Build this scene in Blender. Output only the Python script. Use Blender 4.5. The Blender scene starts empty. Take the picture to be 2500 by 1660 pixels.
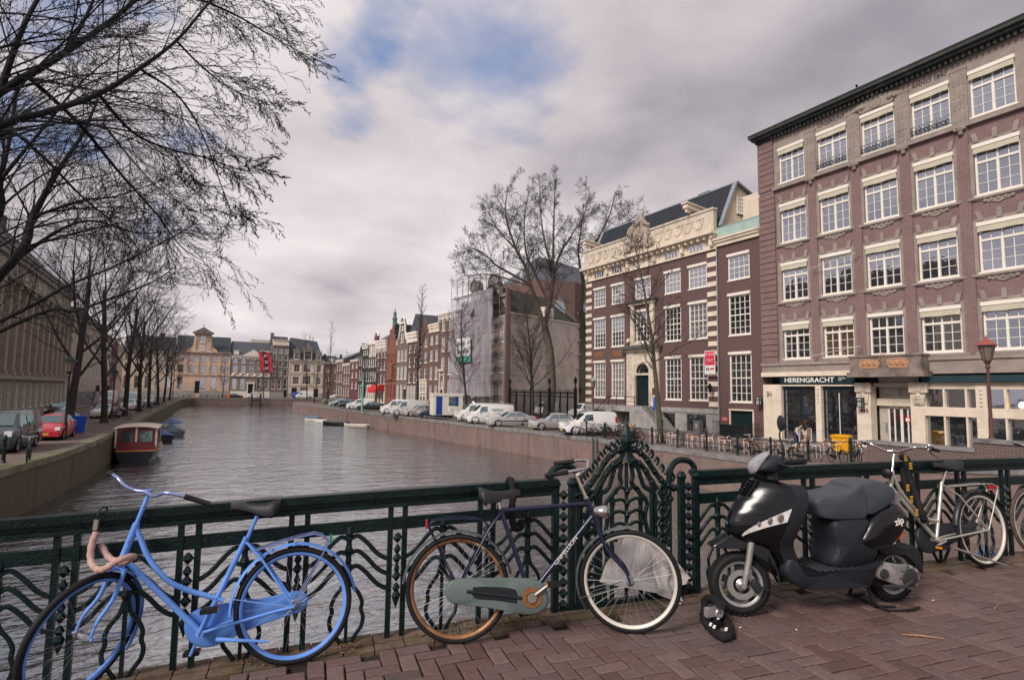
# canal bridge scene: built from src parts, whitespace-compacted
import bpy,math,random
from mathutils import Vector,Matrix,noise as mnoise
S=bpy.context.scene
C=S.collection
PI=math.pi
rad=math.radians
rnd=random.Random(7)
F,CX,CY,EZ=1420.0,1250.0,830.0,3.3
_n=Vector((.016,1,-125.5/F)).normalized()
_d=Vector((470-CX,-(943-CY),-F)).normalized()
_Y=(_d-_n*_n.dot(_d)).normalized()
_X=_Y.cross(_n)
ROT=Matrix((_X,_Y,_n))
cam=bpy.data.cameras.new('camera')
cam.sensor_width=36
cam.lens=F/2500*36
cam.clip_end=3000
cam.clip_start=.05
cam_ob=bpy.data.objects.new('camera',cam)
C.objects.link(cam_ob)
cam_ob.matrix_world=Matrix.Translation((0,0,EZ))@ROT.to_4x4()
S.camera=cam_ob
S.view_settings.view_transform='Standard'
S.view_settings.look='None'
S.view_settings.exposure=0.4
S.view_settings.gamma=1
def ray(px,py):
 return ROT@Vector((px-CX,-(py-CY),-F))
def G(px,py,z=0.0):
 r=ray(px,py);t=(z-EZ)/r.z
 return Vector((r.x*t,r.y*t,z))
SUN_AZ,SUN_EL=rad(250),rad(38)
w=bpy.data.worlds.new('World');S.world=w;w.use_nodes=True
nt=w.node_tree;nt.nodes.clear()
def nd(t,typ,**k):
 n=t.nodes.new(typ)
 for a,b in k.items():setattr(n,a,b)
 return n
def lk(t,a,b):t.links.new(a,b)
out=nd(nt,'ShaderNodeOutputWorld');bg=nd(nt,'ShaderNodeBackground')
bg.inputs[1].default_value=.1
sky=nd(nt,'ShaderNodeTexSky',sky_type='NISHITA');sky.sun_disc=False
sky.sun_elevation=SUN_EL;sky.sun_rotation=SUN_AZ;sky.dust_density=2
tc=nd(nt,'ShaderNodeTexCoord')
def vmath(op,a,b=None,t=None):
 n=nd(t or nt,'ShaderNodeVectorMath',operation=op)
 for i,v in((0,a),(1,b)):
  if v is None:continue
  if hasattr(v,'links'):lk(t or nt,v,n.inputs[i])
  else:n.inputs[i].default_value=v
 return n
def fmath(op,a,b=None,t=None,clamp=False):
 n=nd(t or nt,'ShaderNodeMath',operation=op);n.use_clamp=clamp
 for i,v in((0,a),(1,b)):
  if v is None:continue
  if hasattr(v,'links'):lk(t or nt,v,n.inputs[i])
  else:n.inputs[i].default_value=v
 return n.outputs[0]
def ramp(t,fac,stops,interp='LINEAR'):
 n=nd(t,'ShaderNodeValToRGB');cr=n.color_ramp;cr.interpolation=interp
 while len(cr.elements)<len(stops):cr.elements.new(.5)
 for e,(p,c)in zip(cr.elements,stops):
  e.position=p;e.color=(*c,1)if len(c)==3 else c
 if fac is not None:lk(t,fac,n.inputs[0])
 return n.outputs[0]
sep=nd(nt,'ShaderNodeSeparateXYZ');lk(nt,tc.outputs['Generated'],sep.inputs[0])
zc=fmath('MAXIMUM',fmath('ADD',sep.outputs[2],.22),.03)
comb=nd(nt,'ShaderNodeCombineXYZ')
lk(nt,fmath('DIVIDE',sep.outputs[0],zc),comb.inputs[0]);lk(nt,fmath('DIVIDE',sep.outputs[1],zc),comb.inputs[1])
n1=nd(nt,'ShaderNodeTexNoise');n1.inputs['Scale'].default_value=.95;n1.inputs['Detail'].default_value=5;n1.inputs['Roughness'].default_value=.42
n1.inputs['Distortion'].default_value=.35
off=vmath('ADD',comb.outputs[0],(3.7,1.3,0));lk(nt,off.outputs[0],n1.inputs['Vector'])
n2=nd(nt,'ShaderNodeTexNoise');n2.inputs['Scale'].default_value=2.6;n2.inputs['Detail'].default_value=8;n2.inputs['Roughness'].default_value=.52
lk(nt,comb.outputs[0],n2.inputs['Vector'])
def around(px,py):
 d=ray(px,py).normalized()
 n=vmath('DOT_PRODUCT',tc.outputs['Generated'],tuple(d));return n.outputs['Value']
glow=fmath('MULTIPLY',fmath('SUBTRACT',around(1080,330),.80),5.0,clamp=True)
base=fmath('ADD',fmath('ADD',fmath('MULTIPLY',n1.outputs[0],.52),fmath('MULTIPLY',n2.outputs[0],.34)),.07)
base=fmath('ADD',base,fmath('MULTIPLY',fmath('POWER',glow,1.6),.16))
low=fmath('SUBTRACT',1.0,fmath('MULTIPLY',sep.outputs[2],3.2,clamp=True))
base=fmath('ADD',base,fmath('MULTIPLY',low,.03))
base=fmath('SUBTRACT',base,fmath('MULTIPLY',fmath('MULTIPLY',fmath('SUBTRACT',around(2050,60),.80),6.0,clamp=True),.05))
cloud=ramp(nt,base,[(.36,(2.3,2.15,2.5)),(.44,(3.2,2.95,3.25)),(.52,(4.5,4.05,4.3)),(.61,(5.7,5.15,5.25)),(.74,(7.2,6.7,6.6))])
gap=fmath('ADD',fmath('MULTIPLY',fmath('SUBTRACT',around(1195,100),.9935),75.0),fmath('MULTIPLY',fmath('SUBTRACT',n1.outputs[0],.5),-3.4))
gap2=fmath('ADD',fmath('MULTIPLY',fmath('SUBTRACT',around(905,95),.9957),80.0),fmath('MULTIPLY',fmath('SUBTRACT',n2.outputs[0],.5),-3.0))
gap3=fmath('ADD',fmath('MULTIPLY',fmath('SUBTRACT',around(110,130),.99),24.0),fmath('MULTIPLY',fmath('SUBTRACT',n2.outputs[0],.5),-3.0))
g=fmath('MAXIMUM',fmath('MAXIMUM',gap,gap2),gap3)
g=fmath('ADD',g,fmath('MULTIPLY',fmath('SUBTRACT',n2.outputs[0],.5),-3.2))
g=nd(nt,'ShaderNodeMapRange',interpolation_type='SMOOTHSTEP').outputs[0]if False else fmath('MULTIPLY',g,.9,clamp=True)
skyc=nd(nt,'ShaderNodeMix',data_type='RGBA',blend_type='MIX');skyc.inputs[0].default_value=.72
lk(nt,sky.outputs[0],skyc.inputs[6]);skyc.inputs[7].default_value=(1.2,2.2,4.4,1)
mx=nd(nt,'ShaderNodeMix',data_type='RGBA');lk(nt,fmath('MULTIPLY',g,.9),mx.inputs[0]);lk(nt,cloud,mx.inputs[6]);lk(nt,skyc.outputs[2],mx.inputs[7])
lk(nt,mx.outputs[2],bg.inputs[0]);lk(nt,bg.outputs[0],out.inputs[0])
sun=bpy.data.lights.new('sun','SUN');sun.energy=2.5;sun.angle=rad(20);sun.color=(1,.93,.86)
sun_ob=bpy.data.objects.new('sun',sun);C.objects.link(sun_ob)
_sd=Vector((math.sin(SUN_AZ)*math.cos(SUN_EL),math.cos(SUN_AZ)*math.cos(SUN_EL),math.sin(SUN_EL)))
sun_ob.rotation_euler=_sd.to_track_quat('Z','Y').to_euler()
MT={}
def mat(name,col,rough=.6,metal=0.,var=.18,scale=2.5,bump=0.,bscale=40.,spec=.3,coat=0.,emit=None,alpha=1.,dirt=None,dscale=1.2,dlo=.5,dhi=.7):
 if name in MT:return MT[name]
 m=bpy.data.materials.new(name);m.use_nodes=True;t=m.node_tree
 p=t.nodes['Principled BSDF']
 p.inputs['Roughness'].default_value=rough;p.inputs['Metallic'].default_value=metal
 p.inputs['Specular IOR Level'].default_value=spec;p.inputs['Coat Weight'].default_value=coat
 p.inputs['Alpha'].default_value=alpha
 if emit:
  p.inputs['Emission Color'].default_value=(*emit[0],1);p.inputs['Emission Strength'].default_value=emit[1]
 co=nd(t,'ShaderNodeTexCoord').outputs['Object']
 ns=nd(t,'ShaderNodeTexNoise');ns.inputs['Scale'].default_value=scale;ns.inputs['Detail'].default_value=7;ns.inputs['Roughness'].default_value=.62
 lk(t,co,ns.inputs['Vector'])
 c=ramp(t,ns.outputs[0],[(.3,tuple(x*(1-var)for x in col)),(.7,tuple(min(1,x*(1+var))for x in col))])
 if dirt:
  n3=nd(t,'ShaderNodeTexNoise');n3.inputs['Scale'].default_value=dscale;n3.inputs['Detail'].default_value=9;n3.inputs['Roughness'].default_value=.7
  lk(t,co,n3.inputs['Vector'])
  f=ramp(t,n3.outputs[0],[(dlo,(0,0,0)),(dhi,(1,1,1))])
  mm=nd(t,'ShaderNodeMix',data_type='RGBA');lk(t,f,mm.inputs[0]);lk(t,c,mm.inputs[6]);mm.inputs[7].default_value=(*dirt,1);c=mm.outputs[2]
 lk(t,c,p.inputs['Base Color'])
 if bump:
  nb=nd(t,'ShaderNodeTexNoise');nb.inputs['Scale'].default_value=bscale;nb.inputs['Detail'].default_value=5
  lk(t,co,nb.inputs['Vector'])
  b=nd(t,'ShaderNodeBump');b.inputs['Strength'].default_value=bump;b.inputs['Distance'].default_value=.01
  lk(t,nb.outputs[0],b.inputs['Height']);lk(t,b.outputs[0],p.inputs['Normal'])
 MT[name]=m
 return m
def brick(name,c1,c2,mortar,stain=(.1,.09,.08),samt=.4,bw=.22,rh=.068,ms=.011,sscale=.35,green=None):
 if name in MT:return MT[name]
 m=bpy.data.materials.new(name);m.use_nodes=True;t=m.node_tree
 p=t.nodes['Principled BSDF'];p.inputs['Roughness'].default_value=.85;p.inputs['Specular IOR Level'].default_value=.25
 co=nd(t,'ShaderNodeTexCoord').outputs['Object']
 s=nd(t,'ShaderNodeSeparateXYZ');lk(t,co,s.inputs[0])
 cb=nd(t,'ShaderNodeCombineXYZ');lk(t,fmath('ADD',s.outputs[0],s.outputs[1],t),cb.inputs[0]);lk(t,s.outputs[2],cb.inputs[1])
 b=nd(t,'ShaderNodeTexBrick');b.inputs['Scale'].default_value=1;b.inputs['Brick Width'].default_value=bw;b.inputs['Row Height'].default_value=rh
 b.inputs['Mortar Size'].default_value=ms;b.inputs['Mortar Smooth'].default_value=.2;b.inputs['Bias'].default_value=0
 b.inputs['Color1'].default_value=(*c1,1);b.inputs['Color2'].default_value=(*c2,1);b.inputs['Mortar'].default_value=(*mortar,1)
 lk(t,cb.outputs[0],b.inputs['Vector'])
 ns=nd(t,'ShaderNodeTexNoise');ns.inputs['Scale'].default_value=sscale;ns.inputs['Detail'].default_value=8;ns.inputs['Roughness'].default_value=.7
 lk(t,co,ns.inputs['Vector'])
 f=ramp(t,ns.outputs[0],[(.4,(0,0,0)),(.72,(samt,)*3)])
 mm=nd(t,'ShaderNodeMix',data_type='RGBA');lk(t,f,mm.inputs[0]);lk(t,b.outputs['Color'],mm.inputs[6]);mm.inputs[7].default_value=(*stain,1)
 c=mm.outputs[2]
 if green:
  mp=nd(t,'ShaderNodeMapping');mp.inputs['Scale'].default_value=(1.1,1.1,.12);lk(t,co,mp.inputs[0])
  n3=nd(t,'ShaderNodeTexNoise');n3.inputs['Scale'].default_value=1.3;n3.inputs['Detail'].default_value=8;n3.inputs['Roughness'].default_value=.72;lk(t,mp.outputs[0],n3.inputs['Vector'])
  for stops,colr in(([(.5,(0,0,0)),(.66,(.75,)*3)],green),([(.34,(.7,)*3),(.46,(0,0,0))],(.045,.038,.033))):
   f2=ramp(t,n3.outputs[0],stops)
   m2=nd(t,'ShaderNodeMix',data_type='RGBA');lk(t,f2,m2.inputs[0]);lk(t,c,m2.inputs[6]);m2.inputs[7].default_value=(*colr,1);c=m2.outputs[2]
 lk(t,c,p.inputs['Base Color'])
 bp=nd(t,'ShaderNodeBump');bp.inputs['Strength'].default_value=.5;bp.inputs['Distance'].default_value=.008;bp.invert=True
 lk(t,b.outputs['Fac'],bp.inputs['Height']);lk(t,bp.outputs[0],p.inputs['Normal'])
 MT[name]=m
 return m
def glass(name,base,refl=.3,rough=.03,tint=(.75,.8,.88)):
 """Window glass seen from a street: a dim room behind and a reflecting pane, a little uneven."""
 if name in MT:return MT[name]
 m=bpy.data.materials.new(name);m.use_nodes=True;t=m.node_tree;t.nodes.clear()
 o=nd(t,'ShaderNodeOutputMaterial');d=nd(t,'ShaderNodeBsdfDiffuse');g=nd(t,'ShaderNodeBsdfGlossy');mx=nd(t,'ShaderNodeMixShader')
 co=nd(t,'ShaderNodeTexCoord').outputs['Object']
 ns=nd(t,'ShaderNodeTexNoise');ns.inputs['Scale'].default_value=1.3;ns.inputs['Detail'].default_value=3;lk(t,co,ns.inputs['Vector'])
 oi=nd(t,'ShaderNodeObjectInfo')
 v=fmath('MULTIPLY',ns.outputs[0],fmath('ADD',fmath('MULTIPLY',oi.outputs['Random'],1.5),.5,t),t)
 c=ramp(t,v,[(.2,tuple(x*.5 for x in base)),(.9,tuple(x*1.8 for x in base))]);lk(t,c,d.inputs[0])
 g.inputs['Roughness'].default_value=rough;g.inputs[0].default_value=(*tint,1)
 nb=nd(t,'ShaderNodeTexNoise');nb.inputs['Scale'].default_value=1.8;lk(t,co,nb.inputs['Vector'])
 bp=nd(t,'ShaderNodeBump');bp.inputs['Strength'].default_value=.12;bp.inputs['Distance'].default_value=.03;lk(t,nb.outputs[0],bp.inputs['Height']);lk(t,bp.outputs[0],g.inputs['Normal'])
 lw=nd(t,'ShaderNodeLayerWeight');lw.inputs[0].default_value=.25
 f=fmath('ADD',fmath('MULTIPLY',lw.outputs['Fresnel'],.6),fmath('MULTIPLY',fmath('ADD',oi.outputs['Random'],.5,t),refl,t),t,clamp=True)
 for lnk in(f,):lk(t,lnk,mx.inputs[0])
 lk(t,d.outputs[0],mx.inputs[1]);lk(t,g.outputs[0],mx.inputs[2]);lk(t,mx.outputs[0],o.inputs[0])
 MT[name]=m
 return m
class MB:
 def __init__(s):s.v=[];s.f=[];s.mi=[];s.xf=None;s.m=0
 def pt(s,p):
  p=Vector(p)
  if s.xf is not None:p=s.xf@p
  s.v.append(p);return len(s.v)-1
 def face(s,idx,m=None):s.f.append(tuple(idx));s.mi.append(s.m if m is None else m)
 def poly(s,pts,m=None):s.face([s.pt(p)for p in pts],m)
 def box(s,x0,x1,y0,y1,z0,z1,m=None):
  i=[s.pt(p)for p in((x0,y0,z0),(x1,y0,z0),(x1,y1,z0),(x0,y1,z0),(x0,y0,z1),(x1,y0,z1),(x1,y1,z1),(x0,y1,z1))]
  for q in((0,3,2,1),(4,5,6,7),(0,1,5,4),(1,2,6,5),(2,3,7,6),(3,0,4,7)):s.face([i[k]for k in q],m)
  return s
 def obox(s,c,ax,hx,hy,hz,m=None):
  """box centred on c, its x axis turned by ax about z"""
  R=Matrix.Rotation(ax,3,'Z');c=Vector(c);i=[]
  for sx,sy,sz in((-1,-1,-1),(1,-1,-1),(1,1,-1),(-1,1,-1),(-1,-1,1),(1,-1,1),(1,1,1),(-1,1,1)):
   i.append(s.pt(c+R@Vector((sx*hx,sy*hy,sz*hz))))
  for q in((0,3,2,1),(4,5,6,7),(0,1,5,4),(1,2,6,5),(2,3,7,6),(3,0,4,7)):s.face([i[k]for k in q],m)
 def beam(s,a,b,wd,ht,m=None,up=(0,0,1)):
  a=Vector(a);b=Vector(b);d=(b-a).normalized();up=Vector(up)
  sd=d.cross(up)
  if sd.length<1e-4:sd=d.cross(Vector((0,1,0)))
  sd.normalize();u=sd.cross(d);i=[]
  for p in(a,b):
   for sx,sz in((-1,-1),(1,-1),(1,1),(-1,1)):i.append(s.pt(p+sd*(sx*wd/2)+u*(sz*ht/2)))
  for q in((0,3,2,1),(4,5,6,7),(0,1,5,4),(1,2,6,5),(2,3,7,6),(3,0,4,7)):s.face([i[k]for k in q],m)
  return s
 def tube(s,pts,r,n=6,m=None,caps=True,closed=False,flat=1.0,upv=None):
  pts=[Vector(p)for p in pts];L=len(pts)
  rr=r if isinstance(r,(list,tuple))else[r]*L
  rings=[];u=None
  for k in range(L):
   if closed:t=pts[(k+1)%L]-pts[k-1]
   else:t=pts[min(k+1,L-1)]-pts[max(k-1,0)]
   if t.length<1e-9:t=Vector((0,0,1))
   t.normalize()
   if upv is not None:u=Vector(upv)-t*t.dot(Vector(upv))
   elif u is None:
    u=Vector((0,0,1))-t*t.z
    if u.length<.1:u=Vector((1,0,0))-t*t.x
   else:u=u-t*t.dot(u)
   if u.length<1e-6:u=t.orthogonal()
   u.normalize();v=t.cross(u)
   rings.append([s.pt(pts[k]+(u*math.cos(2*PI*j/n)+v*(flat*math.sin(2*PI*j/n)))*rr[k])for j in range(n)])
  for k in range(L if closed else L-1):
   a,b=rings[k],rings[(k+1)%L]
   for j in range(n):s.face((a[j],a[(j+1)%n],b[(j+1)%n],b[j]),m)
  if caps and not closed and n>2:
   s.face(rings[0][::-1],m);s.face(rings[-1],m)
  return s
 def ring(s,c,R,prof,n=40,m=None,axis='y',a0=0.,a1=2*PI):
  """sweep the profile [(radial, axial)] round a circle; partial arcs allowed"""
  c=Vector(c);full=abs(a1-a0-2*PI)<1e-6;rings=[]
  for k in range(n if full else n+1):
   a=a0+(a1-a0)*k/n;row=[]
   for pr,pa in prof:
    q=(R+pr)
    if axis=='y':p=Vector((q*math.cos(a),pa,q*math.sin(a)))
    elif axis=='z':p=Vector((q*math.cos(a),q*math.sin(a),pa))
    else:p=Vector((pa,q*math.cos(a),q*math.sin(a)))
    row.append(s.pt(c+p))
   rings.append(row)
  P=len(prof)
  for k in range(len(rings)if full else len(rings)-1):
   a,b=rings[k],rings[(k+1)%len(rings)]
   for j in range(P):s.face((a[j],a[(j+1)%P],b[(j+1)%P],b[j]),m)
  if not full:s.face(rings[0][::-1],m);s.face(rings[-1],m)
  return s
 def lathe(s,c,prof,n=16,m=None,axis='z'):
  """prof [(radius, height)] turned about an axis through c"""
  c=Vector(c);rings=[]
  for r,h in prof:
   row=[]
   for k in range(n):
    a=2*PI*k/n
    if axis=='z':p=Vector((r*math.cos(a),r*math.sin(a),h))
    elif axis=='y':p=Vector((r*math.cos(a),h,r*math.sin(a)))
    else:p=Vector((h,r*math.cos(a),r*math.sin(a)))
    row.append(s.pt(c+p))
   rings.append(row)
  for a,b in zip(rings,rings[1:]):
   for j in range(n):s.face((a[j],a[(j+1)%n],b[(j+1)%n],b[j]),m)
  s.face(rings[0][::-1],m);s.face(rings[-1],m)
  return s
 def prism(s,poly,y0,y1,m=None):
  """outline in the xz plane given thickness along y"""
  a=[s.pt((x,y0,z))for x,z in poly];b=[s.pt((x,y1,z))for x,z in poly];n=len(poly)
  s.face(a,m);s.face(b[::-1],m)
  for k in range(n):s.face((a[k],b[k],b[(k+1)%n],a[(k+1)%n]),m)
  return s
 def puff(s,poly,w,m=None,layers=((-1,.80),(-.9,.93),(-.6,1),(.6,1),(.9,.93),(1,.80)),c=None,yc=0.0,wf=None):
  """rounded solid: the xz outline repeated at several y, shrunk at the edges; wf(x,z) narrows it locally"""
  if c is None:c=(sum(p[0]for p in poly)/len(poly),sum(p[1]for p in poly)/len(poly))
  rings=[]
  for ly,sc in layers:
   row=[]
   for x,z in poly:
    X=c[0]+(x-c[0])*sc;Z=c[1]+(z-c[1])*sc
    ww=w*(wf(X,Z)if wf else 1);row.append(s.pt((X,yc+ly*ww,Z)))
   rings.append(row)
  n=len(poly)
  for a,b in zip(rings,rings[1:]):
   for k in range(n):s.face((a[k],b[k],b[(k+1)%n],a[(k+1)%n]),m)
  for row,rev in((rings[0],False),(rings[-1],True)):
   cc=Vector((0,0,0))
   for i in row:cc+=s.v[i]
   s.v.append(cc/n);ci=len(s.v)-1
   for k in range(n):
    q=(row[k],row[(k+1)%n],ci);s.face(q[::-1]if rev else q,m)
  return s
 def mesh(s,name,mats,smooth=False,bevel=0):
  me=bpy.data.meshes.new(name)
  me.from_pydata([tuple(p)for p in s.v],[],s.f)
  for m in(mats if isinstance(mats,(list,tuple))else[mats]):me.materials.append(m)
  if any(s.mi):me.polygons.foreach_set('material_index',s.mi)
  if smooth:
   me.polygons.foreach_set('use_smooth',[True]*len(s.f))
   try:me.set_sharp_from_angle(angle=rad(smooth if smooth>1 else 42))
   except Exception:pass
  me.update();return me
PK={}
def obj(name,mb,mats=None,parent=None,loc=None,rot=None,smooth=False):
 me=mb.mesh(name,mats,smooth)if isinstance(mb,MB)else mb
 o=bpy.data.objects.new(name,me);C.objects.link(o)
 if parent:o.parent=parent;PK.setdefault(parent.name,[]).append(o)
 if loc is not None:o.location=loc
 if rot is not None:o.rotation_euler=rot
 return o
def tag(o,label,cat,group=None,kind=None):
 if label:o['label']=label
 if cat:o['category']=cat
 if group:o['group']=group
 if kind:o['kind']=kind
 return o
def thing(name,label,cat,loc=(0,0,0),rotz=0.,group=None):
 o=bpy.data.objects.new(name,None);C.objects.link(o);o.empty_display_size=.3
 o.location=loc;o.rotation_euler=(0,0,rotz)
 return tag(o,label,cat,group)
def struct(name,mb,m,smooth=False):
 o=obj(name,mb,m,smooth=smooth);o['kind']='structure';return o
KIDS={}
def dup(root,loc,rotz=0.,label=None,group=None,scale=None,mats=None):
 """copy a thing with its parts and sub-parts; mats maps old materials to new ones"""
 def cp(o,par):
  c=o.copy();C.objects.link(c)
  if par:c.parent=par;PK.setdefault(par.name,[]).append(c)
  if mats and c.type=='MESH':
   key=(o.data.name,tuple(sorted((a,b.name)for a,b in mats.items())))
   if key not in KIDS:
    if any(mm and mm.name in mats for mm in o.data.materials):
     me=o.data.copy()
     for i,mm in enumerate(me.materials):
      if mm.name in mats:me.materials[i]=mats[mm.name]
     KIDS[key]=me
    else:KIDS[key]=o.data
   c.data=KIDS[key]
  for ch in children(o):cp(ch,c)
  return c
 r=cp(root,None);r.location=loc;r.rotation_euler=(0,0,rotz)
 if label:r['label']=label
 if group:r['group']=group
 if scale:r.scale=scale if isinstance(scale,(tuple,list))else(scale,)*3
 return r
def children(o):return list(PK.get(o.name,[]))
def smooth_pts(pts,k=4,closed=False):
 """Catmull-Rom through the points"""
 pts=[Vector(p)for p in pts];n=len(pts);out=[]
 for i in range(n if closed else n-1):
  p0=pts[(i-1)%n]if closed or i else pts[0];p1=pts[i];p2=pts[(i+1)%n];p3=pts[(i+2)%n]if closed or i+2<n else pts[-1]
  for j in range(k):
   t=j/k
   out.append(.5*((2*p1)+(p2-p0)*t+(2*p0-5*p1+4*p2-p3)*t*t+(3*p1-p0-3*p2+p3)*t**3))
 if not closed:out.append(pts[-1])
 return out
def text_mesh(txt,size,m,name,depth=.004,align='CENTER',xs=1.,bold=0.):
 cu=bpy.data.curves.new(name,'FONT');cu.body=txt;cu.size=size;cu.extrude=depth;cu.align_x=align;cu.align_y='CENTER';cu.offset=bold
 o=bpy.data.objects.new(name,cu);C.objects.link(o);bpy.context.view_layer.update()
 me=bpy.data.meshes.new_from_object(o.evaluated_get(bpy.context.evaluated_depsgraph_get()))
 bpy.data.objects.remove(o);bpy.data.curves.remove(cu)
 me.transform(Matrix.Diagonal((xs,1,1,1)));me.materials.clear();me.materials.append(m);me.name=name
 return me
WHITE=mat('white_paint',(.78,.72,.64),.5,var=.06,dirt=(.5,.44,.37),dscale=2.5,dlo=.55,dhi=.85)
CREAM=mat('cream_paint',(.72,.62,.50),.55,var=.07,dirt=(.42,.35,.27),dscale=.9,dlo=.5,dhi=.8,bump=.2,bscale=12)
FRAMEW=mat('window_paint',(.80,.75,.66),.45,var=.05)
STONE=mat('brown_stone',(.30,.25,.22),.85,var=.18,scale=1.4,dirt=(.17,.145,.13),dscale=.8,dlo=.5,dhi=.8,bump=.5,bscale=9)
STONEG=mat('grey_stone',(.33,.315,.30),.8,var=.2,scale=1.6,dirt=(.16,.15,.14),dscale=.9,dlo=.5,dhi=.78,bump=.4,bscale=9)
CREAMST=mat('cream_stone',(.62,.54,.44),.75,var=.14,scale=1.5,dirt=(.30,.26,.21),dscale=1.1,dlo=.5,dhi=.78,bump=.5,bscale=7)
SAND=mat('sandstone',(.60,.48,.36),.8,var=.2,scale=.5,dirt=(.3,.24,.19),dscale=.4,dlo=.45,dhi=.75,bump=.4,bscale=4)
SANDP=mat('pink_sandstone',(.62,.44,.33),.8,var=.2,scale=.5,dirt=(.33,.26,.2),dscale=.4,dlo=.5,dhi=.8)
BR_RED=brick('red_brick',(.215,.105,.10),(.15,.07,.07),(.34,.29,.27),samt=.35,sscale=.8,stain=(.09,.06,.058))
BR_PUR=brick('purple_brown_brick',(.135,.075,.07),(.115,.062,.06),(.15,.10,.095),samt=.3)
BR_BRN=brick('brown_brick',(.17,.09,.075),(.13,.07,.06),(.2,.15,.13),samt=.3)
BR_GRY=brick('grey_brown_brick',(.19,.145,.125),(.15,.115,.1),(.22,.19,.17),samt=.3)
BR_DRK=brick('black_brick',(.04,.042,.048),(.03,.032,.036),(.06,.06,.06),samt=.2)
BR_MAR=brick('maroon_brick',(.15,.05,.055),(.12,.04,.045),(.16,.09,.09),samt=.2)
BR_ORN=brick('orange_red_brick',(.26,.09,.065),(.2,.07,.05),(.25,.16,.13),samt=.3)
BR_QUAY=brick('quay_brick',(.235,.135,.115),(.165,.10,.09),(.20,.165,.15),samt=.55,sscale=.5,green=(.20,.165,.145))
BR_QUAYL=brick('mossy_quay_brick',(.12,.085,.065),(.09,.066,.05),(.12,.10,.075),stain=(.075,.085,.022),samt=.75,sscale=.4,green=(.085,.075,.04))
BR_WING=brick('dark_parapet_brick',(.12,.06,.055),(.08,.045,.042),(.22,.19,.17),samt=.45,sscale=1.2)
PLASTER=mat('old_plaster',(.66,.585,.50),.9,var=.12,scale=.4,dirt=(.36,.31,.26),dscale=.35,dlo=.45,dhi=.75,bump=.3,bscale=4)
SLATE=mat('dark_roof_tile',(.045,.052,.062),.55,var=.3,scale=6,bump=.6,bscale=14)
SLATEB=mat('slate_roof',(.075,.085,.10),.55,var=.2,scale=1.5,bump=.3,bscale=8)
ROOFB=mat('mossy_brown_roof',(.055,.055,.042),.9,var=.35,scale=1.5,bump=.6,bscale=10)
LEAD=mat('lead_sheet',(.30,.33,.36),.45,metal=.3,var=.15)
IRON=mat('green_black_iron',(.005,.015,.015),.34,var=.4,scale=9,spec=.28,bump=.7,bscale=60,dirt=(.11,.06,.045),dscale=13,dlo=.635,dhi=.68)
BLACKM=mat('black_metal',(.012,.013,.015),.4,var=.2)
GREENDOOR=mat('dark_green_door',(.008,.022,.024),.35,var=.2)
GL_DARK=glass('dark_window_glass',(.012,.014,.018),.08)
GL_MID=glass('grey_window_glass',(.035,.04,.048),.11)
GL_SKY=glass('sky_window_glass',(.045,.055,.07),.13)
GL_CURT=glass('curtained_window_glass',(.30,.29,.29),.12)
GL_WARM=glass('warm_lit_window_glass',(.20,.11,.06),.18)
STREET=mat('street_brick_paving',(.16,.115,.10),.9,var=.22,scale=.8,dirt=(.09,.075,.07),dscale=.5,dlo=.45,dhi=.75,bump=.6,bscale=6)
PAVE=mat('pavement_tiles',(.20,.165,.145),.9,var=.2,scale=1.2,dirt=(.11,.09,.08),dscale=.6,dlo=.45,dhi=.75,bump=.5,bscale=7)
COPING=mat('quay_coping_stone',(.21,.20,.195),.8,var=.25,scale=1.3,dirt=(.09,.085,.075),dscale=1.8,dlo=.45,dhi=.72,bump=.5,bscale=9)
COPINGL=mat('mossy_coping_stone',(.19,.175,.125),.85,var=.25,scale=1.3,dirt=(.08,.085,.03),dscale=.8,dlo=.42,dhi=.7,bump=.5,bscale=9)
WZ=-2.1
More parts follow.
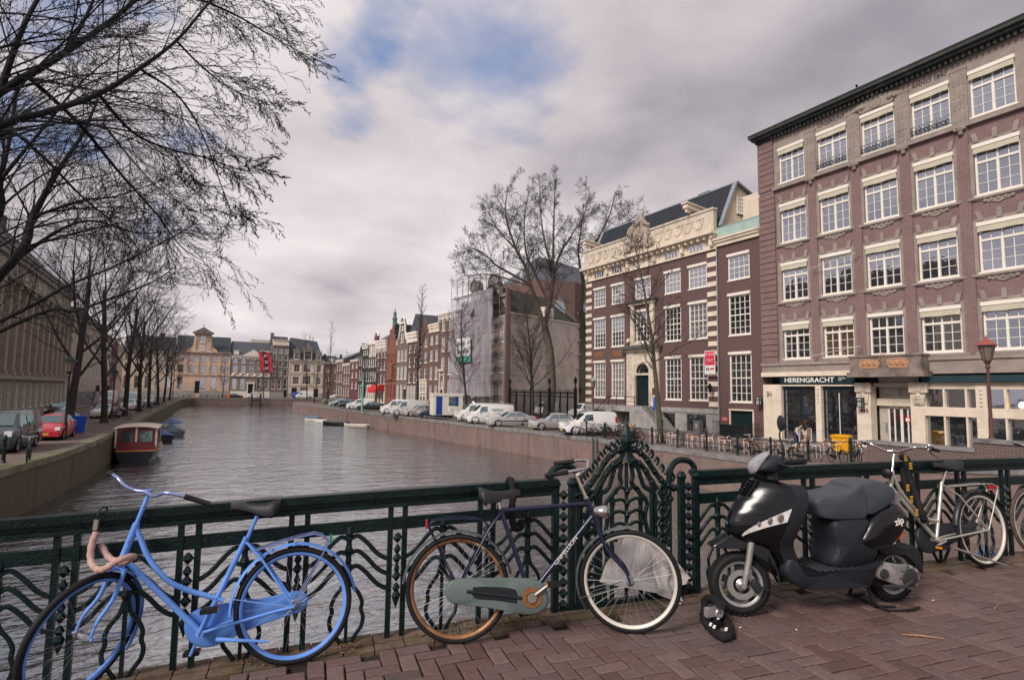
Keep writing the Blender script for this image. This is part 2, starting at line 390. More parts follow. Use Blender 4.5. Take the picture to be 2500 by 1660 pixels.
def water_mat():
 m=bpy.data.materials.new('canal_water');m.use_nodes=True;t=m.node_tree;t.nodes.clear()
 o=nd(t,'ShaderNodeOutputMaterial');d=nd(t,'ShaderNodeBsdfDiffuse');g=nd(t,'ShaderNodeBsdfGlossy');mx=nd(t,'ShaderNodeMixShader')
 d.inputs[0].default_value=(.018,.016,.015,1);g.inputs[0].default_value=(.93,.96,.98,1);g.inputs['Roughness'].default_value=.07
 co=nd(t,'ShaderNodeTexCoord').outputs['Object'];hs=[]
 for sc,stretch,w_,rot in((.40,(1,2.1,1),.19,.25),(1.5,(1,2.0,1),.075,-.2),(4.6,(1,1.6,1),.016,.1)):
  mp=nd(t,'ShaderNodeMapping');mp.inputs['Scale'].default_value=stretch;mp.inputs['Rotation'].default_value=(0,0,rot);lk(t,co,mp.inputs[0])
  n=nd(t,'ShaderNodeTexNoise');n.inputs['Scale'].default_value=sc;n.inputs['Detail'].default_value=3;n.inputs['Distortion'].default_value=.7;lk(t,mp.outputs[0],n.inputs['Vector'])
  hs.append(fmath('MULTIPLY',n.outputs[0],w_,t))
 b=nd(t,'ShaderNodeBump');b.inputs['Distance'].default_value=1.0;lk(t,fmath('ADD',fmath('ADD',hs[0],hs[1],t),hs[2],t),b.inputs['Height'])
 n4=nd(t,'ShaderNodeTexNoise');n4.inputs['Scale'].default_value=.07;n4.inputs['Detail'].default_value=3;lk(t,co,n4.inputs['Vector'])
 lk(t,ramp(t,n4.outputs[0],[(.35,(.5,)*3),(.6,(1,)*3)]),b.inputs['Strength']);lk(t,b.outputs[0],g.inputs['Normal'])
 lw=nd(t,'ShaderNodeLayerWeight');lw.inputs[0].default_value=.5;lk(t,b.outputs[0],lw.inputs['Normal'])
 f=fmath('ADD',fmath('MULTIPLY',fmath('POWER',lw.outputs['Facing'],1.8,t),1.0,t),.04,t,clamp=True)
 lk(t,f,mx.inputs[0]);lk(t,d.outputs[0],mx.inputs[1]);lk(t,g.outputs[0],mx.inputs[2]);lk(t,mx.outputs[0],o.inputs[0]);return m
mb=MB();mb.poly([(-60,-60,WZ),(120,-60,WZ),(120,260,WZ),(-60,260,WZ)])
struct('water',mb,water_mat())
QR=[(26.1,-40),(26.1,6),(26.1,35),(25.6,42),(24.8,50),(23.3,70),(22.1,90),(21.0,125),(20.4,142),(24,150),(60,166)]
QL=[(-11,-40),(-8.6,5),(-7.2,20),(-6.3,28.8),(-5.4,35),(-4.9,42),(-4.4,63),(-3.9,100),(-3.0,150),(-2.0,178),(0.5,189)]
QE=[(0.5,189),(12,189.5),(26,190),(60,191),(150,196)]
def offs(line,d):
 o=[]
 for i,p in enumerate(line):
  a=Vector(line[max(i-1,0)]);b=Vector(line[min(i+1,len(line)-1)]);t=(b-a).normalized()
  o.append((p[0]+t.y*d,p[1]-t.x*d))
 return o
def zr(x,y):
 return 0 if y>19 else min(1.66,(19-y)*.098)
def strip(mb,l1,l2,zf,m=None):
 for(a,b),(c,d)in zip(zip(l1,l1[1:]),zip(l2,l2[1:])):
  mb.poly([(*a,zf(*a)),(*b,zf(*b)),(*d,zf(*d)),(*c,zf(*c))],m)
def dens(line,st=3.0):
 o=[line[0]]
 for a,b in zip(line,line[1:]):
  L=math.dist(a,b);k=max(1,int(L/st))
  for j in range(1,k+1):o.append((a[0]+(b[0]-a[0])*j/k,a[1]+(b[1]-a[1])*j/k))
 return o
flat0=lambda x,y:0.0
mb=MB()
for l,sgn,zf in((QR[:-1],1,zr),):
 l=dens(l);a=offs(l,.55);b=[(300,y)for x,y in l]
 strip(mb,a,b,lambda x,y:zr(x,y)-.004 if x<100 else-.004)
l=QL;a=offs(l,-.55);b=[(-300,y)for x,y in l];strip(mb,a,b,lambda x,y:-.004)
a=offs(QE,-.55);strip(mb,a,[(p[0]*8 if i else-300,1500)for i,p in enumerate(QE)],lambda x,y:-.004)
mb.poly([(-300,188,-.006),(-2.6,188,-.006),(.1,190,-.006),(.1,1500,-.006),(-300,1500,-.006)])
mb.poly([(24.2,150.6,-.004),(60,166.6,-.004),(300,166,-.004),(300,141,-.004),(30,141,-.004)])
struct('ground',mb,STREET)
def quay(name,line,side,zf,wallm,copm,proud=.06):
 line=dens(line,2.0)
 mb=MB();top=.28
 for(a,b)in zip(line,line[1:]):
  mb.poly([(*a,WZ-.6),(*b,WZ-.6),(*b,zf(*b)-top),(*a,zf(*a)-top)][::side])
 obj_w=struct(name+'_wall',mb,wallm)
 mb=MB();o1=offs(line,-proud*side);o2=offs(line,.62*side)
 for i in range(len(line)-1):
  for(p,q),(z0,z1)in(((o1,o1),(-top,.012)),((o1,o2),(.012,.012)),((o1,line),(-top,-top))):
   a,b=p[i],p[i+1];c,d=q[i+1],q[i]
   if p is q:mb.poly([(*a,zf(*a)+z0),(*b,zf(*b)+z0),(*b,zf(*b)+z1),(*a,zf(*a)+z1)][::side])
   else:mb.poly([(*a,zf(*a)+z0),(*b,zf(*b)+z0),(*c,zf(*line[i+1])+z1),(*d,zf(*line[i])+z1)][::side])
 struct(name+'_coping',mb,copm)
quay('right_quay',QR,1,zr,BR_QUAY,COPING)
quay('left_quay',QL,-1,flat0,BR_QUAYL,COPINGL)
quay('end_quay',QE,-1,flat0,BR_QUAY,COPING)
mb=MB();mb.box(34.2,38.2,19.4,57,-.1,.13)
mb.box(-17.2,-13.6,40,186,-.1,.13)
struct('pavement',mb,PAVE)
mb=MB()
LINE=mat('road_marking_paint',(.62,.58,.53),.8,var=.2)
for y in(40,46,52,58,64,70,76):
 mb.poly([(-9.0,y,.004),(-7.2,y+.25,.004),(-7.2,y+.37,.004),(-9.0,y+.12,.004)])
struct('road_marking',mb,LINE)
BP,BD,BN=Vector((0,4.30)),Vector((.985,-.173)).normalized(),Vector((.173,.985)).normalized()
BANG=math.atan2(BD.y,BD.x)
def zb(s):return 1.54+.04*s-.003*s*s if-8<s<9 else(1.67 if s>0 else 1.03)
def B3(s,off=0.,h=0.):
 """bridge coordinates: s along the railing, off towards the viewer, h above the paving"""
 p=BP+BD*s-BN*off
 return Vector((p.x,p.y,zb(s)+h))
def strip_b(mb,s0,s1,o0,o1,h0,h1,step=.5,m=None,hb=None):
 k=max(1,int((s1-s0)/step))
 for i in range(k):
  a,b=s0+(s1-s0)*i/k,s0+(s1-s0)*(i+1)/k
  c=[B3(a,o0,h0),B3(b,o0,h0),B3(b,o1,h0),B3(a,o1,h0),B3(a,o0,h1),B3(b,o0,h1),B3(b,o1,h1),B3(a,o1,h1)]
  i0=[mb.pt(p)for p in c]
  fs=[(4,7,6,5),(0,1,2,3),(0,4,5,1),(3,2,6,7)]
  if i==0:fs.append((0,3,7,4))
  if i==k-1:fs.append((1,5,6,2))
  for q in fs:mb.face([i0[j]for j in q],m)
mb=MB();strip_b(mb,-7.9,26.2,-.16,9,-.55,-.03)
struct('bridge_deck',mb,mat('deck_joint_sand',(.03,.024,.02),.95,var=.3,scale=8,bump=.6,bscale=80))
def paver_mat():
 m=bpy.data.materials.new('herringbone_paver');m.use_nodes=True;t=m.node_tree;p=t.nodes['Principled BSDF']
 p.inputs['Roughness'].default_value=.62;p.inputs['Specular IOR Level'].default_value=.38
 g=nd(t,'ShaderNodeNewGeometry');co=nd(t,'ShaderNodeTexCoord').outputs['Object']
 c=ramp(t,g.outputs['Random Per Island'],[(0,(.105,.062,.054)),(.35,(.145,.090,.080)),(.6,(.13,.086,.080)),(.85,(.175,.117,.103)),(1,(.09,.064,.062))])
 n=nd(t,'ShaderNodeTexNoise');n.inputs['Scale'].default_value=26;n.inputs['Detail'].default_value=9;n.inputs['Roughness'].default_value=.75;lk(t,co,n.inputs['Vector'])
 n2=nd(t,'ShaderNodeTexNoise');n2.inputs['Scale'].default_value=1.1;n2.inputs['Detail'].default_value=7;lk(t,co,n2.inputs['Vector'])
 m1=nd(t,'ShaderNodeMix',data_type='RGBA',blend_type='MULTIPLY');m1.inputs[0].default_value=.8;lk(t,c,m1.inputs[6]);lk(t,ramp(t,n.outputs[0],[(.3,(.62,)*3),(.7,(1.3,1.26,1.22))]),m1.inputs[7])
 m2=nd(t,'ShaderNodeMix',data_type='RGBA');lk(t,ramp(t,n2.outputs[0],[(.48,(0,)*3),(.72,(.55,)*3)]),m2.inputs[0]);lk(t,m1.outputs[2],m2.inputs[6]);m2.inputs[7].default_value=(.115,.098,.092,1)
 lk(t,m2.outputs[2],p.inputs['Base Color'])
 b=nd(t,'ShaderNodeBump');b.inputs['Strength'].default_value=.55;b.inputs['Distance'].default_value=.004;lk(t,n.outputs[0],b.inputs['Height']);lk(t,b.outputs[0],p.inputs['Normal'])
 lk(t,ramp(t,n2.outputs[0],[(.35,(.5,)*3),(.7,(.78,)*3)]),p.inputs['Roughness'])
 return m
PAVER=paver_mat()
mb=MB();L_,W_=.222,.111
def paver(s0,s1,o0,o1):
 g_=.0055;ch=.007;s0+=g_;s1-=g_;o0+=g_;o1-=g_
 dz=[rnd.uniform(-.0035,.0035)for _ in range(4)];j=rnd.uniform(-.002,.002)
 low=[mb.pt(B3(a,o,-.035))for a,o in((s0,o0),(s1,o0),(s1,o1),(s0,o1))]
 mid=[mb.pt(B3(a+j,o,-.005+d))for(a,o),d in zip(((s0,o0),(s1,o0),(s1,o1),(s0,o1)),dz)]
 top=[mb.pt(B3(a+j,o,d))for(a,o),d in zip(((s0+ch,o0+ch),(s1-ch,o0+ch),(s1-ch,o1-ch),(s0+ch,o1-ch)),dz)]
 for a,b in((low,mid),(mid,top)):
  for k in range(4):mb.face((a[k],b[k],b[(k+1)%4],a[(k+1)%4]))
 mb.face(top[::-1])
Z0=.17
NI=90
for j in range(-6,52):
 for i in range(-110,120):
  s=i*W_+0;o=j*W_
  q=(i-j)%4
  if q==0:
   a=(s,s+2*W_,o,o+W_)
  elif q==3:
   a=(s,s+W_,o,o+2*W_)
  else:continue
  if a[0]<-1.6 or a[1]>10.5 or a[2]<-.02 or a[3]>4.2:continue
  if a[0]<.3 and a[2]>2.8:continue
  paver(a[0],a[1],Z0+a[2],Z0+a[3])
struct('bridge_paving',mb,PAVER)
mb=MB()
for s_ in range(-8,56):
 a=s_*.2
 if a<-1.6:continue
 i0=[mb.pt(B3(x,o,h))for h in(-.04,.012+rnd.uniform(-.004,.004))for x,o in((a+.004,-.09),(a+.196,-.09),(a+.196,.06),(a+.004,.06))]
 for q in((4,7,6,5),(0,1,5,4),(1,2,6,5),(2,3,7,6),(3,0,4,7)):mb.face([i0[k]for k in q])
 i0=[mb.pt(B3(x,o,h))for h in(-.04,.002+rnd.uniform(-.004,.004))for x,o in((a+.004,.064),(a+.196,.064),(a+.196,.165),(a+.004,.165))]
 for q in((4,7,6,5),(0,1,5,4),(1,2,6,5),(2,3,7,6),(3,0,4,7)):mb.face([i0[k]for k in q])
struct('kerb',mb,mat('mossy_kerb_brick',(.15,.105,.08),.9,var=.3,scale=9,dirt=(.10,.088,.04),dscale=5,dlo=.45,dhi=.65,bump=.8,bscale=90))
t=thing('parapet_wall','dark brick parapet with stone coping stepping up towards the bridge, in front of the cream shopfront','wall',(26.15,15.0,0))
mb=MB();mb2=MB()
for y0,y1,z in((15.2,11.15,1.42),(11.15,5.0,1.80),(5.0,-1.0,2.1)):
 mb.box(0,.45,y1-15,y0-15,-.6,z-.14);mb2.box(-.06,.52,y1-15.02,y0-14.98,z-.14,z+.0)
obj('wall',mb,BR_WING,t);obj('coping',mb2,COPING,t)
WM={}
def win_mesh(w,h,kind,fm,gm,depth=.14):
 """window frame and its pane, cached by size; origin at the opening's lower left, face towards -y"""
 key=(round(w,2),round(h,2),kind,fm.name,gm.name)
 if key in WM:return WM[key]
 mb=MB();ft=.10 if w>.7 else .06;y0,y1=depth-.07,depth+.03
 if kind=='plain':ft=.07
 mb.box(0,ft,y0,y1,0,h);mb.box(w-ft,w,y0,y1,0,h);mb.box(ft,w-ft,y0,y1,0,ft);mb.box(ft,w-ft,y0,y1,h-ft,h)
 mb.box(-.06,w+.06,-.07,y0,-.09,-.003)
 iw,ih=w-2*ft,h-2*ft
 def bars(n,za,zb_,xa=ft,xb=w-ft,t=.035):
  for k in range(1,n):
   x=xa+(xb-xa)*k/n;mb.box(x-t/2,x+t/2,y0+.025,y1-.012,za,zb_)
 def hbars(n,za,zb_,t=.035):
  for k in range(1,n):
   z=za+(zb_-za)*k/n;mb.box(ft,w-ft,y0+.027,y1-.014,z-t/2,z+t/2)
 if kind[:4]=='sash':
  cols,rows=int(kind[4]),int(kind[6]);mid=ft+ih*.5
  mb.box(ft,w-ft,y0+.01,y1-.005,mid-.04,mid+.04)
  bars(cols,ft,h-ft);hbars(rows//2 if rows>3 else 2,mid,h-ft);hbars(rows-rows//2 if rows>3 else 2,ft,mid)
 elif kind=='office':
  tz=ft+ih*.70
  mb.box(ft,w-ft,y0-.02,y1,tz-.06,tz+.07);mb.box(w/2-.06,w/2+.06,y0-.01,y1+.004,ft,tz-.06);mb.box(w/2-.03,w/2+.03,y0,y1+.002,tz+.07,h-ft)
  bars(2,ft,h-ft,ft,w/2-.05,.03);bars(2,ft,h-ft,w/2+.05,w-ft,.03);hbars(3,ft,tz-.05,.028)
 elif kind=='cross':
  tz=ft+ih*.66;mb.box(ft,w-ft,y0,y1-.005,tz-.05,tz+.05);mb.box(w/2-.05,w/2+.05,y0+.005,y1,ft,h-ft)
 elif kind=='small':bars(2,ft,h-ft)
 elif kind=='tall':tz=ft+ih*.55;mb.box(ft,w-ft,y0+.01,y1,tz-.035,tz+.035);bars(2,ft,h-ft,t=.04)
 elif kind=='two':mb.box(ft,w-ft,y0+.01,y1,ft+ih*.5-.035,ft+ih*.5+.035)
 fme=mb.mesh('window',fm)
 pb=MB();y=depth;pb.poly([(ft*.5,y,ft*.5),(w-ft*.5,y,ft*.5),(w-ft*.5,y,h-ft*.5),(ft*.5,y,h-ft*.5)])
 WM[key]=(fme,pb.mesh('pane',gm));return WM[key]
def window(par,u0,u1,z0,z1,kind,fm=None,gm=None,depth=.14,y=0.0):
 f,p=win_mesh(u1-u0,z1-z0,kind,fm or FRAMEW,gm or GL_MID,depth)
 o=obj('window',f,None,par,(u0,y,z0));obj('pane',p,None,o);return o
def blind_box(par,w,h,drop=.34,m=None,cloth=None,depth=.14):
 """white roller box with a cloth valance on top of a window"""
 mb=MB();mb.box(-.04,w+.04,-.14,depth-.07,h-.02,h+.19);obj('roller_box',mb,m or FRAMEW,par)
 if drop:
  mb=MB();n=10
  for k in range(n):
   x0,x1=w*k/n,w*(k+1)/n
   mb.poly([(x0,-.10,h-.02),(x1,-.10,h-.02),(x1,-.13,h-drop+.015*math.sin(k+1.0)),(x0,-.13,h-drop+.015*math.sin(k+.0))])
  obj('awning_cloth',mb,cloth,par)
def wall_mesh(mb,W,H,ops,y=0.,rev=.24,u0=0.,z0=0.,m=0,mr=None,back=True,depth=None,top=None):
 """front wall with real openings and reveals; top is an optional outline [(u,z)] above H"""
 xs=sorted({u0,W}|{round(v,3)for o in ops for v in o[:2]});zs=sorted({z0,H}|{round(v,3)for o in ops for v in o[2:4]})
 xs=[x for x in xs if u0<=x<=W];zs=[z for z in zs if z0<=z<=H]
 for a,b in zip(xs,xs[1:]):
  run=None
  for c,d in zip(zs,zs[1:]):
   mx_,mz=(a+b)/2,(c+d)/2
   if any(o[0]<mx_<o[1]and o[2]<mz<o[3]for o in ops):
    if run:mb.poly([(a,y,run[0]),(b,y,run[0]),(b,y,run[1]),(a,y,run[1])],m);run=None
   else:run=(run[0]if run else c,d)
  if run:mb.poly([(a,y,run[0]),(b,y,run[0]),(b,y,run[1]),(a,y,run[1])],m)
 for o in ops:
  a,b,c,d=o[:4];q=mr if mr is not None else m
  for p in([(a,y,c),(a,y,d),(a,y+rev,d),(a,y+rev,c)],[(b,y,c),(b,y+rev,c),(b,y+rev,d),(b,y,d)],[(a,y,d),(b,y,d),(b,y+rev,d),(a,y+rev,d)],[(a,y,c),(a,y+rev,c),(b,y+rev,c),(b,y,c)]):mb.poly(p,q)
 if depth:
  mb.poly([(u0,y,z0),(u0,y,H),(u0,depth,H),(u0,depth,z0)],m);mb.poly([(W,y,z0),(W,depth,z0),(W,depth,H),(W,y,H)],m)
  mb.poly([(u0,depth,z0),(u0,depth,H),(W,depth,H),(W,depth,z0)],m)
 if top:
  mb.poly([(u,y,z)for u,z in top],m);mb.poly([(u,y+.3,z)for u,z in top][::-1],m)
  for(a,b)in zip(top,top[1:]+top[:1]):mb.poly([(a[0],y,a[1]),(a[0],y+.3,a[1]),(b[0],y+.3,b[1]),(b[0],y,b[1])],m)
def roof_side(mb,W,H,depth,rise,y0=0.0,u0=0.,over=.0,ends=True,hip=0.,m=0):
 """ridge parallel to the street"""
 yr=depth/2
 a,b,c,d=(u0-over,y0,H),(W+over,y0,H),(W+over,depth,H),(u0-over,depth,H);r0,r1=(u0+hip,yr,H+rise),(W-hip,yr,H+rise)
 mb.poly([a,b,r1,r0],m);mb.poly([c,d,r0,r1],m)
 if ends:mb.poly([a,r0,d],m);mb.poly([b,c,r1],m)
def roof_front(mb,W,H,depth,rise,u0=0.,y0=.05,m=0,hipback=0.):
 """ridge running back from the street"""
 um=(u0+W)/2;a,b,c,d=(u0,y0,H),(W,y0,H),(W,depth,H),(u0,depth,H);r0,r1=(um,y0,H+rise),(um,depth-hipback,H+rise)
 mb.poly([b,c,r1,r0],m);mb.poly([d,a,r0,r1],m);mb.poly([a,b,r0],m);mb.poly([c,d,r1],m)
def cornice(par,u0,u1,z,h=.5,out_=.35,m=None,brackets=0,name='cornice'):
 mb=MB();mb.box(u0,u1,-out_*.45,-.002,z,z+h*.45);mb.box(u0-.05,u1+.05,-out_*.75,.0,z+h*.45+.002,z+h*.75);mb.box(u0-.1,u1+.1,-out_,.02,z+h*.75+.002,z+h)
 for k in range(brackets):
  u=u0+.15+(u1-u0-.3)*k/max(1,brackets-1);mb.box(u-.09,u+.09,-out_*.72,-.003,z-h*.5,z+h*.44)
 return obj(name,mb,m or WHITE,par)
def door(par,u0,u1,z0,z1,m=None,depth=.18,fan=True,handle=True):
 w,h=u1-u0,z1-z0;mb=MB();mb.box(0,w,depth,depth+.06,0,h)
 for cx in((w*.27,w*.73)if w>1.3 else(w*.5,)):
  hw=w*.17 if w>1.3 else w*.32
  for a,b in((.08,.30),(.36,.62),(.68,.92)):mb.box(cx-hw,cx+hw,depth-.03,depth-.002,h*a,h*b)
 o=obj('door',mb,m or GREENDOOR,par,(u0,0,z0))
 if handle:
  hb=MB();hb.lathe((w*.56,depth-.04,h*.45),[(.01,-.05),(.035,-.04),(.035,0),(.012,.02),(.012,.045)],8,axis='y');obj('handle',hb,mat('brass',(.5,.38,.2),.3,metal=.8),o)
 return o
def chimney(par,u,y,z,h=1.6,w=.7,m=None):
 mb=MB();mb.box(u-w/2,u+w/2,y-w/2,y+w/2,z,z+h);mb.box(u-w/2-.06,u+w/2+.06,y-w/2-.06,y+w/2+.06,z+h+.002,z+h+.14)
 for d in(-.15,.15):mb.lathe((u+d,y,z+h+.14),[(.09,0),(.07,.3)],8)
 return obj('chimney',mb,m or BR_DRK,par)
def dormer(par,u,z,w=1.1,h=1.3,y=.6,dep=1.6,m=None,gm=None):
 mb=MB();mb.box(u-w/2-.12,u+w/2+.12,y,y+dep,z,z+h+.1);mb.box(u-w/2-.2,u+w/2+.2,y-.12,y+dep,z+h+.102,z+h+.22)
 o=obj('dormer',mb,m or WHITE,par);f,p=win_mesh(w,h,'cross',FRAMEW,gm or GL_DARK)
 f2=obj('window',f,None,par,(u-w/2,y-.125,z+.05));obj('pane',p,None,f2);return o
def frame_at(Axy,Bxy):return math.atan2(Bxy[1]-Axy[1],Bxy[0]-Axy[0])
def house(label,A,B,depth,H,wm,wins,roof=None,gls=None,fm=None,cat='house',top=None,doors=(),corn=None,rm=None,name='house',rise=3.,z0=0.,extra_ops=(),base=None,group=None,chim=()):
 """A, B: facade corners, left to right as seen from the street. wins: (u0,u1,z0,z1,kind[,glass])"""
 t=thing(name,label,cat,(A[0],A[1],z0),frame_at(A,B),group);W=math.dist(A,B)
 ops=[w[:4]for w in wins]+[d[:4]for d in doors]+list(extra_ops)
 mb=MB();wall_mesh(mb,W,H,ops,depth=depth,top=top);obj('wall',mb,wm,t)
 gls=gls or[GL_MID,GL_DARK,GL_DARK,GL_CURT]
 for w in wins:window(t,w[0],w[1],w[2],w[3],w[4],fm,w[5]if len(w)>5 else rnd.choice(gls))
 for d in doors:door(t,*d[:4],m=(d[4]if len(d)>4 else None))
 if base:
  mb=MB();g_=sorted([(d[0],d[1])for d in doors]+[(o[0],o[1])for o in extra_ops if o[2]<base[0]]+[(w[0],w[1])for w in wins if w[2]<base[0]]);u=0
  for a,b in g_+[(W,W)]:
   if a-.05>u:mb.box(u+.003,a-.05,-.05,-.002,0,base[0])
   u=b+.05
  obj('plinth',mb,base[1],t)
 if roof:
  mb=MB()
  if roof=='side':roof_side(mb,W,H,depth,rise)
  elif roof=='hip':roof_side(mb,W,H,depth,rise,hip=min(W*.3,2.5))
  elif roof=='front':roof_front(mb,W,H,depth,rise,y0=.3)
  elif roof=='flat':mb.box(0,W,.02,depth,H,H+.12)
  obj('roof',mb,rm or SLATE,t)
 if corn:cornice(t,0,W,H-corn[0],corn[0],corn[1],corn[2]if len(corn)>2 else WHITE,corn[3]if len(corn)>3 else 0)
 for c in chim:chimney(t,*c)
 return t
def grid_wins(W,cols,rows,ww,kind,m0=None,gl=None):
 """cols: number; rows: [(z0,z1)]"""
 o=[];pitch=W/cols
 for z0,z1 in rows:
  for k in range(cols):
   c=pitch*(k+.5);o.append((round(c-ww/2,3),round(c+ww/2,3),z0,z1,kind)+((gl,)if gl else()))
 return o
XF=38.0
RB_A=(XF,29.63)
CLOTH=mat('beige_awning_cloth',(.50,.46,.36),.9,var=.1,scale=3)
rb=thing('office_building','tall red-brown brick building with cream shopfront and stone top storey, at the right edge','building',(XF,29.63,0),-PI/2)
W_RB=18.3;UC=[(1.80,3.86),(4.91,7.01),(8.01,10.07),(11.07,13.14),(14.15,16.25)]
ROWS=[(5.98,8.42),(10.28,12.88),(14.62,17.36),(19.17,21.68)]
ops=[(a,b,c,d)for c,d in ROWS for a,b in UC]
mb=MB();wall_mesh(mb,W_RB,18.72,[o for o in ops if o[2]<18],z0=5.72,u0=.0,depth=14);obj('wall',mb,BR_RED,rb)
mb=MB();wall_mesh(mb,W_RB,22.85,[o for o in ops if o[2]>18],z0=18.72,depth=14,y=-.06)
mb.poly([(0,-.06,22.85),(W_RB,-.06,22.85),(W_RB,14,22.85),(0,14,22.85)])
for u0,u1 in zip([0]+[b for a,b in UC],[a for a,b in UC]+[W_RB]):
 c=(u0+u1)/2 if 0<u0 and u1<W_RB else None
 if c:
  mb.box(c-.40,c+.40,-.14,-.062,18.9,22.2)
  for k in range(4):
   for j in(-.24,0,.24):mb.box(c+j-.05,c+j+.05,-.17,-.142,19.15+k*.72,19.15+k*.72+.5)
  mb.box(c-.44,c+.44,-.17,-.062,22.2,22.3)
mb.box(1.3,W_RB-1.3,-.26,-.062,18.74,18.98)
obj('top_storey',mb,STONE,rb)
mb=MB()
for u0 in(0,W_RB-1.35):
 mb=MB()
 for k in range(29):
  z=5.75+k*.447
  mb.box(u0-.02,u0+1.35,-.12,-.003,z,z+.395)
 if not u0:
  for k in range(9):z=18.9+k*.44;mb.box(-.02,1.35,-.16,-.062,z,z+.39)
 obj('quoin',mb,BR_RED,rb)
for(a,b),(c,d)in zip(UC,UC[1:]):
 mb=MB();m_=(b+c)/2;mb.box(m_-.30,m_+.30,-.10,-.003,5.75,18.7);obj('pilaster',mb,BR_RED,rb)
 mb=MB();mb.lathe((m_,-.2,18.30),[(.02,0),(.14,.06),(.10,.14),(.2,.3),(.24,.42)],10);mb.box(m_-.3,m_+.3,-.34,-.101,18.6,18.735);obj('bracket',mb,STONE,rb)
for r,(z0,z1)in enumerate(ROWS):
 for c,(u0,u1)in enumerate(UC):
  gm={0:[GL_DARK,GL_WARM,GL_DARK,GL_DARK,GL_DARK],1:[GL_SKY,GL_MID,GL_CURT,GL_MID,GL_MID],2:[GL_SKY]*5,3:[GL_SKY]*5}[r][c]
  if r==1 and c==2:gm=GL_MID
  wd=window(rb,u0,u1,z0,z1,'office',gm=gm,y=0 if r<3 else-.05)
  blind_box(wd,u1-u0,z1-z0,drop=.0 if(r,c)in((1,1),(0,2))else .36,cloth=CLOTH)
  if r<3:
   mb=MB();a,b=u0-.30,u1+.30;t_=z1+.2
   mb.box(a,u0-.02,-.06,-.004,z0-.12,t_+.1);mb.box(u1+.02,b,-.06,-.004,z0-.12,t_+.1);mb.box(u0-.02,u1+.02,-.05,-.004,z1+.195,t_+.1)
   mb.box(a-.05,b+.05,-.16,-.061,z0-.24,z0-.11)
   obj('window_surround',mb,STONE,rb)
   mb=MB();mc=(u0+u1)/2;mb.box(a+.1,b-.1,-.03,-.004,t_+.105,t_+.2)
   for k in range(9):
    f=(k-4)/4.5
    if abs(f)>.8 or abs(f)<.1:
     mb.prism([(mc+f*.98-.13,t_+.1),(mc+f*.98+.13,t_+.1),(mc+f*1.14+.12,t_+.1+.55),(mc+f*1.14-.12,t_+.1+.55)],-.10,-.004)
   obj('lintel',mb,STONE,rb)
   if r>0:
    mb=MB();zz=z0-.24
    pr=[(a+.1,zz),(a+.25,zz-.09),(mc-.75,zz-.10),(mc-.5,zz-.24),(mc-.2,zz-.30),(mc,zz-.38),(mc+.2,zz-.30),(mc+.5,zz-.24),(mc+.75,zz-.10),(b-.25,zz-.09),(b-.1,zz)]
    mb.prism(pr,-.06,-.004)
    for f in(-.62,-.32,0,.32,.62):mb.lathe((mc+f,-.07,zz-.13),[(.11,.02),(.09,-.03),(.03,-.05)],8,axis='y')
    obj('carved_apron',mb,STONE,rb)
  elif c in(1,2,3):
   mb=MB();w_=u1-u0
   mb.tube([(-.05,-.16,.55),(w_+.05,-.16,.55)],.022);mb.tube([(-.05,-.16,.08),(w_+.05,-.16,.08)],.022)
   for k in range(9):
    x=w_*(k+.5)/9
    mb.ring((x,-.16,.24),.11,[(-.018,0),(0,.018),(.018,0),(0,-.018)],10);mb.tube([(x-.11,-.16,.08),(x-.04,-.2,.3),(x-.11,-.16,.55)],.018,4)
   obj('balcony_grille',mb,mat('blue_black_grille',(.012,.018,.035),.5),wd)
mb=MB()
mb.box(-.1,W_RB+.1,-.30,-.0,22.86,23.02);mb.box(-.2,W_RB+.2,-.62,0,23.022,23.2);mb.box(-.32,W_RB+.3,-.82,0,23.202,23.42);mb.box(-.36,W_RB+.3,-.86,14,23.422,23.5)
for k in range(52):
 u=1.4+k*.3;mb.box(u,u+.14,-.42,-.302,22.75,23.0)
obj('cornice',mb,mat('weathered_green_cornice',(.045,.05,.046),.8,var=.3,scale=2,dirt=(.13,.11,.10),dscale=1,dlo=.58,dhi=.7),rb)
INK=mat('carved_lettering',(.05,.045,.04),.9)
for tx,uc,z,sz in(('OPGERICHT',5.95,22.36,.36),('ANNO 1840',12.1,22.36,.36)):
 o=obj('inscription',text_mesh(tx,sz,INK,'inscription',.01,xs=1.0),None,rb,(uc,-.075,z),(PI/2,0,0))
mb=MB();mc=9.04
mb.prism([(mc+1.5*math.cos(a)*(1+.12*math.cos(6*a)),22.35+.42*math.sin(a)*(1+.15*math.sin(5*a)))for a in[2*PI*k/40 for k in range(40)]],-.2,-.062)
mb.ring((mc,-.2,22.35),.0,[(.30,0),(.36,-.05),(.42,0)],24)
for f in(-1.15,-.85,.85,1.15):mb.lathe((mc+f,-.2,22.33),[(.2,.01),(.14,-.09),(.03,-.13)],8,axis='y')
obj('cartouche',mb,STONE,rb)
mb=MB();mb.box(-.02,7.2,-.14,14,5.02,5.62);mb.box(7.201,W_RB,-.14,14,4.72,5.62);mb.box(-.05,W_RB,-.24,-.142,5.50,5.72)
mb.box(-.02,W_RB,-.141,14,5.62,5.72)
obj('stone_band',mb,STONE,rb)
mb=MB();mb.box(7.25,11.45,-1.05,-.142,4.86,5.78);mb.box(7.1,11.6,-1.15,-.15,4.55,4.855);mb.box(7.2,11.5,-1.12,-.15,5.785,5.9)
obj('balcony',mb,mat('stained_balcony_stone',(.24,.19,.165),.85,var=.25,scale=1.2,dirt=(.10,.085,.08),dscale=1.3,dlo=.45,dhi=.65,bump=.4,bscale=9),rb)
mb=MB()
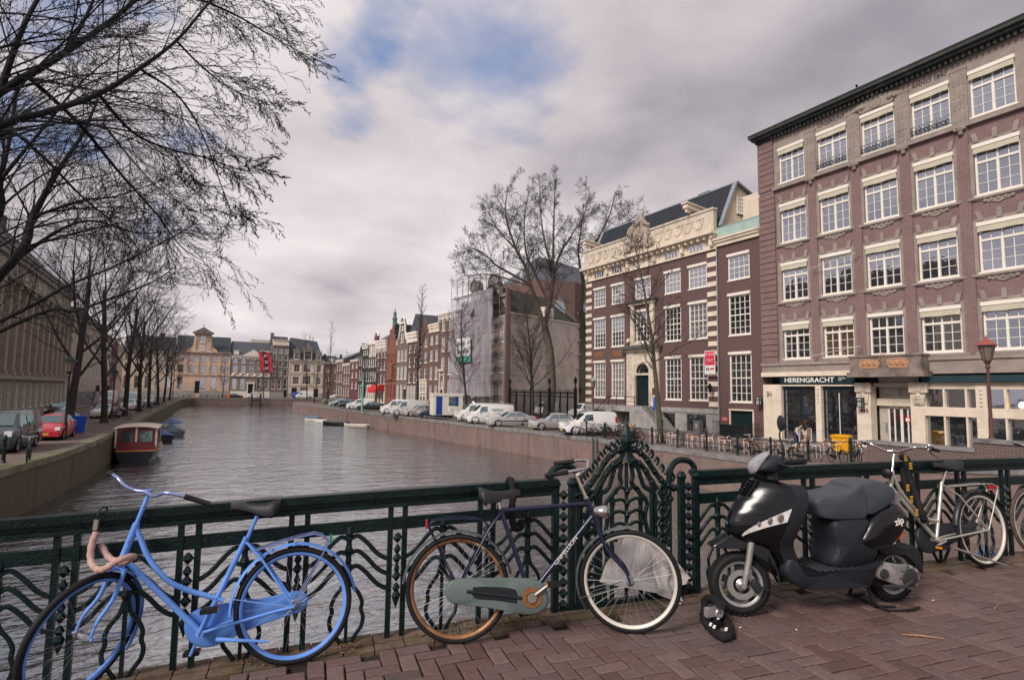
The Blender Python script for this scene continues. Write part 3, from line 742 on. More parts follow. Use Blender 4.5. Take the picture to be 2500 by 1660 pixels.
for s_ in(-1,1):
 mb.prism([(9.35+s_*1.35,5.05),(9.35+s_*1.5,5.4),(9.35+s_*1.3,5.66),(9.35+s_*.3,5.62),(9.35+s_*.18,5.35),(9.35+s_*.35,5.08)][::s_],-1.09,-1.052)
 for k in range(3):mb.lathe((9.35+s_*(.5+.33*k),-1.09,5.36),[(.15,.0),(.1,-.04),(.02,-.06)],8,axis='y')
mb.tube([(9.1,-1.1,5.45),(9.25,-1.12,6.0)],.02,4);mb.tube([(9.35,-1.1,5.45),(9.35,-1.12,6.05)],.02,4);mb.tube([(9.6,-1.1,5.45),(9.45,-1.12,6.0)],.02,4)
obj('carved_emblem',mb,mat('gilt_orange_carving',(.40,.22,.12),.7,var=.35,scale=9),rb)
piers=[(0,1.52),(4.20,4.62),(7.05,7.95),(10.3,11.05),(13.65,14.15),(17.3,18.3)]
mb=MB()
for a,b in piers:mb.box(a,b,-.10,.55,0,4.0)
mb.box(0,7.1,-.10,.55,4.0,4.12);mb.box(-.03,7.15,-.26,-.0,4.70,5.02)
mb.box(11.05,W_RB,.02,.55,3.84,4.2)
mb.box(11.05,W_RB,-.06,.5,2.28,2.80)
mb.box(7.95,10.3,.6,.9,2.78,3.22)
for u in(12.0,14.9,13.1,16.6):mb.box(u,u+.1,-.02,.3,.5,3.84)
obj('shopfront',mb,CREAM,rb)
mb=MB()
for u in(7.1,10.35):
 mb.box(u-.05,u+.95,-.26,-.102,3.62,4.2);mb.box(u+.2,u+.65,-.30,-.262,3.72,4.1);mb.prism([(u+.15,2.9),(u+.7,2.9),(u+.8,3.5),(u+.05,3.5)],-.2,-.102)
 for k in range(3):mb.lathe((u+.42,-.2,3.05+k*.2),[(.16,0),(.1,-.06),(.02,-.08)],8,axis='y')
for u in(4.41,13.9):
 for k in range(5):mb.lathe((u,-.1,3.8-k*.22),[(.1,.0),(.07,-.04),(.01,-.06)],6,axis='y')
obj('carved_pier_ornament',mb,CREAMST,rb)
mb=MB();mb.box(1.53,7.02,-.14,-.0,4.122,4.69);obj('sign_board',mb,mat('petrol_sign_board',(.012,.03,.038),.4),rb)
LETW=mat('white_lettering',(.8,.77,.70),.5)
sb=[o for o in children(rb)if o.name.startswith('sign_board')][0]
obj('lettering',text_mesh('HERENGRACHT',.47,LETW,'lettering',.008,xs=1.12,bold=.006),None,sb,(3.75,-.15,4.41),(PI/2,0,0))
obj('lettering',text_mesh('FOOD\nDRINKS\nART',.12,LETW,'lettering',.006,align='LEFT',xs=1.2),None,sb,(5.9,-.15,4.52),(PI/2,0,0))
obj('house_number',text_mesh('435',.33,mat('dark_numeral',(.02,.03,.03),.4),'house_number',.01,xs=1.1,bold=.006),None,rb,(7.55,-.12,2.42),(PI/2,0,0))
GL_SHOP=glass('shop_glass',(.010,.012,.014),.05)
GL_SHOPR=glass('reflecting_shop_glass',(.02,.03,.033),.12)
mb=MB();mb.box(0,W_RB,1.1,1.2,0,5.0);mb.box(0,.3,.5,1.1,0,5.0);obj('interior_wall',mb,mat('dim_interior',(.05,.045,.04),.9),rb)
for a,b,gm in((1.52,4.20,GL_SHOP),(4.62,7.05,GL_SHOP)):
 mb=MB();d=.24
 for x in(a,(a+b)/2-.04,b-.08):mb.box(x,x+.08,d-.06,d+.04,.0,3.7)
 for z in(0,1.05,1.95,2.85):mb.box(a,b,d-.05,d+.03,z,z+.06)
 mb.box(a,b,d-.1,d+.05,3.7,4.0)
 o=obj('shop_window',mb,mat('petrol_shop_frame',(.012,.025,.032),.4),rb);p=MB();p.poly([(a,d,0),(b,d,0),(b,d,4),(a,d,4)]);obj('pane',p,gm,o)
mb=MB();mb.box(5.75,5.79,.1,.14,.0,3.55);obj('door_bar',mb,LETW,rb)
for a,b in((11.05,12.0),(12.1,13.1),(13.2,13.65),(14.15,14.9),(15.0,16.6),(16.7,17.3)):
 for z0,z1,gm in((.45,2.28,GL_SHOPR),(2.8,3.84,GL_DARK)):
  p=MB();p.poly([(a,.2,z0),(b,.2,z0),(b,.2,z1),(a,.2,z1)]);obj('shop_pane',p,gm,rb)
mb=MB();mb.box(11.05,W_RB,.3,.4,0,.45);mb.box(11.06,W_RB,-.3,-.0,4.22,4.6);obj('awning_case',mb,mat('petrol_awning_case',(.02,.045,.055),.5),rb)
lamp=MB();lamp.lathe((15.6,.1,3.0),[(.03,.16),(.10,.1),(.14,0),(.10,-.1),(.03,-.14)],12);obj('lamp',lamp,mat('lit_warm_bulb',(1,.75,.4),.5,emit=((1,.62,.22),9)),rb)
mb=MB();mb.box(7.95,10.3,.9,1.0,3.22,4.6);mb.box(7.95,8.5,.85,1.0,0,2.78);mb.box(10.05,10.3,.85,1.0,0,2.78);mb.box(7.9,10.35,.3,.42,3.95,4.2)
obj('entrance_panel',mb,mat('grey_cream_panel',(.42,.38,.33),.6),rb)
ds=MB()
for a in(8.5,9.28):
 for x in(a,a+.33,a+.70):ds.box(x,x+.07,.84,.92,.0,2.7)
 ds.box(a,a+.77,.84,.921,2.62,2.75);ds.box(a,a+.77,.84,.921,0,.25)
ed=obj('door',ds,FRAMEW,rb);p=MB();p.poly([(8.5,.88,.2),(10.05,.88,.2),(10.05,.88,2.7),(8.5,.88,2.7)]);obj('pane',p,GL_SHOPR,ed)
p=MB();p.lathe((9.63,.822,1.95),[(.12,0),(.12,.004)],20,axis='y',m=0);p.lathe((9.63,.83,1.95),[(.17,0),(.17,.006)],20,axis='y',m=1);obj('sticker',p,[LETW,mat('red_sticker',(.6,.05,.06),.5)],ed)
p=MB();p.box(8.3,8.42,.82,.85,1.1,1.7);p.box(9.1,9.4,.89,.9,3.4,3.8);obj('intercom',p,mat('dull_steel',(.3,.3,.3),.4,metal=.6),rb)
for z,u in((5.95,3.1),(12.05,3.1)):
 mb=MB();mb.tube([(4.45,-.55,z+.15),(7.65,-.55,z+.6)],.03,6);mb.tube([(4.5,-.55,z+.15),(4.5,0,z)],.025,5);mb.tube([(7.6,-.55,z+.6),(7.6,0,z+.45)],.025,5);obj('flag_rod',mb,mat('dull_white_rod',(.5,.47,.45),.5),rb)
def wall_lantern(par,u,z,y=-.1):
 mb=MB();w,h,d=.30,.62,.25
 for x in(-w/2,w/2):
  for yy in(-.35-d/2,-.35+d/2):mb.box(u+x-.02,u+x+.02,y+yy-.02,y+yy+.02,z,z+h)
 for zz in(z,z+h-.04,z+h*.6):mb.box(u-w/2-.03,u+w/2+.03,y-.35-d/2-.03,y-.35+d/2+.03,zz,zz+.04)
 mb.box(u-.04,u+.04,y-.3,y,z+.3,z+.36)
 o=obj('wall_lantern',mb,BLACKM,par);g_=MB();g_.box(u-w/2+.02,u+w/2-.02,y-.35-d/2+.02,y-.35+d/2-.02,z+.04,z+h-.05);obj('glass',g_,mat('frosted_lantern_glass',(.35,.38,.36),.3),o)
wall_lantern(rb,7.5,2.65);wall_lantern(rb,-.15,2.6)
mb=MB();mb.box(.48,.56,-.3,-.1,3.52,3.58);mb.box(.42,.62,-.46,-.26,3.50,3.62);mb.box(.72,.82,-.4,-.25,3.46,3.56);mb.beam((.55,-.3,3.55),(.78,-.3,3.5),.03,.03);obj('security_camera',mb,mat('pale_camera',(.5,.5,.48),.4),rb)
t=thing('pigeon','small dark pigeon perched on the edge of the roof cornice above the cartouche','bird',(XF-.8,21.4,23.5),0.4)
mb=MB();mb.puff([(-.22,.10),(-.1,.08),(.02,.07),(.1,.12),(.13,.2),(.17,.24),(.15,.28),(.1,.28),(.04,.2),(-.08,.16),(-.24,.13)],.06);mb.tube([(0,.02,.08),(0,.02,0)],.008,4);mb.tube([(0,-.02,.08),(0,-.02,0)],.008,4)
obj('body',mb,mat('pigeon_feather',(.06,.06,.07),.7),t,smooth=60)
nh=thing('canal_house','narrow purple-brown brick house with one window per floor and a dark green double door','house',(XF,33.93,0),-PI/2)
Wn=4.27;ops=[(1.12,3.22,2.75,6.55),(1.12,3.22,8.08,11.3),(1.12,3.22,12.58,14.55),(1.15,3.25,.02,2.05)]
mb=MB();wall_mesh(mb,Wn,15.65,ops,depth=12);obj('wall',mb,BR_PUR,nh)
for(a,b,c,d),k in zip(ops[:3],('sash4x6','sash4x6','sash4x4')):
 wd=window(nh,a,b,c,d,k,gm=GL_DARK if c<12 else GL_SKY,depth=.1);blind_box(wd,b-a,d-c,0,depth=.1)
door(nh,*ops[3]);mb=MB();mb.box(1.03,1.148,-.05,.14,0,2.17);mb.box(3.252,3.37,-.05,.14,0,2.17);mb.box(1.03,3.37,-.1,-.052,2.08,2.2);obj('door_frame',mb,CREAM,nh)
cornice(nh,0,Wn,15.62,.66,.45,CREAM)
mb=MB()
wall_mesh(mb,5.6,20.5,[(2.0,2.95,17.9,19.9)],z0=16.2,y=3.2,u0=-1.2,depth=11);obj('terrace_storey',mb,CREAM,nh)
window(nh,2.0,2.95,17.9,19.9,'sash3x4',gm=GL_DARK,y=3.2)
mb=MB();mb.poly([(-.0,-.1,16.3),(Wn,-.1,16.3),(Wn,-.1,17.2),(0,-.1,17.2)]);mb.box(0,Wn,-.14,-.08,17.2,17.24)
for k in range(4):mb.box(.1+k*1.35,.14+k*1.35,-.14,-.1,16.3,17.2)
obj('balustrade',mb,mat('green_glass_balustrade',(.35,.47,.43),.2,var=.1),nh)
mb=MB();mb.lathe((.05,-.12,1.2),[(.055,0),(.055,14.4),(.12,14.5),(.14,14.8)],8);obj('drainpipe',mb,LEAD,nh)
mb=MB();mb.box(.25,.8,-.03,-.002,1.2,1.5,0);o=obj('sign',mb,mat('red_notice',(.6,.10,.12),.5),nh)
obj('lettering',text_mesh('TE HUUR',.11,LETW,'lettering',.004),None,o,(.52,-.036,1.35),(PI/2,0,0))
mb=MB()
for u0 in(-.3,3.45):
 for k in range(7):mb.tube([(u0+k*.13,-.5,0),(u0+k*.13,-.5,1.25),(u0+k*.13,-.5,1.32)],[.014,.014,.003],4)
 mb.box(u0-.02,u0+.8,-.52,-.48,1.08,1.12);mb.box(u0-.02,u0+.8,-.52,-.48,.15,.19)
obj('area_railing',mb,BLACKM,nh)
dh=thing('canal_mansion','wide purple-brown brick mansion with cream striped corners, carved parapet and central portal','house',(XF,52.4,0),-PI/2)
Wd=18.45;U5=[(1.42,3.42),(4.42,6.45),(8.15,10.35),(12.28,14.28),(15.25,17.33)]
ops=[]
for k,(a,b)in enumerate(U5):
 if k!=2:ops.append((a,b,2.8,6.52,'sash4x6'))
 ops.append((a,b,8.08,11.15,'sash4x6')if k!=2 else(a+.1,b-.1,8.3,11.25,'sash4x6'));ops.append((a,b,12.5,14.42,'sash4x4'))
PORT=(8.25,10.25,2.12,6.55)
bas=[(1.5,3.4,.1,1.55),(4.4,6.5,.1,1.55),(11.9,13.5,.1,1.6),(14.9,17.1,.1,1.6)]
mb=MB();wall_mesh(mb,Wd,15.5,[o[:4]for o in ops]+[PORT],z0=2.12,depth=13,rev=.2);obj('wall',mb,BR_PUR,dh)
mb=MB();wall_mesh(mb,Wd,2.12,bas,y=-.06,depth=13);mb.box(-.05,Wd+.05,-.14,-.062,1.72,2.12);obj('plinth',mb,STONEG,dh)
for a,b,c,d in bas:
 mb=MB();mb.poly([(a,.1,c),(b,.1,c),(b,.1,d),(a,.1,d)],0)
 for k in range(int((b-a)/.14)):mb.box(a+k*.14,a+k*.14+.02,.0,.02,c,d,1)
 obj('basement_window',mb,[GL_SHOP,BLACKM],dh)
for o in ops:
 gm=GL_SKY if o[2]>12 else rnd.choice([GL_MID,GL_CURT,GL_DARK,GL_MID])
 wd=window(dh,*o[:4],o[4],gm=gm,depth=.1);blind_box(wd,o[1]-o[0],o[3]-o[2],0,depth=.1)
mb=MB()
for u0,u1 in((-.03,1.0),(17.42,18.48)):
 mb=MB()
 for k in range(16):
  z=2.3+k*.84;mb.box(u0,u1,-.07,-.003,z,z+.40)
 obj('quoin',mb,CREAM,dh)
mb=MB();mb.box(-.05,Wd+.05,-.10,13,15.5,16.5);mb.box(-.05,2.9,-.12,-.102,14.9,15.5)if False else None
mb.box(-.02,Wd+.02,-.16,-.102,15.5,15.62);mb.box(-.1,Wd+.1,-.45,0,16.502,16.72);mb.box(-.2,Wd+.2,-.85,0,16.722,17.0)
for k in range(26):
 u=.25+k*.72;mb.box(u,u+.2,-.62,-.11,16.38,16.7)
for u in(.35,3.95,7.35,11.15,14.75,18.1):mb.prism([(u-.16,15.75),(u+.16,15.75),(u+.2,16.5),(u-.2,16.5)],-.42,-.103);mb.lathe((u,-.42,15.9),[(.16,0),(.1,-.06),(.02,-.08)],8,axis='y')
obj('entablature',mb,CREAM,dh)
for a,b in U5[:2]+U5[3:]:
 c=(a+b)/2
 mb=MB();mb.poly([(c-.85,-.112,15.72),(c+.85,-.112,15.72),(c+.85,-.112,16.3),(c-.85,-.112,16.3)],0)
 for x in(-.85,-.42,-.03,.36,.79):mb.box(c+x,c+x+.07,-.15,-.113,15.7,16.32,1)
 obj('attic_window',mb,[GL_MID,FRAMEW],dh)
mb=MB()
mb.box(0,Wd,-.35,.05,17.002,18.85);mb.box(-.06,Wd+.06,-.45,.1,18.852,19.02)
for h in((.7,7.2),(11.2,17.8)):
 k=0;u=h[0]
 while u+1.25<h[1]+.1:
  c=u+.62
  for q in range(9):
   a0=PI+PI*q/9;a1=PI+PI*(q+1)/9
   mb.beam((c+.5*math.cos(a0),-.37,18.35+.85*math.sin(a0)),(c+.5*math.cos(a1),-.37,18.35+.85*math.sin(a1)),.1,.13)
  mb.lathe((c,-.36,17.6),[(.17,0),(.11,-.07),(.02,-.1)],8,axis='y');mb.lathe((c+.6,-.36,18.4),[(.13,0),(.1,-.07),(.02,-.1)],8,axis='y');mb.box(c-.3,c+.3,-.41,-.352,18.3,18.42)
  u+=1.25
obj('parapet',mb,CREAMST,dh)
mb=MB();mc=9.25;rr=random.Random(3)
mb.prism([(mc-1.9,17.1),(mc-2.2,17.7),(mc-1.7,18.4),(mc-1.25,18.7),(mc-1.1,19.6),(mc-.5,20.1),(mc-.25,20.75),(mc+.3,20.8),(mc+.55,20.1),(mc+1.15,19.6),(mc+1.3,18.8),(mc+1.75,18.3),(mc+2.2,17.7),(mc+1.9,17.1)],-.5,-.1)
mb.lathe((mc,-.5,18.75),[(.78,.0),(.72,-.16),(.62,-.2),(.5,-.26),(.05,-.34)],20,axis='y')
for k in range(64):
 a=2*PI*k/64*1.0;R_=rr.uniform(.8,1.18);x=mc+R_*1.35*math.cos(a);z=18.8+R_*1.15*math.sin(a)
 if z<17.1:continue
 r_=rr.uniform(.12,.24);mb.lathe((x,-.5,z),[(r_,.05),(r_*.9,-.12),(r_*.5,-.22),(.02,-.26)],7,axis='y')
for s_ in(-1,1):
 mb.tube(smooth_pts([(mc+s_*1.9,-.6,17.3),(mc+s_*1.2,-.7,17.5),(mc+s_*1.25,-.7,18.3),(mc+s_*.95,-.65,19.1),(mc+s_*.6,-.6,19.6)]),.2,6)
obj('coat_of_arms',mb,mat('grey_carved_stone',(.46,.38,.31),.85,var=.3,scale=4,dirt=(.17,.14,.12),dscale=2.5,dlo=.45,dhi=.62,bump=.6,bscale=14),dh)
mb=MB();RZ=17.4;RY,RT=2.4,21.6;mb.poly([(0,.5,RZ),(Wd,.5,RZ),(Wd,RY,RT),(0,RY,RT)]);mb.poly([(0,RY,RT),(Wd,RY,RT),(Wd,7,19.7),(0,7,19.7)]);mb.poly([(0,7,19.7),(Wd,7,19.7),(Wd,13,19.7),(0,13,19.7)]);obj('roof',mb,SLATE,dh)
mb=MB()
for k in range(62):
 u=.15+k*.295;mb.beam((u,.46,RZ+.02),(u,RY-.04,RT),.07,.07)
for k in range(1,13):mb.beam((.05,.46+(RY-.5)*k/13,RZ+.05+(RT-RZ)*k/13),(Wd-.05,.46+(RY-.5)*k/13,RZ+.05+(RT-RZ)*k/13),.03,.05)
obj('roof_tile_rows',mb,mat('blue_black_pantile',(.05,.058,.072),.4,var=.3,scale=8),dh)
mb=MB()
mb.poly([(Wd,.5,15.6),(Wd,.5,RZ),(Wd,RY,RT),(Wd,7,19.7),(Wd,13,19.7),(Wd,13,15.6)]);mb.poly([(0,.5,15.6),(0,.5,RZ),(0,RY,RT),(0,7,19.7),(0,13,19.7),(0,13,15.6)]);sg_=obj('side_gable',mb,CREAM,dh)
f_,p_=win_mesh(.95,1.5,'sash3x4',FRAMEW,GL_DARK,.0);w_o=obj('window',f_,None,sg_,(Wd+.06,2.45,18.9),(0,0,PI/2));obj('pane',p_,None,w_o)
mb=MB()
for u in(-.05,Wd+.05):mb.beam((u,.4,RZ+.1),(u,RY,RT+.12),.42,.16);mb.beam((u,RY,RT+.12),(u,7,19.82),.42,.16)
mb.box(0,Wd,RY-.12,RY+.15,RT,RT+.12)
obj('gable_flashing',mb,LEAD,dh)
for u in(.9,15.9):
 mb=MB();mb.beam((u,1.6,19.4),(u,-1.0,19.75),.55,.42);mb.beam((u,1.3,19.68),(u,-1.12,20.0),.75,.14);mb.beam((u,-.9,19.4),(u,-.4,19.35),.2,.4);obj('hoist_beam',mb,CREAM,dh)
mb=MB();mb.box(12.6,13.4,.9,1.3,18.6,19.2);obj('skylight',mb,LEAD,dh)
mb=MB();mb.box(14.0,15.4,2.6,3.2,RT-.3,RT+.35);obj('chimney',mb,BR_DRK,dh)
mb=MB()
mb.box(7.0,8.249,-.18,-.003,2.12,7.3);mb.box(10.251,11.5,-.18,-.003,2.12,7.3)
for k in range(13):
 for u in(7.0,10.62):mb.box(u+.05,u+.83,-.22,-.182,2.2+k*.38,2.2+k*.38+.33)
N=14;arch=[(8.25,6.55),(8.25,5.5)]+[(9.25-.95*math.cos(PI*k/N),5.25+.95*math.sin(PI*k/N))for k in range(N+1)]+[(10.25,5.5),(10.25,6.55)]
mb.prism([(8.25,7.3),(8.25,5.25)]+[(9.25-.95*math.cos(PI*k/N),5.25+.95*math.sin(PI*k/N))for k in range(N+1)]+[(10.25,5.25),(10.25,7.3)],-.12,-.003)
mb.box(8.25,10.25,-.13,.1,5.05,5.25);mb.box(7.5,8.14,-.2,-.181,2.12,6.9)if False else None
for u in(8.05,10.3):mb.box(u,u+.17,-.26,-.182,2.12,6.3)
mb.box(6.9,11.6,-.34,-.003,7.31,7.6)
mb.box(7.6,8.12,-.2,-.003,8.2,11.9);mb.box(10.38,10.9,-.2,-.003,8.2,11.9);mb.box(7.4,11.1,-.3,-.003,11.91,12.2);mb.box(7.6,10.9,-.25,-.003,7.95,8.19)
mb.lathe((7.3,-.2,8.5),[(.25,.1),(.2,-.1),(.05,-.14)],8,axis='y');mb.lathe((11.2,-.2,8.5),[(.25,.1),(.2,-.1),(.05,-.14)],8,axis='y')
obj('portal',mb,CREAMST,dh)
mb=MB();mb.box(6.5,12.0,-.75,-.003,7.61,7.86);mb.box(6.9,11.6,-.5,-.003,7.862,7.95);obj('portal_cornice',mb,mat('dark_stone_ledge',(.10,.095,.09),.8),dh);mb=MB();mb.box(7.0,11.5,-.55,-.003,12.21,12.36);obj('window_ledge',mb,MT['dark_stone_ledge'],dh)
mb=MB();mb.poly([(8.25,.12,5.25),(10.25,.12,5.25),(10.25,.12,6.4),(8.25,.12,6.4)]);obj('fanlight',mb,GL_DARK,dh)
d_=door(dh,8.35,10.15,2.15,5.05)
mb=MB();mb.box(6.3,11.4,-2.0,-.142,1.6,2.1)
mb.box(6.3,6.9,-2.0,-.15,0,1.598);mb.box(9.6,11.4,-1.98,-.15,0,1.598)
for k in range(8):mb.box(11.41+k*.30,11.41+(k+1)*.30,-2.0,-.15,0,1.86-k*.235)
obj('stoop',mb,STONEG,dh)
mb=MB()
for p in((6.35,2.1),(7.6,2.1),(8.9,2.1),(10.2,2.1),(11.35,2.1)):mb.lathe((p[0],-1.92,p[1]),[(.06,0),(.03,.1),(.03,.85),(.05,.9),(.03,.98)],8)
mb.tube([(6.3,-1.92,3.0),(11.4,-1.92,3.0),(13.9,-1.92,.95)],.035,6);mb.tube([(6.3,-1.92,2.5),(11.4,-1.92,2.5),(13.9,-1.92,.5)],.022,5);mb.lathe((13.9,-1.92,0),[(.07,0),(.05,.2),(.05,.95),(.08,1.0),(.02,1.1)],8)
mb.tube([(6.3,-1.92,3.0),(4.4,-1.92,1.6)],.035,6);mb.tube([(6.3,-1.92,2.5),(4.4,-1.92,1.1)],.022,5)
obj('stair_railing',mb,BLACKM,dh)
for u,m_ in((1.9,0),(5.0,0)):mb=MB();mb.box(u-.35,u+1.1,-.02,-.003,7.1,7.65);obj('terracotta_panel',mb,mat('orange_stain_panel',(.22,.10,.055),.8,var=.3,scale=6),dh)
mb=MB();mb.box(10.75,11.2,-.24,-.222,3.2,3.85);obj('plaque',mb,mat('brown_plaque',(.12,.06,.04),.5),dh)
def carriage_lantern(par,u,z):
 mb=MB();mb.lathe((u,-.55,z),[(.03,-.12),(.05,-.08),(.12,0),(.19,.4),(.22,.42),(.12,.52),(.10,.6),(.03,.68)],6)
 mb.tube(smooth_pts([(u,-.02,z-.1),(u,-.3,z-.25),(u,-.52,z-.2),(u,-.55,z)]),.025,6);mb.ring((u,-.2,z-.12),.1,[(-.015,0),(0,.015),(.015,0),(0,-.015)],12,axis='x')
 obj('wall_lantern',mb,BLACKM,par)
carriage_lantern(dh,18.0,3.55);carriage_lantern(dh,-.35,3.3);carriage_lantern(dh,16.4,3.7)if False else None
t=thing('letting_sign','red and white letting board fixed at the drainpipe between the two purple-brown houses','sign',(XF-.45,34.0,5.0),-PI/2)
mb=MB();mb.box(-1.0,.12,-.03,.0,0,1.9,0);mb.box(-.96,.08,-.036,-.031,.72,1.86,1);mb.tube([(-1.1,0,1.93),(.3,.0,1.95)],.015,5);mb.tube([(-1.1,0,-.03),(.3,0,-.03)],.015,5)
obj('board',mb,[LETW,mat('sign_red',(.62,.04,.09),.5)],t)
obj('lettering',text_mesh('TE HUUR',.25,LETW,'lettering',.003),None,t,(-.44,-.045,1.62),(PI/2,0,0));obj('lettering',text_mesh('kantoorruimte\nca. 860 m²',.13,LETW,'lettering',.003),None,t,(-.44,-.045,1.15),(PI/2,0,0))
obj('lettering',text_mesh('KS',.32,mat('dark_numeral',(.02,.03,.03)),'lettering',.003,bold=.01),None,t,(-.68,-.045,.4),(PI/2,0,0))
mb=MB();mb.box(-.42,.02,-.045,-.034,.35,.5);obj('red_bar',mb,MT['sign_red'],t)
L0,L1=Vector((37.0,66.0)),Vector((33.2,140.0));LD=(L1-L0).normalized();LN=Vector((LD.y,-LD.x))
def PF(u,back=0.):p=L0+LD*u+LN*back;return(p.x,p.y)
def rows_for(H,n,first=1.6,top=None,gap=.95):
 tot=(top or H-.9)-first;w=[1.35,1.15,1.0,.8,.7][:n];k=(tot-gap*(n-1))/sum(w);z=first;o=[]
 for i in range(n):o.append((round(z,2),round(z+k*w[i],2)));z+=k*w[i]+gap
 return o
def fh(label,u0,u1,H,wm,cols,n,ww=1.0,kind='sash2x4',**kw):
 W=u1-u0;top=kw.pop('ztop',None);r=rows_for(H,n,kw.pop('first',1.6),top)
 wins=grid_wins(W,cols,r,ww,kind);dcol=kw.pop('dcol',None);drs=[]
 if dcol is not None:
  p=W/cols;c=p*(dcol+.5);wins=[w for w in wins if not(abs((w[0]+w[1])/2-c)<.2 and w[2]==r[0][0])];drs=[(c-.55,c+.55,.9,3.4),]
  wins.append((c-.5,c+.5,3.55,r[0][1],'small'))
 return house(label,PF(u1),PF(u0),kw.pop('depth',11),H,wm,wins+kw.pop('more',[]),doors=drs,**kw)
ha=fh('brown brick house with white cornice and stone doorway, directly left of the scaffolding',16.6,24.6,15.9,BR_BRN,3,4,1.35,'sash3x6',corn=(.9,.6,WHITE,6),roof='flat',dcol=0,base=(1.3,STONEG),chim=((2.5,5,16),(6.5,5,16)))
mb=MB();mb.box(.35,.75,-.2,-.003,.9,6.4);mb.box(1.95,2.35,-.2,-.003,.9,6.4);mb.box(.2,2.5,-.4,-.003,6.4,6.75);mb.box(.3,2.4,-1.4,-.06,0,.9);obj('doorway',mb,CREAMST,ha)
hb=fh('narrow brown house with cream attic band, two windows wide',24.75,29.0,14.6,BR_BRN,2,4,1.1,'sash2x4',corn=(1.5,.35,CREAM,0),roof='side',rise=2.5,ztop=12.6)
hc=fh('brown house with steep tiled roof behind the tall narrow street tree',29.1,34.0,13.2,BR_BRN,2,4,1.25,'two',roof='front',rise=3.2,rm=SLATEB,gls=[GL_DARK,GL_MID],top=[(0,13.2),(4.9,13.2),(2.45,16.2)])
mb=MB();mb.box(.3,4.6,-.1,-.003,0,4.9);mb.box(.2,4.7,-.25,-.003,4.9,5.2);obj('shopfront',mb,CREAM,hc)
for u in(.6,1.9,3.2):window(hc,u,u+1.1,2.8,4.6,'cross',y=-.26,gm=GL_MID);window(hc,u,u+1.1,.5,2.4,'two',y=-.26,gm=GL_DARK)
hd=fh('brown brick house with broad cream neck cornice and arched windows',34.1,38.8,13.9,BR_PUR,2,3,1.15,'two',corn=(1.9,.5,WHITE,0),roof='front',rise=3.4,rm=SLATEB,ztop=11.6,first=4.6)
for u in(.4,1.9,3.3):window(hd,u,u+1.0,1.2,4.0,'tall',y=-.2,gm=GL_CURT)
he=fh('grey-brown house with white-edged bell gable and rows of three white windows',38.9,44.6,11.8,BR_GRY,3,3,1.3,'sash3x6',first=1.4,gls=[GL_MID,GL_CURT],roof='front',rise=4.0,dcol=2,top=[(0,11.8),(5.7,11.8),(5.5,12.6),(4.7,13.2),(4.25,14.4),(4.05,15.8),(3.7,16.2),(3.3,16.9),(2.85,17.1),(2.4,16.9),(2.0,16.2),(1.65,15.8),(1.45,14.4),(1.0,13.2),(.2,12.6)])
mb=MB()
for s_ in(-1,1):mb.tube([(2.85+s_*x,-.05,z)for x,z in((2.8,11.9),(2.65,12.6),(1.85,13.2),(1.4,14.4),(1.2,15.8),(.85,16.2))],.17,6)
mb.tube([(2.85+.95*math.cos(a),-.1,16.2+.9*math.sin(a))for a in[PI*k/10 for k in range(11)]],.16,6);mb.box(1.8,3.9,-.25,-.003,15.9,16.25)
obj('gable_coping',mb,WHITE,he);window(he,2.3,3.4,12.2,13.9,'two',y=-.16);window(he,2.5,3.2,14.5,15.5,'small',y=-.16)
hf=fh('ornate red gothic house with stepped pinnacle gable and small green spire',44.7,50.2,11.4,BR_ORN,3,3,.95,'two',fm=mat('red_window_frame',(.45,.10,.10),.5),gls=[GL_DARK,GL_MID],roof='front',rise=4.4,top=[(0,11.4),(5.5,11.4),(5.2,12.2),(4.6,12.2),(4.5,13.2),(4.0,13.3),(3.9,14.4),(3.4,14.5),(3.3,15.6),(2.9,16.4),(2.5,15.6),(2.2,15.6),(2.1,14.5),(1.6,14.4),(1.5,13.3),(1.0,13.2),(.9,12.2),(.3,12.2)])
mb=MB()
for x,z in((.5,12.2),(5.0,12.2),(1.2,13.2),(4.3,13.2),(1.8,14.4),(3.7,14.4)):mb.lathe((x,0,z),[(.2,0),(.2,.5),(.26,.55),(.02,1.1)],4)
mb.box(.0,5.5,-.2,-.003,5.0,5.2);mb.box(.0,5.5,-.2,-.003,8.3,8.5);mb.box(1.5,4.0,-.4,-.003,5.21,8.29)
obj('gothic_ornament',mb,BR_ORN,hf)
mb=MB();mb.lathe((2.75,.4,16.0),[(.45,0),(.45,1.3),(.6,1.35),(.35,1.9),(.3,2.5),(.42,2.55),(.1,3.0),(.03,3.8)],8);obj('spire',mb,mat('green_copper',(.10,.19,.15),.6),hf)
hg=fh('brown brick house with white cornice and a dark chimney behind the hanging red awning',50.3,56.5,13.5,BR_PUR,3,3,1.25,'two',first=4.4,corn=(1.7,.55,WHITE,7),roof='hip',rise=3.6,ztop=11.3,chim=((1.0,4,13.4,3.8,.9),))
mb=MB();mb.box(.2,6.0,-.15,-.003,.0,4.0);obj('shopfront',mb,CREAM,hg)
for u in(.6,2.5,4.4):window(hg,u,u+1.3,.6,3.6,'two',y=-.31,gm=GL_DARK)
mb=MB();n=12
for k in range(n):
 a0,a1=PI/2*k/n,PI/2*(k+1)/n
 mb.poly([(.3,-.2-1.7*math.sin(a0),3.0+1.3*math.cos(a0)),(5.9,-.2-1.7*math.sin(a0),3.0+1.3*math.cos(a0)),(5.9,-.2-1.7*math.sin(a1),3.0+1.3*math.cos(a1)),(.3,-.2-1.7*math.sin(a1),3.0+1.3*math.cos(a1))])
mb.poly([(.3,-1.9,3.0),(5.9,-1.9,3.0),(5.9,-1.88,2.6),(.3,-1.88,2.6)])
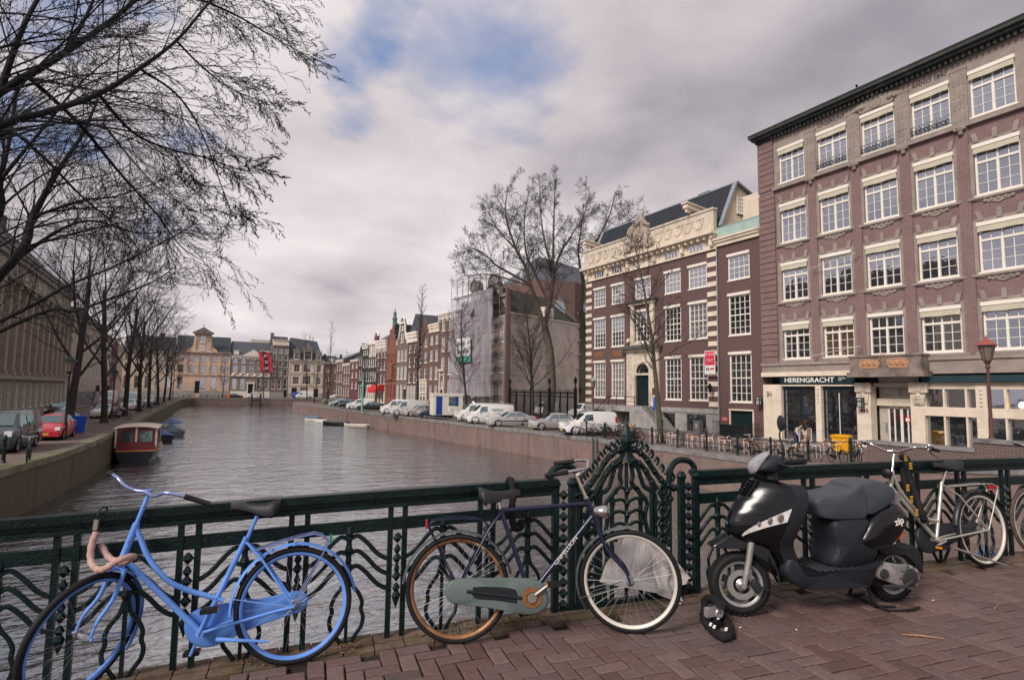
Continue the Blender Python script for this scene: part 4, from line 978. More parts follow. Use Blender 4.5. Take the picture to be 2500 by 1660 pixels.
for u in(.3,5.9):mb.poly([(u,-.2,3.0)]+[(u,-.2-1.7*math.sin(a),3.0+1.3*math.cos(a))for a in[PI/2*k/n for k in range(n,-1,-1)]])
obj('awning',mb,mat('red_canvas',(.55,.03,.035),.7,var=.15),hg)
hh=fh('black-painted brick house with two white hoist dormers, beside the red awning',56.6,62.3,10.8,BR_DRK,4,2,.85,'cross',first=5.0,gls=[GL_MID,GL_DARK],roof='side',rise=3.6,rm=SLATEB)
mb=MB();mb.box(.0,5.7,-.12,-.003,.0,4.3);obj('shopfront',mb,CREAM,hh)
for u in(.5,1.8,3.1,4.4):window(hh,u,u+.9,.8,3.7,'two',y=-.28,gm=GL_DARK)
for u in(1.6,4.2):
 mb=MB();mb.box(u-.95,u+.95,-.05,3,10.2,12.9);mb.prism([(u-1.1,12.9),(u+1.1,12.9),(u,13.8)],-.35,3);mb.box(u-.12,u+.12,-.9,-.35,12.9,13.15);o=obj('hoist_dormer',mb,WHITE,hh);window(o,u-.6,u+.6,10.6,12.5,'cross',y=-.2,gm=GL_DARK)
hi=fh('tall black brick house with white cornice, left of the double hoist dormers',62.4,66.4,13.3,BR_DRK,3,4,.75,'two',corn=(1.0,.5,WHITE,0),roof='side',rise=2.0)
hj=fh('very narrow dark brown house with a cream gable tip',66.5,69.2,11.6,BR_DRK,2,3,.75,'two',roof='front',rise=2.2,top=[(0,11.6),(2.7,11.6),(2.1,12.6),(1.35,13.6),(.6,12.6)])
hk=fh('maroon brick corner house with dark roof rising to a cream curved gable',69.3,75.5,10.2,BR_MAR,2,3,1.3,'sash2x4',first=3.4,corn=(.5,.3),roof=None)
mb=MB();mb.poly([(0,0,10.2),(6.2,0,10.2),(6.2,6,15.0),(0,6,13.0)]);mb.poly([(6.2,0,10.2),(6.2,11,10.2),(6.2,6,15.0)]);mb.poly([(0,0,10.2),(0,6,13),(0,11,10.2)]);mb.poly([(6.2,11,10.2),(0,11,10.2),(0,6,13),(6.2,6,15)]);obj('roof',mb,SLATE,hk)
mb=MB();pr=[(2.6,10.3),(3.4,11.2),(4.2,12.8),(4.6,14.6),(4.7,15.6),(6.4,16.0),(7.2,15.6),(7.2,10.3)];mb.prism(pr,4.0,4.4);obj('side_gable',mb,BR_MAR,hk)
mb=MB();mb.tube([(p[0],4.2,p[1]+.1)for p in pr[:5]],.14,6);mb.tube([(4.6,4.2,15.7),(5.2,4.2,16.6),(6.0,4.2,16.8),(6.8,4.2,16.5),(7.3,4.2,15.7)],.3,6);obj('gable_coping',mb,WHITE,hk)
for k,(u0,w_,H,wm)in enumerate(((75.8,6,9.5,BR_BRN),(82,6.5,10.6,BR_PUR))):
 fh(['low brown brick house at the far bend, next to the maroon corner house','purple-brown brick house at the far bend with pale cornice'][k],u0,u0+w_,H,wm,3,3,1.0,'two',corn=(.6,.4),roof='side',rise=2.4)
sh=thing('scaffolded_house','tall house with two round gable tops under repair, bare plastered side wall facing the yard','house',(*PF(16.5),0),frame_at(PF(16.5),PF(3.0)))
Wsh=13.5;rws=[(1.2,4.6),(5.8,8.9),(10.0,12.6),(13.6,15.4)]
ops=[w for w in grid_wins(Wsh,5,rws,1.25,'sash3x6')]
mb=MB();wall_mesh(mb,Wsh,16.6,[o[:4]for o in ops],depth=.6);obj('wall',mb,brick('pale_brown_brick',(.33,.27,.23),(.28,.23,.2),(.34,.3,.27)),sh)
for o in ops:window(sh,*o[:4],o[4],gm=rnd.choice([GL_CURT,GL_MID]))
mb=MB()
for c in(4.3,9.9):
 mb.box(c-1.35,c+1.35,-.05,.6,16.6,18.3);mb.prism([(c-1.5+0,18.3)]+[(c-1.25*math.cos(PI*k/10),18.3+1.35*math.sin(PI*k/10))for k in range(11)]+[(c+1.5,18.3)],-.2,.62)
 mb.tube([(c-1.32*math.cos(PI*k/12),-.22,18.35+1.4*math.sin(PI*k/12))for k in range(13)],.16,6);mb.lathe((c,-.2,18.9),[(.45,0),(.36,-.08),(.3,-.03)],12,axis='y')
mb.box(0,Wsh,-.3,.6,16.2,16.6)
obj('gable_top',mb,mat('weathered_gable_stone',(.26,.24,.215),.8,var=.2,dirt=(.12,.11,.1)),sh)
inv=(Matrix.Translation((*PF(16.5),0))@Matrix.Rotation(frame_at(PF(16.5),PF(3.0)),4,'Z')).inverted()
P0_,P1_=Vector((36.84,69.02,0)),Vector((53.3,75.45,0));bk=Vector((-.36,.933,0))*12
mb=MB();mb.xf=inv
mb.poly([P0_,P1_,P1_+Vector((0,0,13.99)),P0_+Vector((0,0,13.99))]);mb.poly([P1_,P1_+bk,P1_+bk+Vector((0,0,13.99)),P1_+Vector((0,0,13.99))])
obj('side_wall',mb,PLASTER,sh)
mb=MB();mb.xf=inv;e=Vector((0,0,13.99));up_=Vector((0,0,18.2));a_,b_=P0_+e,P1_+e;r0=P0_+bk*.28+up_;r1=P0_+(P1_-P0_)*.72+bk*.28+up_-Vector((0,0,.2))
mb.poly([a_,b_,r1,r0]);mb.poly([b_,b_+bk*.6,r1]);mb.poly([a_+bk*.6,b_+bk*.6,r1,r0][::-1]);mb.poly([a_,r0,a_+bk*.6])
obj('roof',mb,ROOFB,sh)
mb=MB();mb.xf=inv;mb.beam(a_+Vector((0,-.1,.02)),b_+Vector((0,-.1,.02)),.22,.22);obj('eaves_trim',mb,CREAM,sh)
mb=MB();mb.xf=inv;mb.beam(P0_+Vector((-.1,-.25,0)),P0_+Vector((-.1,-.25,17.2)),.42,.42,up=(1,0,0));obj('corner_pier',mb,BR_BRN,sh)
mb=MB();mb.xf=inv;d_=(P1_-P0_).normalized()
for f in(.50,.57):
 p=P0_+(P1_-P0_)*f+bk*.03+Vector((0,0,14.2));mb.obox(p+Vector((0,0,.8)),math.atan2(d_.y,d_.x),.48,.5,.75)
dm=obj('dormer',mb,CREAM,sh)
mb=MB();mb.xf=inv
for f in(.50,.57):
 p=P0_+(P1_-P0_)*f+bk*.03+Vector((0,0,15.0))-bk.normalized()*.53;mb.obox(p,math.atan2(d_.y,d_.x),.3,.02,.52)
obj('dormer_pane',mb,GL_DARK,dm)
mb=MB();mb.xf=inv
for k in range(5):
 z=7+k*2.2;p=P1_+Vector((.6,-.4,z));mb.obox(p,.4,1.0,.6,.05)
 mb.beam(p+Vector((-.9,-.4,0)),p+Vector((.9,-.4,2.2)),.08,.2)
for x in(-.8,.8):mb.beam(P1_+Vector((.6+x,-.9,0)),P1_+Vector((.6+x,-.9,17)),.07,.07,up=(1,0,0))
mb.beam(P1_+Vector((-.8,-.3,14.4)),P1_+Vector((-5.0,1.0,18.2)),.5,.1)
obj('fire_stair',mb,LEAD,sh)
sc=thing('scaffolding','steel scaffold with boarded lifts and thin lilac-grey netting over the house front','scaffolding',(*PF(16.9),0),frame_at(PF(16.9),PF(3.4)))
mb=MB();Wc=13.0
for k in range(8):
 for y in(-.7,-1.75):u=Wc*k/7;mb.tube([(u,y,0),(u,y,19.4+(1.0 if k<3 else .6))],.035,5)
for j in range(10):
 z=2.0*(j+.5)+.3
 for y in(-.7,-1.75):mb.tube([(0,y,z),(Wc,y,z)],.03,4);mb.tube([(0,y,z+.95),(Wc,y,z+.95)],.022,4)
for k in range(7):
 a,b=Wc*k/7,Wc*(k+1)/7
 for j in range(0,9,3):mb.tube([(a,-1.76,1.3+j*2),(b,-1.76,3.3+j*2)],.022,4)
obj('poles',mb,mat('galvanised_tube',(.20,.20,.23),.5,metal=.3),sc)
mb=MB()
for j in range(9):z=2.0*(j+.5)+.24;mb.box(0,Wc,-1.7,-.75,z,z+.05)
obj('platform',mb,mat('scaffold_board',(.24,.19,.16),.9,var=.3,scale=4),sc)
def net_mat():
 m=bpy.data.materials.new('scaffold_net');m.use_nodes=True;t=m.node_tree;t.nodes.clear()
 o=nd(t,'ShaderNodeOutputMaterial');d=nd(t,'ShaderNodeBsdfDiffuse');tl=nd(t,'ShaderNodeBsdfTranslucent');a=nd(t,'ShaderNodeAddShader');tr=nd(t,'ShaderNodeBsdfTransparent');mx=nd(t,'ShaderNodeMixShader')
 d.inputs[0].default_value=(.46,.42,.47,1);tl.inputs[0].default_value=(.2,.18,.21,1)
 lk(t,d.outputs[0],a.inputs[0]);lk(t,tl.outputs[0],a.inputs[1])
 co=nd(t,'ShaderNodeTexCoord').outputs['Object'];mp=nd(t,'ShaderNodeMapping');mp.inputs['Scale'].default_value=(1,1,.25);lk(t,co,mp.inputs[0])
 n=nd(t,'ShaderNodeTexNoise');n.inputs['Scale'].default_value=1.1;n.inputs['Detail'].default_value=6;lk(t,mp.outputs[0],n.inputs['Vector'])
 lk(t,ramp(t,n.outputs[0],[(.3,(.34,)*3),(.7,(.68,)*3)]),mx.inputs[0]);lk(t,tr.outputs[0],mx.inputs[1]);lk(t,a.outputs[0],mx.inputs[2]);lk(t,mx.outputs[0],o.inputs[0]);return m
mb=MB();NU,NZ=40,30;idx={}
for i in range(NU+1):
 for j in range(NZ+1):
  u=Wc*i/NU;z=2.7+14.6*j/NZ;z0_=z+(.5*mnoise.noise(Vector((u*.7,3,0)))-.2 if j==0 else 0)
  idx[i,j]=mb.pt((u,-1.82-.12*mnoise.noise(Vector((u*1.3,z*.6,1)))-.05*abs(math.sin(u*PI*7/Wc)),z0_))
for i in range(NU):
 for j in range(NZ):mb.face((idx[i,j],idx[i+1,j],idx[i+1,j+1],idx[i,j+1]))
obj('netting',mb,net_mat(),sc,smooth=60)
t=thing('site_banner','white builders banner with a green lower band hung on the scaffold netting','banner',(*PF(13.9,-2.2),7.4),frame_at(PF(16.5),PF(3.0)))
mb=MB();mb.box(0,4.6,-.03,0,0,3.5,0);mb.box(.01,4.59,-.036,-.031,.02,.85,1);obj('sheet',mb,[mat('banner_white',(.75,.73,.76),.6),mat('banner_green',(.02,.26,.17),.6)],t)
obj('lettering',text_mesh('WEVER',.7,mat('grey_lettering',(.12,.13,.14)),'lettering',.003,bold=.02),None,t,(1.5,-.045,2.65),(PI/2,0,0));obj('lettering',text_mesh('RENOVATIE',.62,MT['grey_lettering'],'lettering',.003,bold=.02),None,t,(2.15,-.045,1.5),(PI/2,0,0))
obj('lettering',text_mesh('bouwbedrijf  020',.36,LETW,'lettering',.003),None,t,(2.3,-.045,.42),(PI/2,0,0))
ch=thing('church','large brick church with grey slate roof rising behind the bare trees','church',(68,104,0),0)
mb=MB();Zr,Ze=31.5,25.0
base_=[(-13,-6),(-9.5,-9.5),(-3,-10.5),(14,-2),(20,8),(10,22),(-10,14)]
mb.v=[];lo=[mb.pt((x,y,Ze))for x,y in base_];r0=mb.pt((-6.0,-1.5,Zr));r1=mb.pt((9,4,Zr))
for q in((lo[0],lo[1],r0),(lo[1],lo[2],r0),(lo[2],lo[3],r1,r0),(lo[3],lo[4],r1),(lo[4],lo[5],r1),(lo[5],lo[6],r0,r1),(lo[6],lo[0],r0)):mb.face(q)
obj('roof',mb,SLATEB,ch)
mb=MB();n=len(base_)
for k in range(n):
 a,b=base_[k],base_[(k+1)%n];mb.poly([(*a,0),(*b,0),(*b,Ze),(*a,Ze)])
obj('wall',mb,BR_BRN,ch)
def gothic(par,a,b,f,z0,z1,w=1.6):
 a,b=Vector(a),Vector(b);d=(b-a).normalized();c=a+(b-a)*f;nn=Vector((d.y,-d.x));mb=MB();mb.xf=Matrix.Translation((c.x+nn.x*.05,c.y+nn.y*.05,0))@Matrix.Rotation(math.atan2(d.y,d.x),4,'Z')
 pr=[(-w/2,z0),(w/2,z0),(w/2,z1-w*.8),(w*.3,z1-w*.3),(0,z1),(-w*.3,z1-w*.3),(-w/2,z1-w*.8)]
 mb.prism(pr,-.1,.1);o=obj('window',mb,GL_DARK,par);m2=MB();m2.xf=mb.xf;m2.tube([(x,-.12,z)for x,z in pr],.1,5,closed=True);m2.tube([(0,-.13,z0),(0,-.13,z1)],.06,4);obj('tracery',m2,STONEG,o)
for k,f in((1,.5),(2,.2),(2,.5),(2,.8),(0,.5)):gothic(ch,base_[k],base_[k+1],f,12,21.5,2.2)
mb=MB();mb.lathe((-6.0,-1.5,Zr),[(.15,0),(.1,1.2),(.02,1.3)],6);mb.lathe((-12.5,-6,Ze-1),[(.5,0),(.5,1.8),(.05,4.0)],6);obj('finial',mb,LEAD,ch)
fn=thing('iron_fence','tall spiked black iron courtyard fence with gate posts and four lanterns','fence',(36.9,68.3,0),-PI/2)
Wf=15.6;mb=MB()
for z in(3.15,2.75,.35):mb.box(0,Wf,-.04,.04,z,z+(.16 if z>3 else .10))
obj('rails',mb,BLACKM,fn)
mb=MB()
for k in range(int(Wf/.15)):x=.1+k*.15;mb.tube([(x,0,.1),(x,0,3.5),(x,0,3.72)],[.024,.022,.002],4,caps=False)
obj('bars',mb,BLACKM,fn)
for k,x in enumerate((.35,2.1,4.2,5.9,8.1,10.1,12.4,13.9,15.4)):
 mb=MB();r_=.12 if k in(0,3,5,8)else .055;mb.box(x-r_,x+r_,-r_-.03,r_+.03,0,3.75 if r_>.1 else 3.4)
 if r_>.1:
  mb.lathe((x,0,3.75),[(.16,0),(.10,.1),(.07,.45)],8)
  mb.lathe((x,0,4.2),[(.05,0),(.12,.06),(.20,.50),(.23,.52),(.15,.64),(.06,.74),(.03,.88)],6)
 else:mb.tube([(x,-.03,2.6),(x+.8,-.9,0.1)],.03,4)
 obj('post',mb,BLACKM,fn)
YE=205.0
FD=mat('dull_window_paint',(.36,.31,.26),.6)
def er(label,x0,x1,H,wm,cols,rows,ww,kind,**kw):
 W=x1-x0;wins=grid_wins(W,cols,rows,ww,kind);kw.setdefault('fm',FD if kind=='tall' else None);drop=kw.pop('drop',None)
 if drop:wins=[w for w in wins if not drop(w)]
 wins+=kw.pop('more',[])
 return house(label,(x0,kw.pop('y',YE)),(x1,kw.pop('y1',YE)),kw.pop('depth',13),H,wm,wins,**kw)
R3=[(2.6,6.2),(7.6,9.9),(11.0,12.9)]
er('sandy stone house half hidden by the left bank trees, four windows wide',-18.5,-5.2,13.6,SAND,5,R3,1.5,'tall',roof='side',rise=5,gls=[GL_DARK],corn=(.7,.5,SAND,0),base=(2.0,STONEG),chim=((3,6,17.0,2.4,1.2),(9.5,6,17.0,2.4,1.2)))
bg_=er('sandy stone house with tall classical bell gable crowned by a pediment',-5.0,10.2,14.0,SANDP,5,R3,1.5,'tall',gls=[GL_DARK,GL_DARK,GL_MID],roof='side',rise=5.4,base=(2.0,STONEG),corn=(.6,.6,SAND,0),doors=[(5.6,6.9,1.2,5.0)],drop=lambda w:abs((w[0]+w[1])/2-6.2)<2.2 and w[2]<3 and w[0]<6.5,top=[(2.7,14.02),(11.4,14.02),(11.0,14.9),(9.9,15.6),(9.6,17.0),(9.5,19.6),(4.7,19.6),(4.6,17.0),(4.3,15.6),(3.2,14.9)])
mb=MB();mb.prism([(4.1,19.62),(10.1,19.62),(10.1,19.95),(7.1,21.7),(4.1,19.95)],-.9,.6);mb.box(7.0,7.2,-.3,0,21.6,22.6);mb.lathe((7.1,-.9,20.4),[(.4,0),(.3,-.1),(.05,-.14)],10,axis='y')
obj('pediment',mb,mat('dark_pediment',(.19,.165,.14),.8),bg_)
mb=MB()
for u in(4.9,8.95):mb.box(u,u+.4,-.2,-.003,14.7,19.3);mb.lathe((u+.9 if u<6 else u-.5,-.02,17.9),[(.4,0),(.4,-.15),(.28,-.16)],12,axis='y')
mb.box(-.02,15.2,-.18,-.003,6.75,7.15)
for u in(.1,3.0,6.05,9.1,12.1,14.8):mb.box(u,u+.35,-.12,-.003,7.2,13.35)
obj('stone_ornament',mb,SAND,bg_)
window(bg_,6.4,7.8,16.9,19.0,'cross',y=-.16,gm=GL_DARK);window(bg_,6.4,7.8,14.5,15.9,'cross',y=-.16,gm=GL_DARK)
bc_=er('grey-brown brick house with white pedimented cornice behind the red banner',10.4,22.2,13.3,mat('grey_brown_render',(.25,.21,.18),.85,var=.12),5,[(2.7,6.0),(7.7,10.3),(11.0,12.6)],1.25,'two',gls=[GL_DARK,GL_DARK,GL_MID],roof='side',rise=5.0,corn=(.9,.6,WHITE,6),rm=SLATEB,base=(2.0,WHITE),drop=lambda w:abs((w[0]+w[1])/2-5.9)<.5 and w[2]<3,doors=[(5.3,6.5,1.2,4.2)])
mb=MB();mb.prism([(3.0,13.32),(9.6,13.32),(6.3,15.4)],-.65,.5);mb.box(-.05,11.9,-.4,-.003,6.7,7.1)
for k in range(6):mb.lathe((.8+2.1*k,-.3,7.3),[(.42,-.2),(.42,.15),(.2,.35)],8)
mb.box(4.7,7.1,-1.2,-.06,4.4,4.9);mb.box(4.8,5.1,-1.1,-.8,0,4.39);mb.box(6.7,7.0,-1.1,-.8,0,4.39)
obj('pediment',mb,WHITE,bc_)
dormer(bc_,1.4,13.8,1.2,1.0,.7);dormer(bc_,10.6,13.8,.9,1.0,.7)
bd_=er('tall narrow dark brick house with cream attic, six storeys',22.3,27.6,17.4,BR_GRY,3,[(2.8,6.0),(7.2,9.2),(10.0,11.8),(12.4,14.1),(14.6,16.2)],1.1,'two',roof='side',rise=3.2,corn=(.4,.4),base=(1.8,STONEG),gls=[GL_MID,GL_DARK],doors=[(4.2,5.1,.4,2.7)],depth=12)
mb=MB();mb.box(.2,5.1,-.1,2.5,17.42,18.9);mb.box(0,5.3,-.35,2.6,18.9,19.1);obj('attic',mb,CREAM,bd_);chimney(bd_,.3,5,19,2.4,1.0,BR_GRY)
for u in(.7,2.2,3.7):window(bd_,u,u+.9,17.6,18.6,'small',y=-.22,gm=GL_DARK)
house('cream set-back block seen over the roofs beside the tall dark house',(16.5,214),(23,214),8,19.2,CREAM,[(1,2,17.2,18.4,'small'),(2.6,3.6,17.2,18.4,'small'),(4.2,5.2,17.2,18.4,'small')],roof='flat',cat='building')
be_=er('white stone renaissance house with steep slate roof and three stone dormers',27.7,38.9,12.6,CREAMST,3,[(2.6,3.0),(6.6,9.0),(10.1,12.0)],.3,'small',roof=None,corn=(.6,.5,CREAMST,14),base=(1.6,STONEG),drop=lambda w:True,more=[(1.4,3.4,4.6,7.0,'sash3x4',GL_DARK),(4.6,7.2,4.6,7.3,'sash4x4',GL_DARK),(8.9,10.3,4.6,7.0,'sash2x4',GL_DARK),(1.6,3.5,8.7,11.2,'sash2x4',GL_DARK),(4.6,7.1,8.7,11.2,'sash3x4',GL_DARK),(8.9,10.4,8.7,11.2,'sash2x4',GL_DARK),(3.9,6.5,1.9,3.6,'sash4x4',GL_DARK)],extra_ops=[(1.2,2.9,.2,3.4),(8.2,9.8,.2,3.2)])
mb=MB();W_=11.2;mb.poly([(0,0,12.6),(W_,0,12.6),(W_-2.0,3.4,19.4),(.8,3.4,20.3)]);mb.poly([(0,0,12.6),(.8,3.4,20.3),(.8,8,20.3),(0,11,12.6)]);mb.poly([(W_,0,12.6),(W_,11,12.6),(W_-2,8,19.4),(W_-2,3.4,19.4)]);mb.poly([(.8,3.4,20.3),(W_-2,3.4,19.4),(W_-2,8,19.4),(.8,8,20.3)]);obj('roof',mb,SLATEB,be_)
for u,w_,h_ in((2.3,1.5,2.6),(5.9,2.3,3.4),(9.4,1.3,2.2)):
 mb=MB();mb.box(u-w_/2-.3,u+w_/2+.3,-.1,2.2,12.62,12.62+h_)
 mb.prism([(u-w_/2-.5,12.62+h_),(u+w_/2+.5,12.62+h_),(u+w_*.32,12.7+h_+w_*.5),(u,13.0+h_+w_*.9),(u-w_*.32,12.7+h_+w_*.5)],-.25,.5)
 for s_ in(-1,1):mb.lathe((u+s_*(w_/2+.2),.1,12.6+h_),[(.2,0),(.2,.5),(.03,1.5)],6)
 o=obj('dormer',mb,mat('dark_carved_dormer',(.22,.2,.18),.8),be_);window(o,u-w_/2,u+w_/2,12.9,12.4+h_,'sash3x4',y=-.24,gm=GL_DARK)
mb=MB()
for z in(4.0,7.7,8.3):mb.box(-.02,W_,-.16,-.003,z,z+.25)
for u in(.1,3.9,7.6,10.8):mb.box(u,u+.3,-.13,-.003,4.3,12.0)
mb.tube([(6.9,4.2,19.8),(6.9,4.2,21.6)],.25,6);mb.tube([(8.0,4.4,19.6),(8.0,4.4,21.0)],.2,6);obj('stone_band',mb,CREAMST,be_)
x=39.0;specs=[(5.2,12.2,BR_BRN,'brown brick house with a small white pediment dormer, right of the white stone house'),(4.6,11.6,SAND,'sandy two-bay house with a dark roof at the far right bend'),(5.6,11.2,SANDP,'pinkish house with white windows and low roof at the bend'),(5.0,12.0,BR_PUR,'narrow purple-brown house with tall chimneys at the bend'),(5.2,11.4,BR_ORN,'orange-brown brick house, last before the maroon corner house'),(6,11.6,BR_BRN,'brown house mostly hidden behind the maroon corner house')]
for k,(w_,H,wm,lab)in enumerate(specs):
 o=er(lab,x,x+w_,H,wm,3 if k%2 else 2,[(2.4,4.8),(5.9,7.8),(8.7,10.4)],1.0,'sash2x4',roof='side',rise=2.6,corn=(.5,.4),y=205-k*1.6,y1=205-k*1.6,gls=[GL_MID,GL_DARK,GL_CURT],chim=((1,5,13,2.0,.7),))
 dormer(o,w_/2,H+.1,1.0,1.2,.6);x+=w_+.05
t=thing('hanging_banner','long red banner with dark middle stripe and three white crosses hanging from a facade','banner',(19.0,YE-1.0,8.2),0)
mb=MB();n=14;RED_=mat('banner_red',(.55,.05,.07),.7);BLKB=mat('banner_black',(.035,.03,.035),.7)
for k in range(n):
 for j,(a,b)in enumerate(((0,1.15),(1.15,2.35),(2.35,3.5))):
  sh_=lambda i:1.0*(1-i/n)**2*-1.0+.12*math.sin(i*.8);z0_,z1_=6.6*k/n,6.6*(k+1)/n
  s0,s1=-1.0*(k/n)**2+.1*math.sin(k*.8),-1.0*((k+1)/n)**2+.1*math.sin((k+1)*.8)
  mb.poly([(a+s0,-.1*math.sin(k),z0_),(b+s0,-.1*math.sin(k+1),z0_),(b+s1,-.1*math.sin(k+2),z1_),(a+s1,-.1*math.sin(k+1),z1_)],1 if j==1 else 0)
obj('cloth',mb,[RED_,BLKB],t)
mb=MB()
for c,sx in((1.3,0),(3.3,-.2),(5.3,-.6)):
 for s_ in(-1,1):mb.beam((1.75+sx-.42,-.22,c-.42*s_),(1.75+sx+.42,-.22,c+.42*s_),.05,.2)
obj('crosses',mb,LETW,t)
mb=MB();mb.tube([(-.6,.9,6.9),(3.0,-.2,6.75)],.05,5);obj('flag_pole',mb,LETW,t)
XL=-17.0
def lh(label,y0,y1,H,wm,cols,rows,ww,kind,**kw):
 W=y1-y0;wins=grid_wins(W,cols,rows,ww,kind)
 return house(label,(kw.pop('x',XL),y0),(kw.pop('x1',XL),y1),kw.pop('depth',14),H,wm,wins+kw.pop('more',[]),**kw)
l1=lh('long beige stone bank building with tall windows between pilasters, on the left bank',44,110,17.0,mat('beige_limestone',(.36,.30,.235),.85,var=.18,scale=.5,dirt=(.2,.17,.14),dscale=.5,dlo=.45,dhi=.75),21,[(.5,3.3),(4.9,9.4),(11.0,13.0),(14.0,15.8)],1.35,'tall',roof='side',rise=7.5,gls=[GL_MID,GL_DARK,GL_CURT,GL_DARK],corn=(1.0,.9,STONEG,0),rm=mat('dark_brown_roof',(.05,.042,.04),.8,var=.3,scale=3))
mb=MB();W_=66.0
for k in range(22):
 u=W_/21*k;mb.box(u-.38,u+.38,-.45,-.003,4.4,13.2);mb.box(u-.5,u+.5,-.6,-.003,13.2,13.7);mb.box(u-.5,u+.5,-.6,-.003,4.2,4.6)
mb.box(0,W_,-.5,-.003,3.75,4.2);mb.box(0,W_,-.7,-.0,13.7,13.95)
obj('pilasters',mb,MT['beige_limestone'],l1)
for k in range(12):chimney(l1,6+10*k,7,23.5,2.0,1.4,MT['dark_brown_roof'])if k<6 else None
l2=lh('pale grey-beige stone building with stone stairs and iron balustrades, middle of the left bank',110.2,150,15.2,mat('pale_limestone',(.46,.39,.32),.85,var=.15,scale=.5,dirt=(.27,.23,.2),dscale=.5),12,[(.6,3.2),(4.6,8.6),(9.8,12.4)],1.3,'tall',roof='side',rise=5,corn=(.9,.7,STONEG,0),gls=[GL_CURT,GL_MID,GL_DARK])
for u in(6,20):
 mb=MB()
 for k in range(9):mb.box(u+.3*k,u+6,-3.0,-.05,.24*k,.24*(k+1)-.002)
 o=obj('front_stair',mb,STONEG,l2);m2=MB()
 m2.tube([(u,-2.95,1.0),(u+2.6,-2.95,3.2),(u+6,-2.95,3.2)],.05,5)
 for k in range(14):m2.tube([(u+2.6+k*.26,-2.95,2.1),(u+2.6+k*.26,-2.95,3.2)],.02,4)
 obj('stair_railing',m2,BLACKM,o)
lh('cream plastered house with white windows behind the left bank trees',150.2,163,13.5,CREAM,4,[(1.5,4.3),(5.6,8.2),(9.4,11.8)],1.3,'sash2x4',roof='side',rise=4,corn=(.7,.5))
lh('dark red brick house behind the parked white vans, far end of the left bank',163.2,176,14.5,BR_MAR,4,[(1.2,4.0),(5.2,7.8),(8.9,11.2)],1.2,'sash2x4',roof='side',rise=4,corn=(.6,.5))
lh('pale stone house closing the left bank at the head of the canal',176.2,190,13.8,SAND,4,[(1.8,5.0),(6.4,9.0),(10.2,12.2)],1.3,'tall',roof='side',rise=4,corn=(.6,.5),gls=[GL_DARK,GL_MID])
BARK=mat('dark_wet_bark',(.038,.033,.03),.9,var=.4,scale=4,bump=.8,bscale=25)
BARKG=mat('greenish_bark',(.075,.068,.045),.9,var=.35,scale=3,bump=.8,bscale=18)
TWIG=mat('brown_twig',(.055,.040,.036),.9,var=.25,scale=2)
TWIGD=mat('near_black_twig',(.018,.017,.018),.9,var=.25,scale=2)
def grow(tr,cr,p,d,L,r,lev,P,R):
 """one limb as a bent tapering tube, then its children; thick wood goes to tr, thin wood to cr"""
 n=P['seg'][min(lev,len(P['seg'])-1)];pts=[p.copy()];rr=[r];q=p.copy();dd=d.copy();wob=P['wob'][min(lev,len(P['wob'])-1)];gr=P['grav'][min(lev,len(P['grav'])-1)]
 endr=r*P['taper'][min(lev,len(P['taper'])-1)]
 for k in range(n):
  dd=(dd+Vector((R.gauss(0,wob),R.gauss(0,wob),R.gauss(0,wob)+gr))).normalized();q=q+dd*(L/n);pts.append(q.copy());rr.append(r+(endr-r)*(k+1)/n)
 big=r>P['split'];(tr if big else cr).tube(pts,rr,(8 if r>.12 else 5)if big else(4 if r>.02 else 3),caps=False)
 if lev>=P['lev']:
  if P.get('bud'):
   for k in range(1,n+1):
    b=pts[k];s_=P['bud'];a=Vector((R.uniform(-1,1),R.uniform(-1,1),R.uniform(-.3,1)))*s_*2.2
    cr.tube([b,b+a*.5,b+a],[s_*.35,s_*.6,.0005],3,caps=False)
  return
 nc=P['n'][lev];st=P['start'][min(lev,len(P['start'])-1)]
 for k in range(nc):
  f=st+(1-st)*(k+R.uniform(.1,.9))/nc;i=min(int(f*n),n-1);g=f*n-i;b=pts[i].lerp(pts[i+1],g);t=(pts[i+1]-pts[i]).normalized()
  ang=rad(R.gauss(P['ang'][min(lev,len(P['ang'])-1)],9));az=R.uniform(0,2*PI)if lev else 2*PI*(k*.382+R.uniform(-.08,.08))
  o=t.orthogonal().normalized();v=t.cross(o);side=o*math.cos(az)+v*math.sin(az)
  if lev and P.get('flat'):side.z*=.5
  nd_=(t*math.cos(ang)+side*math.sin(ang)).normalized()
  rl=rr[i]+(rr[i+1]-rr[i])*g
  sh_=P['len'][lev]*L*(1-P['short']*(f-st)/(1.001-st))*R.uniform(.75,1.2)
  grow(tr,cr,b,nd_,sh_,max(rl*P['rr'][min(lev,len(P['rr'])-1)],P['rmin']),lev+1,P,R)
 if P.get('cont')and lev<P['lev']:
  for _ in range(2):
   nd_=(dd+Vector((R.gauss(0,.35),R.gauss(0,.35),R.gauss(0,.2)))).normalized()
   grow(tr,cr,q,nd_,L*P['cont'],endr*.9,lev+1,P,R)
YOUNG=dict(lev=3,seg=[9,5,4,2],wob=[.035,.09,.12,.12],grav=[.02,.035,.03,.02],taper=[.12,.2,.3,.4],n=[36,10,7],start=[.24,.15,.1],ang=[42,36,36],len=[.36,.42,.38],short=.72,rr=[.42,.5,.55],rmin=.014,split=.05)
NARROW=dict(YOUNG,n=[34,8,5],ang=[24,28,30],len=[.2,.42,.4],start=[.3,.1,.1],grav=[.02,.06,.04,.02])
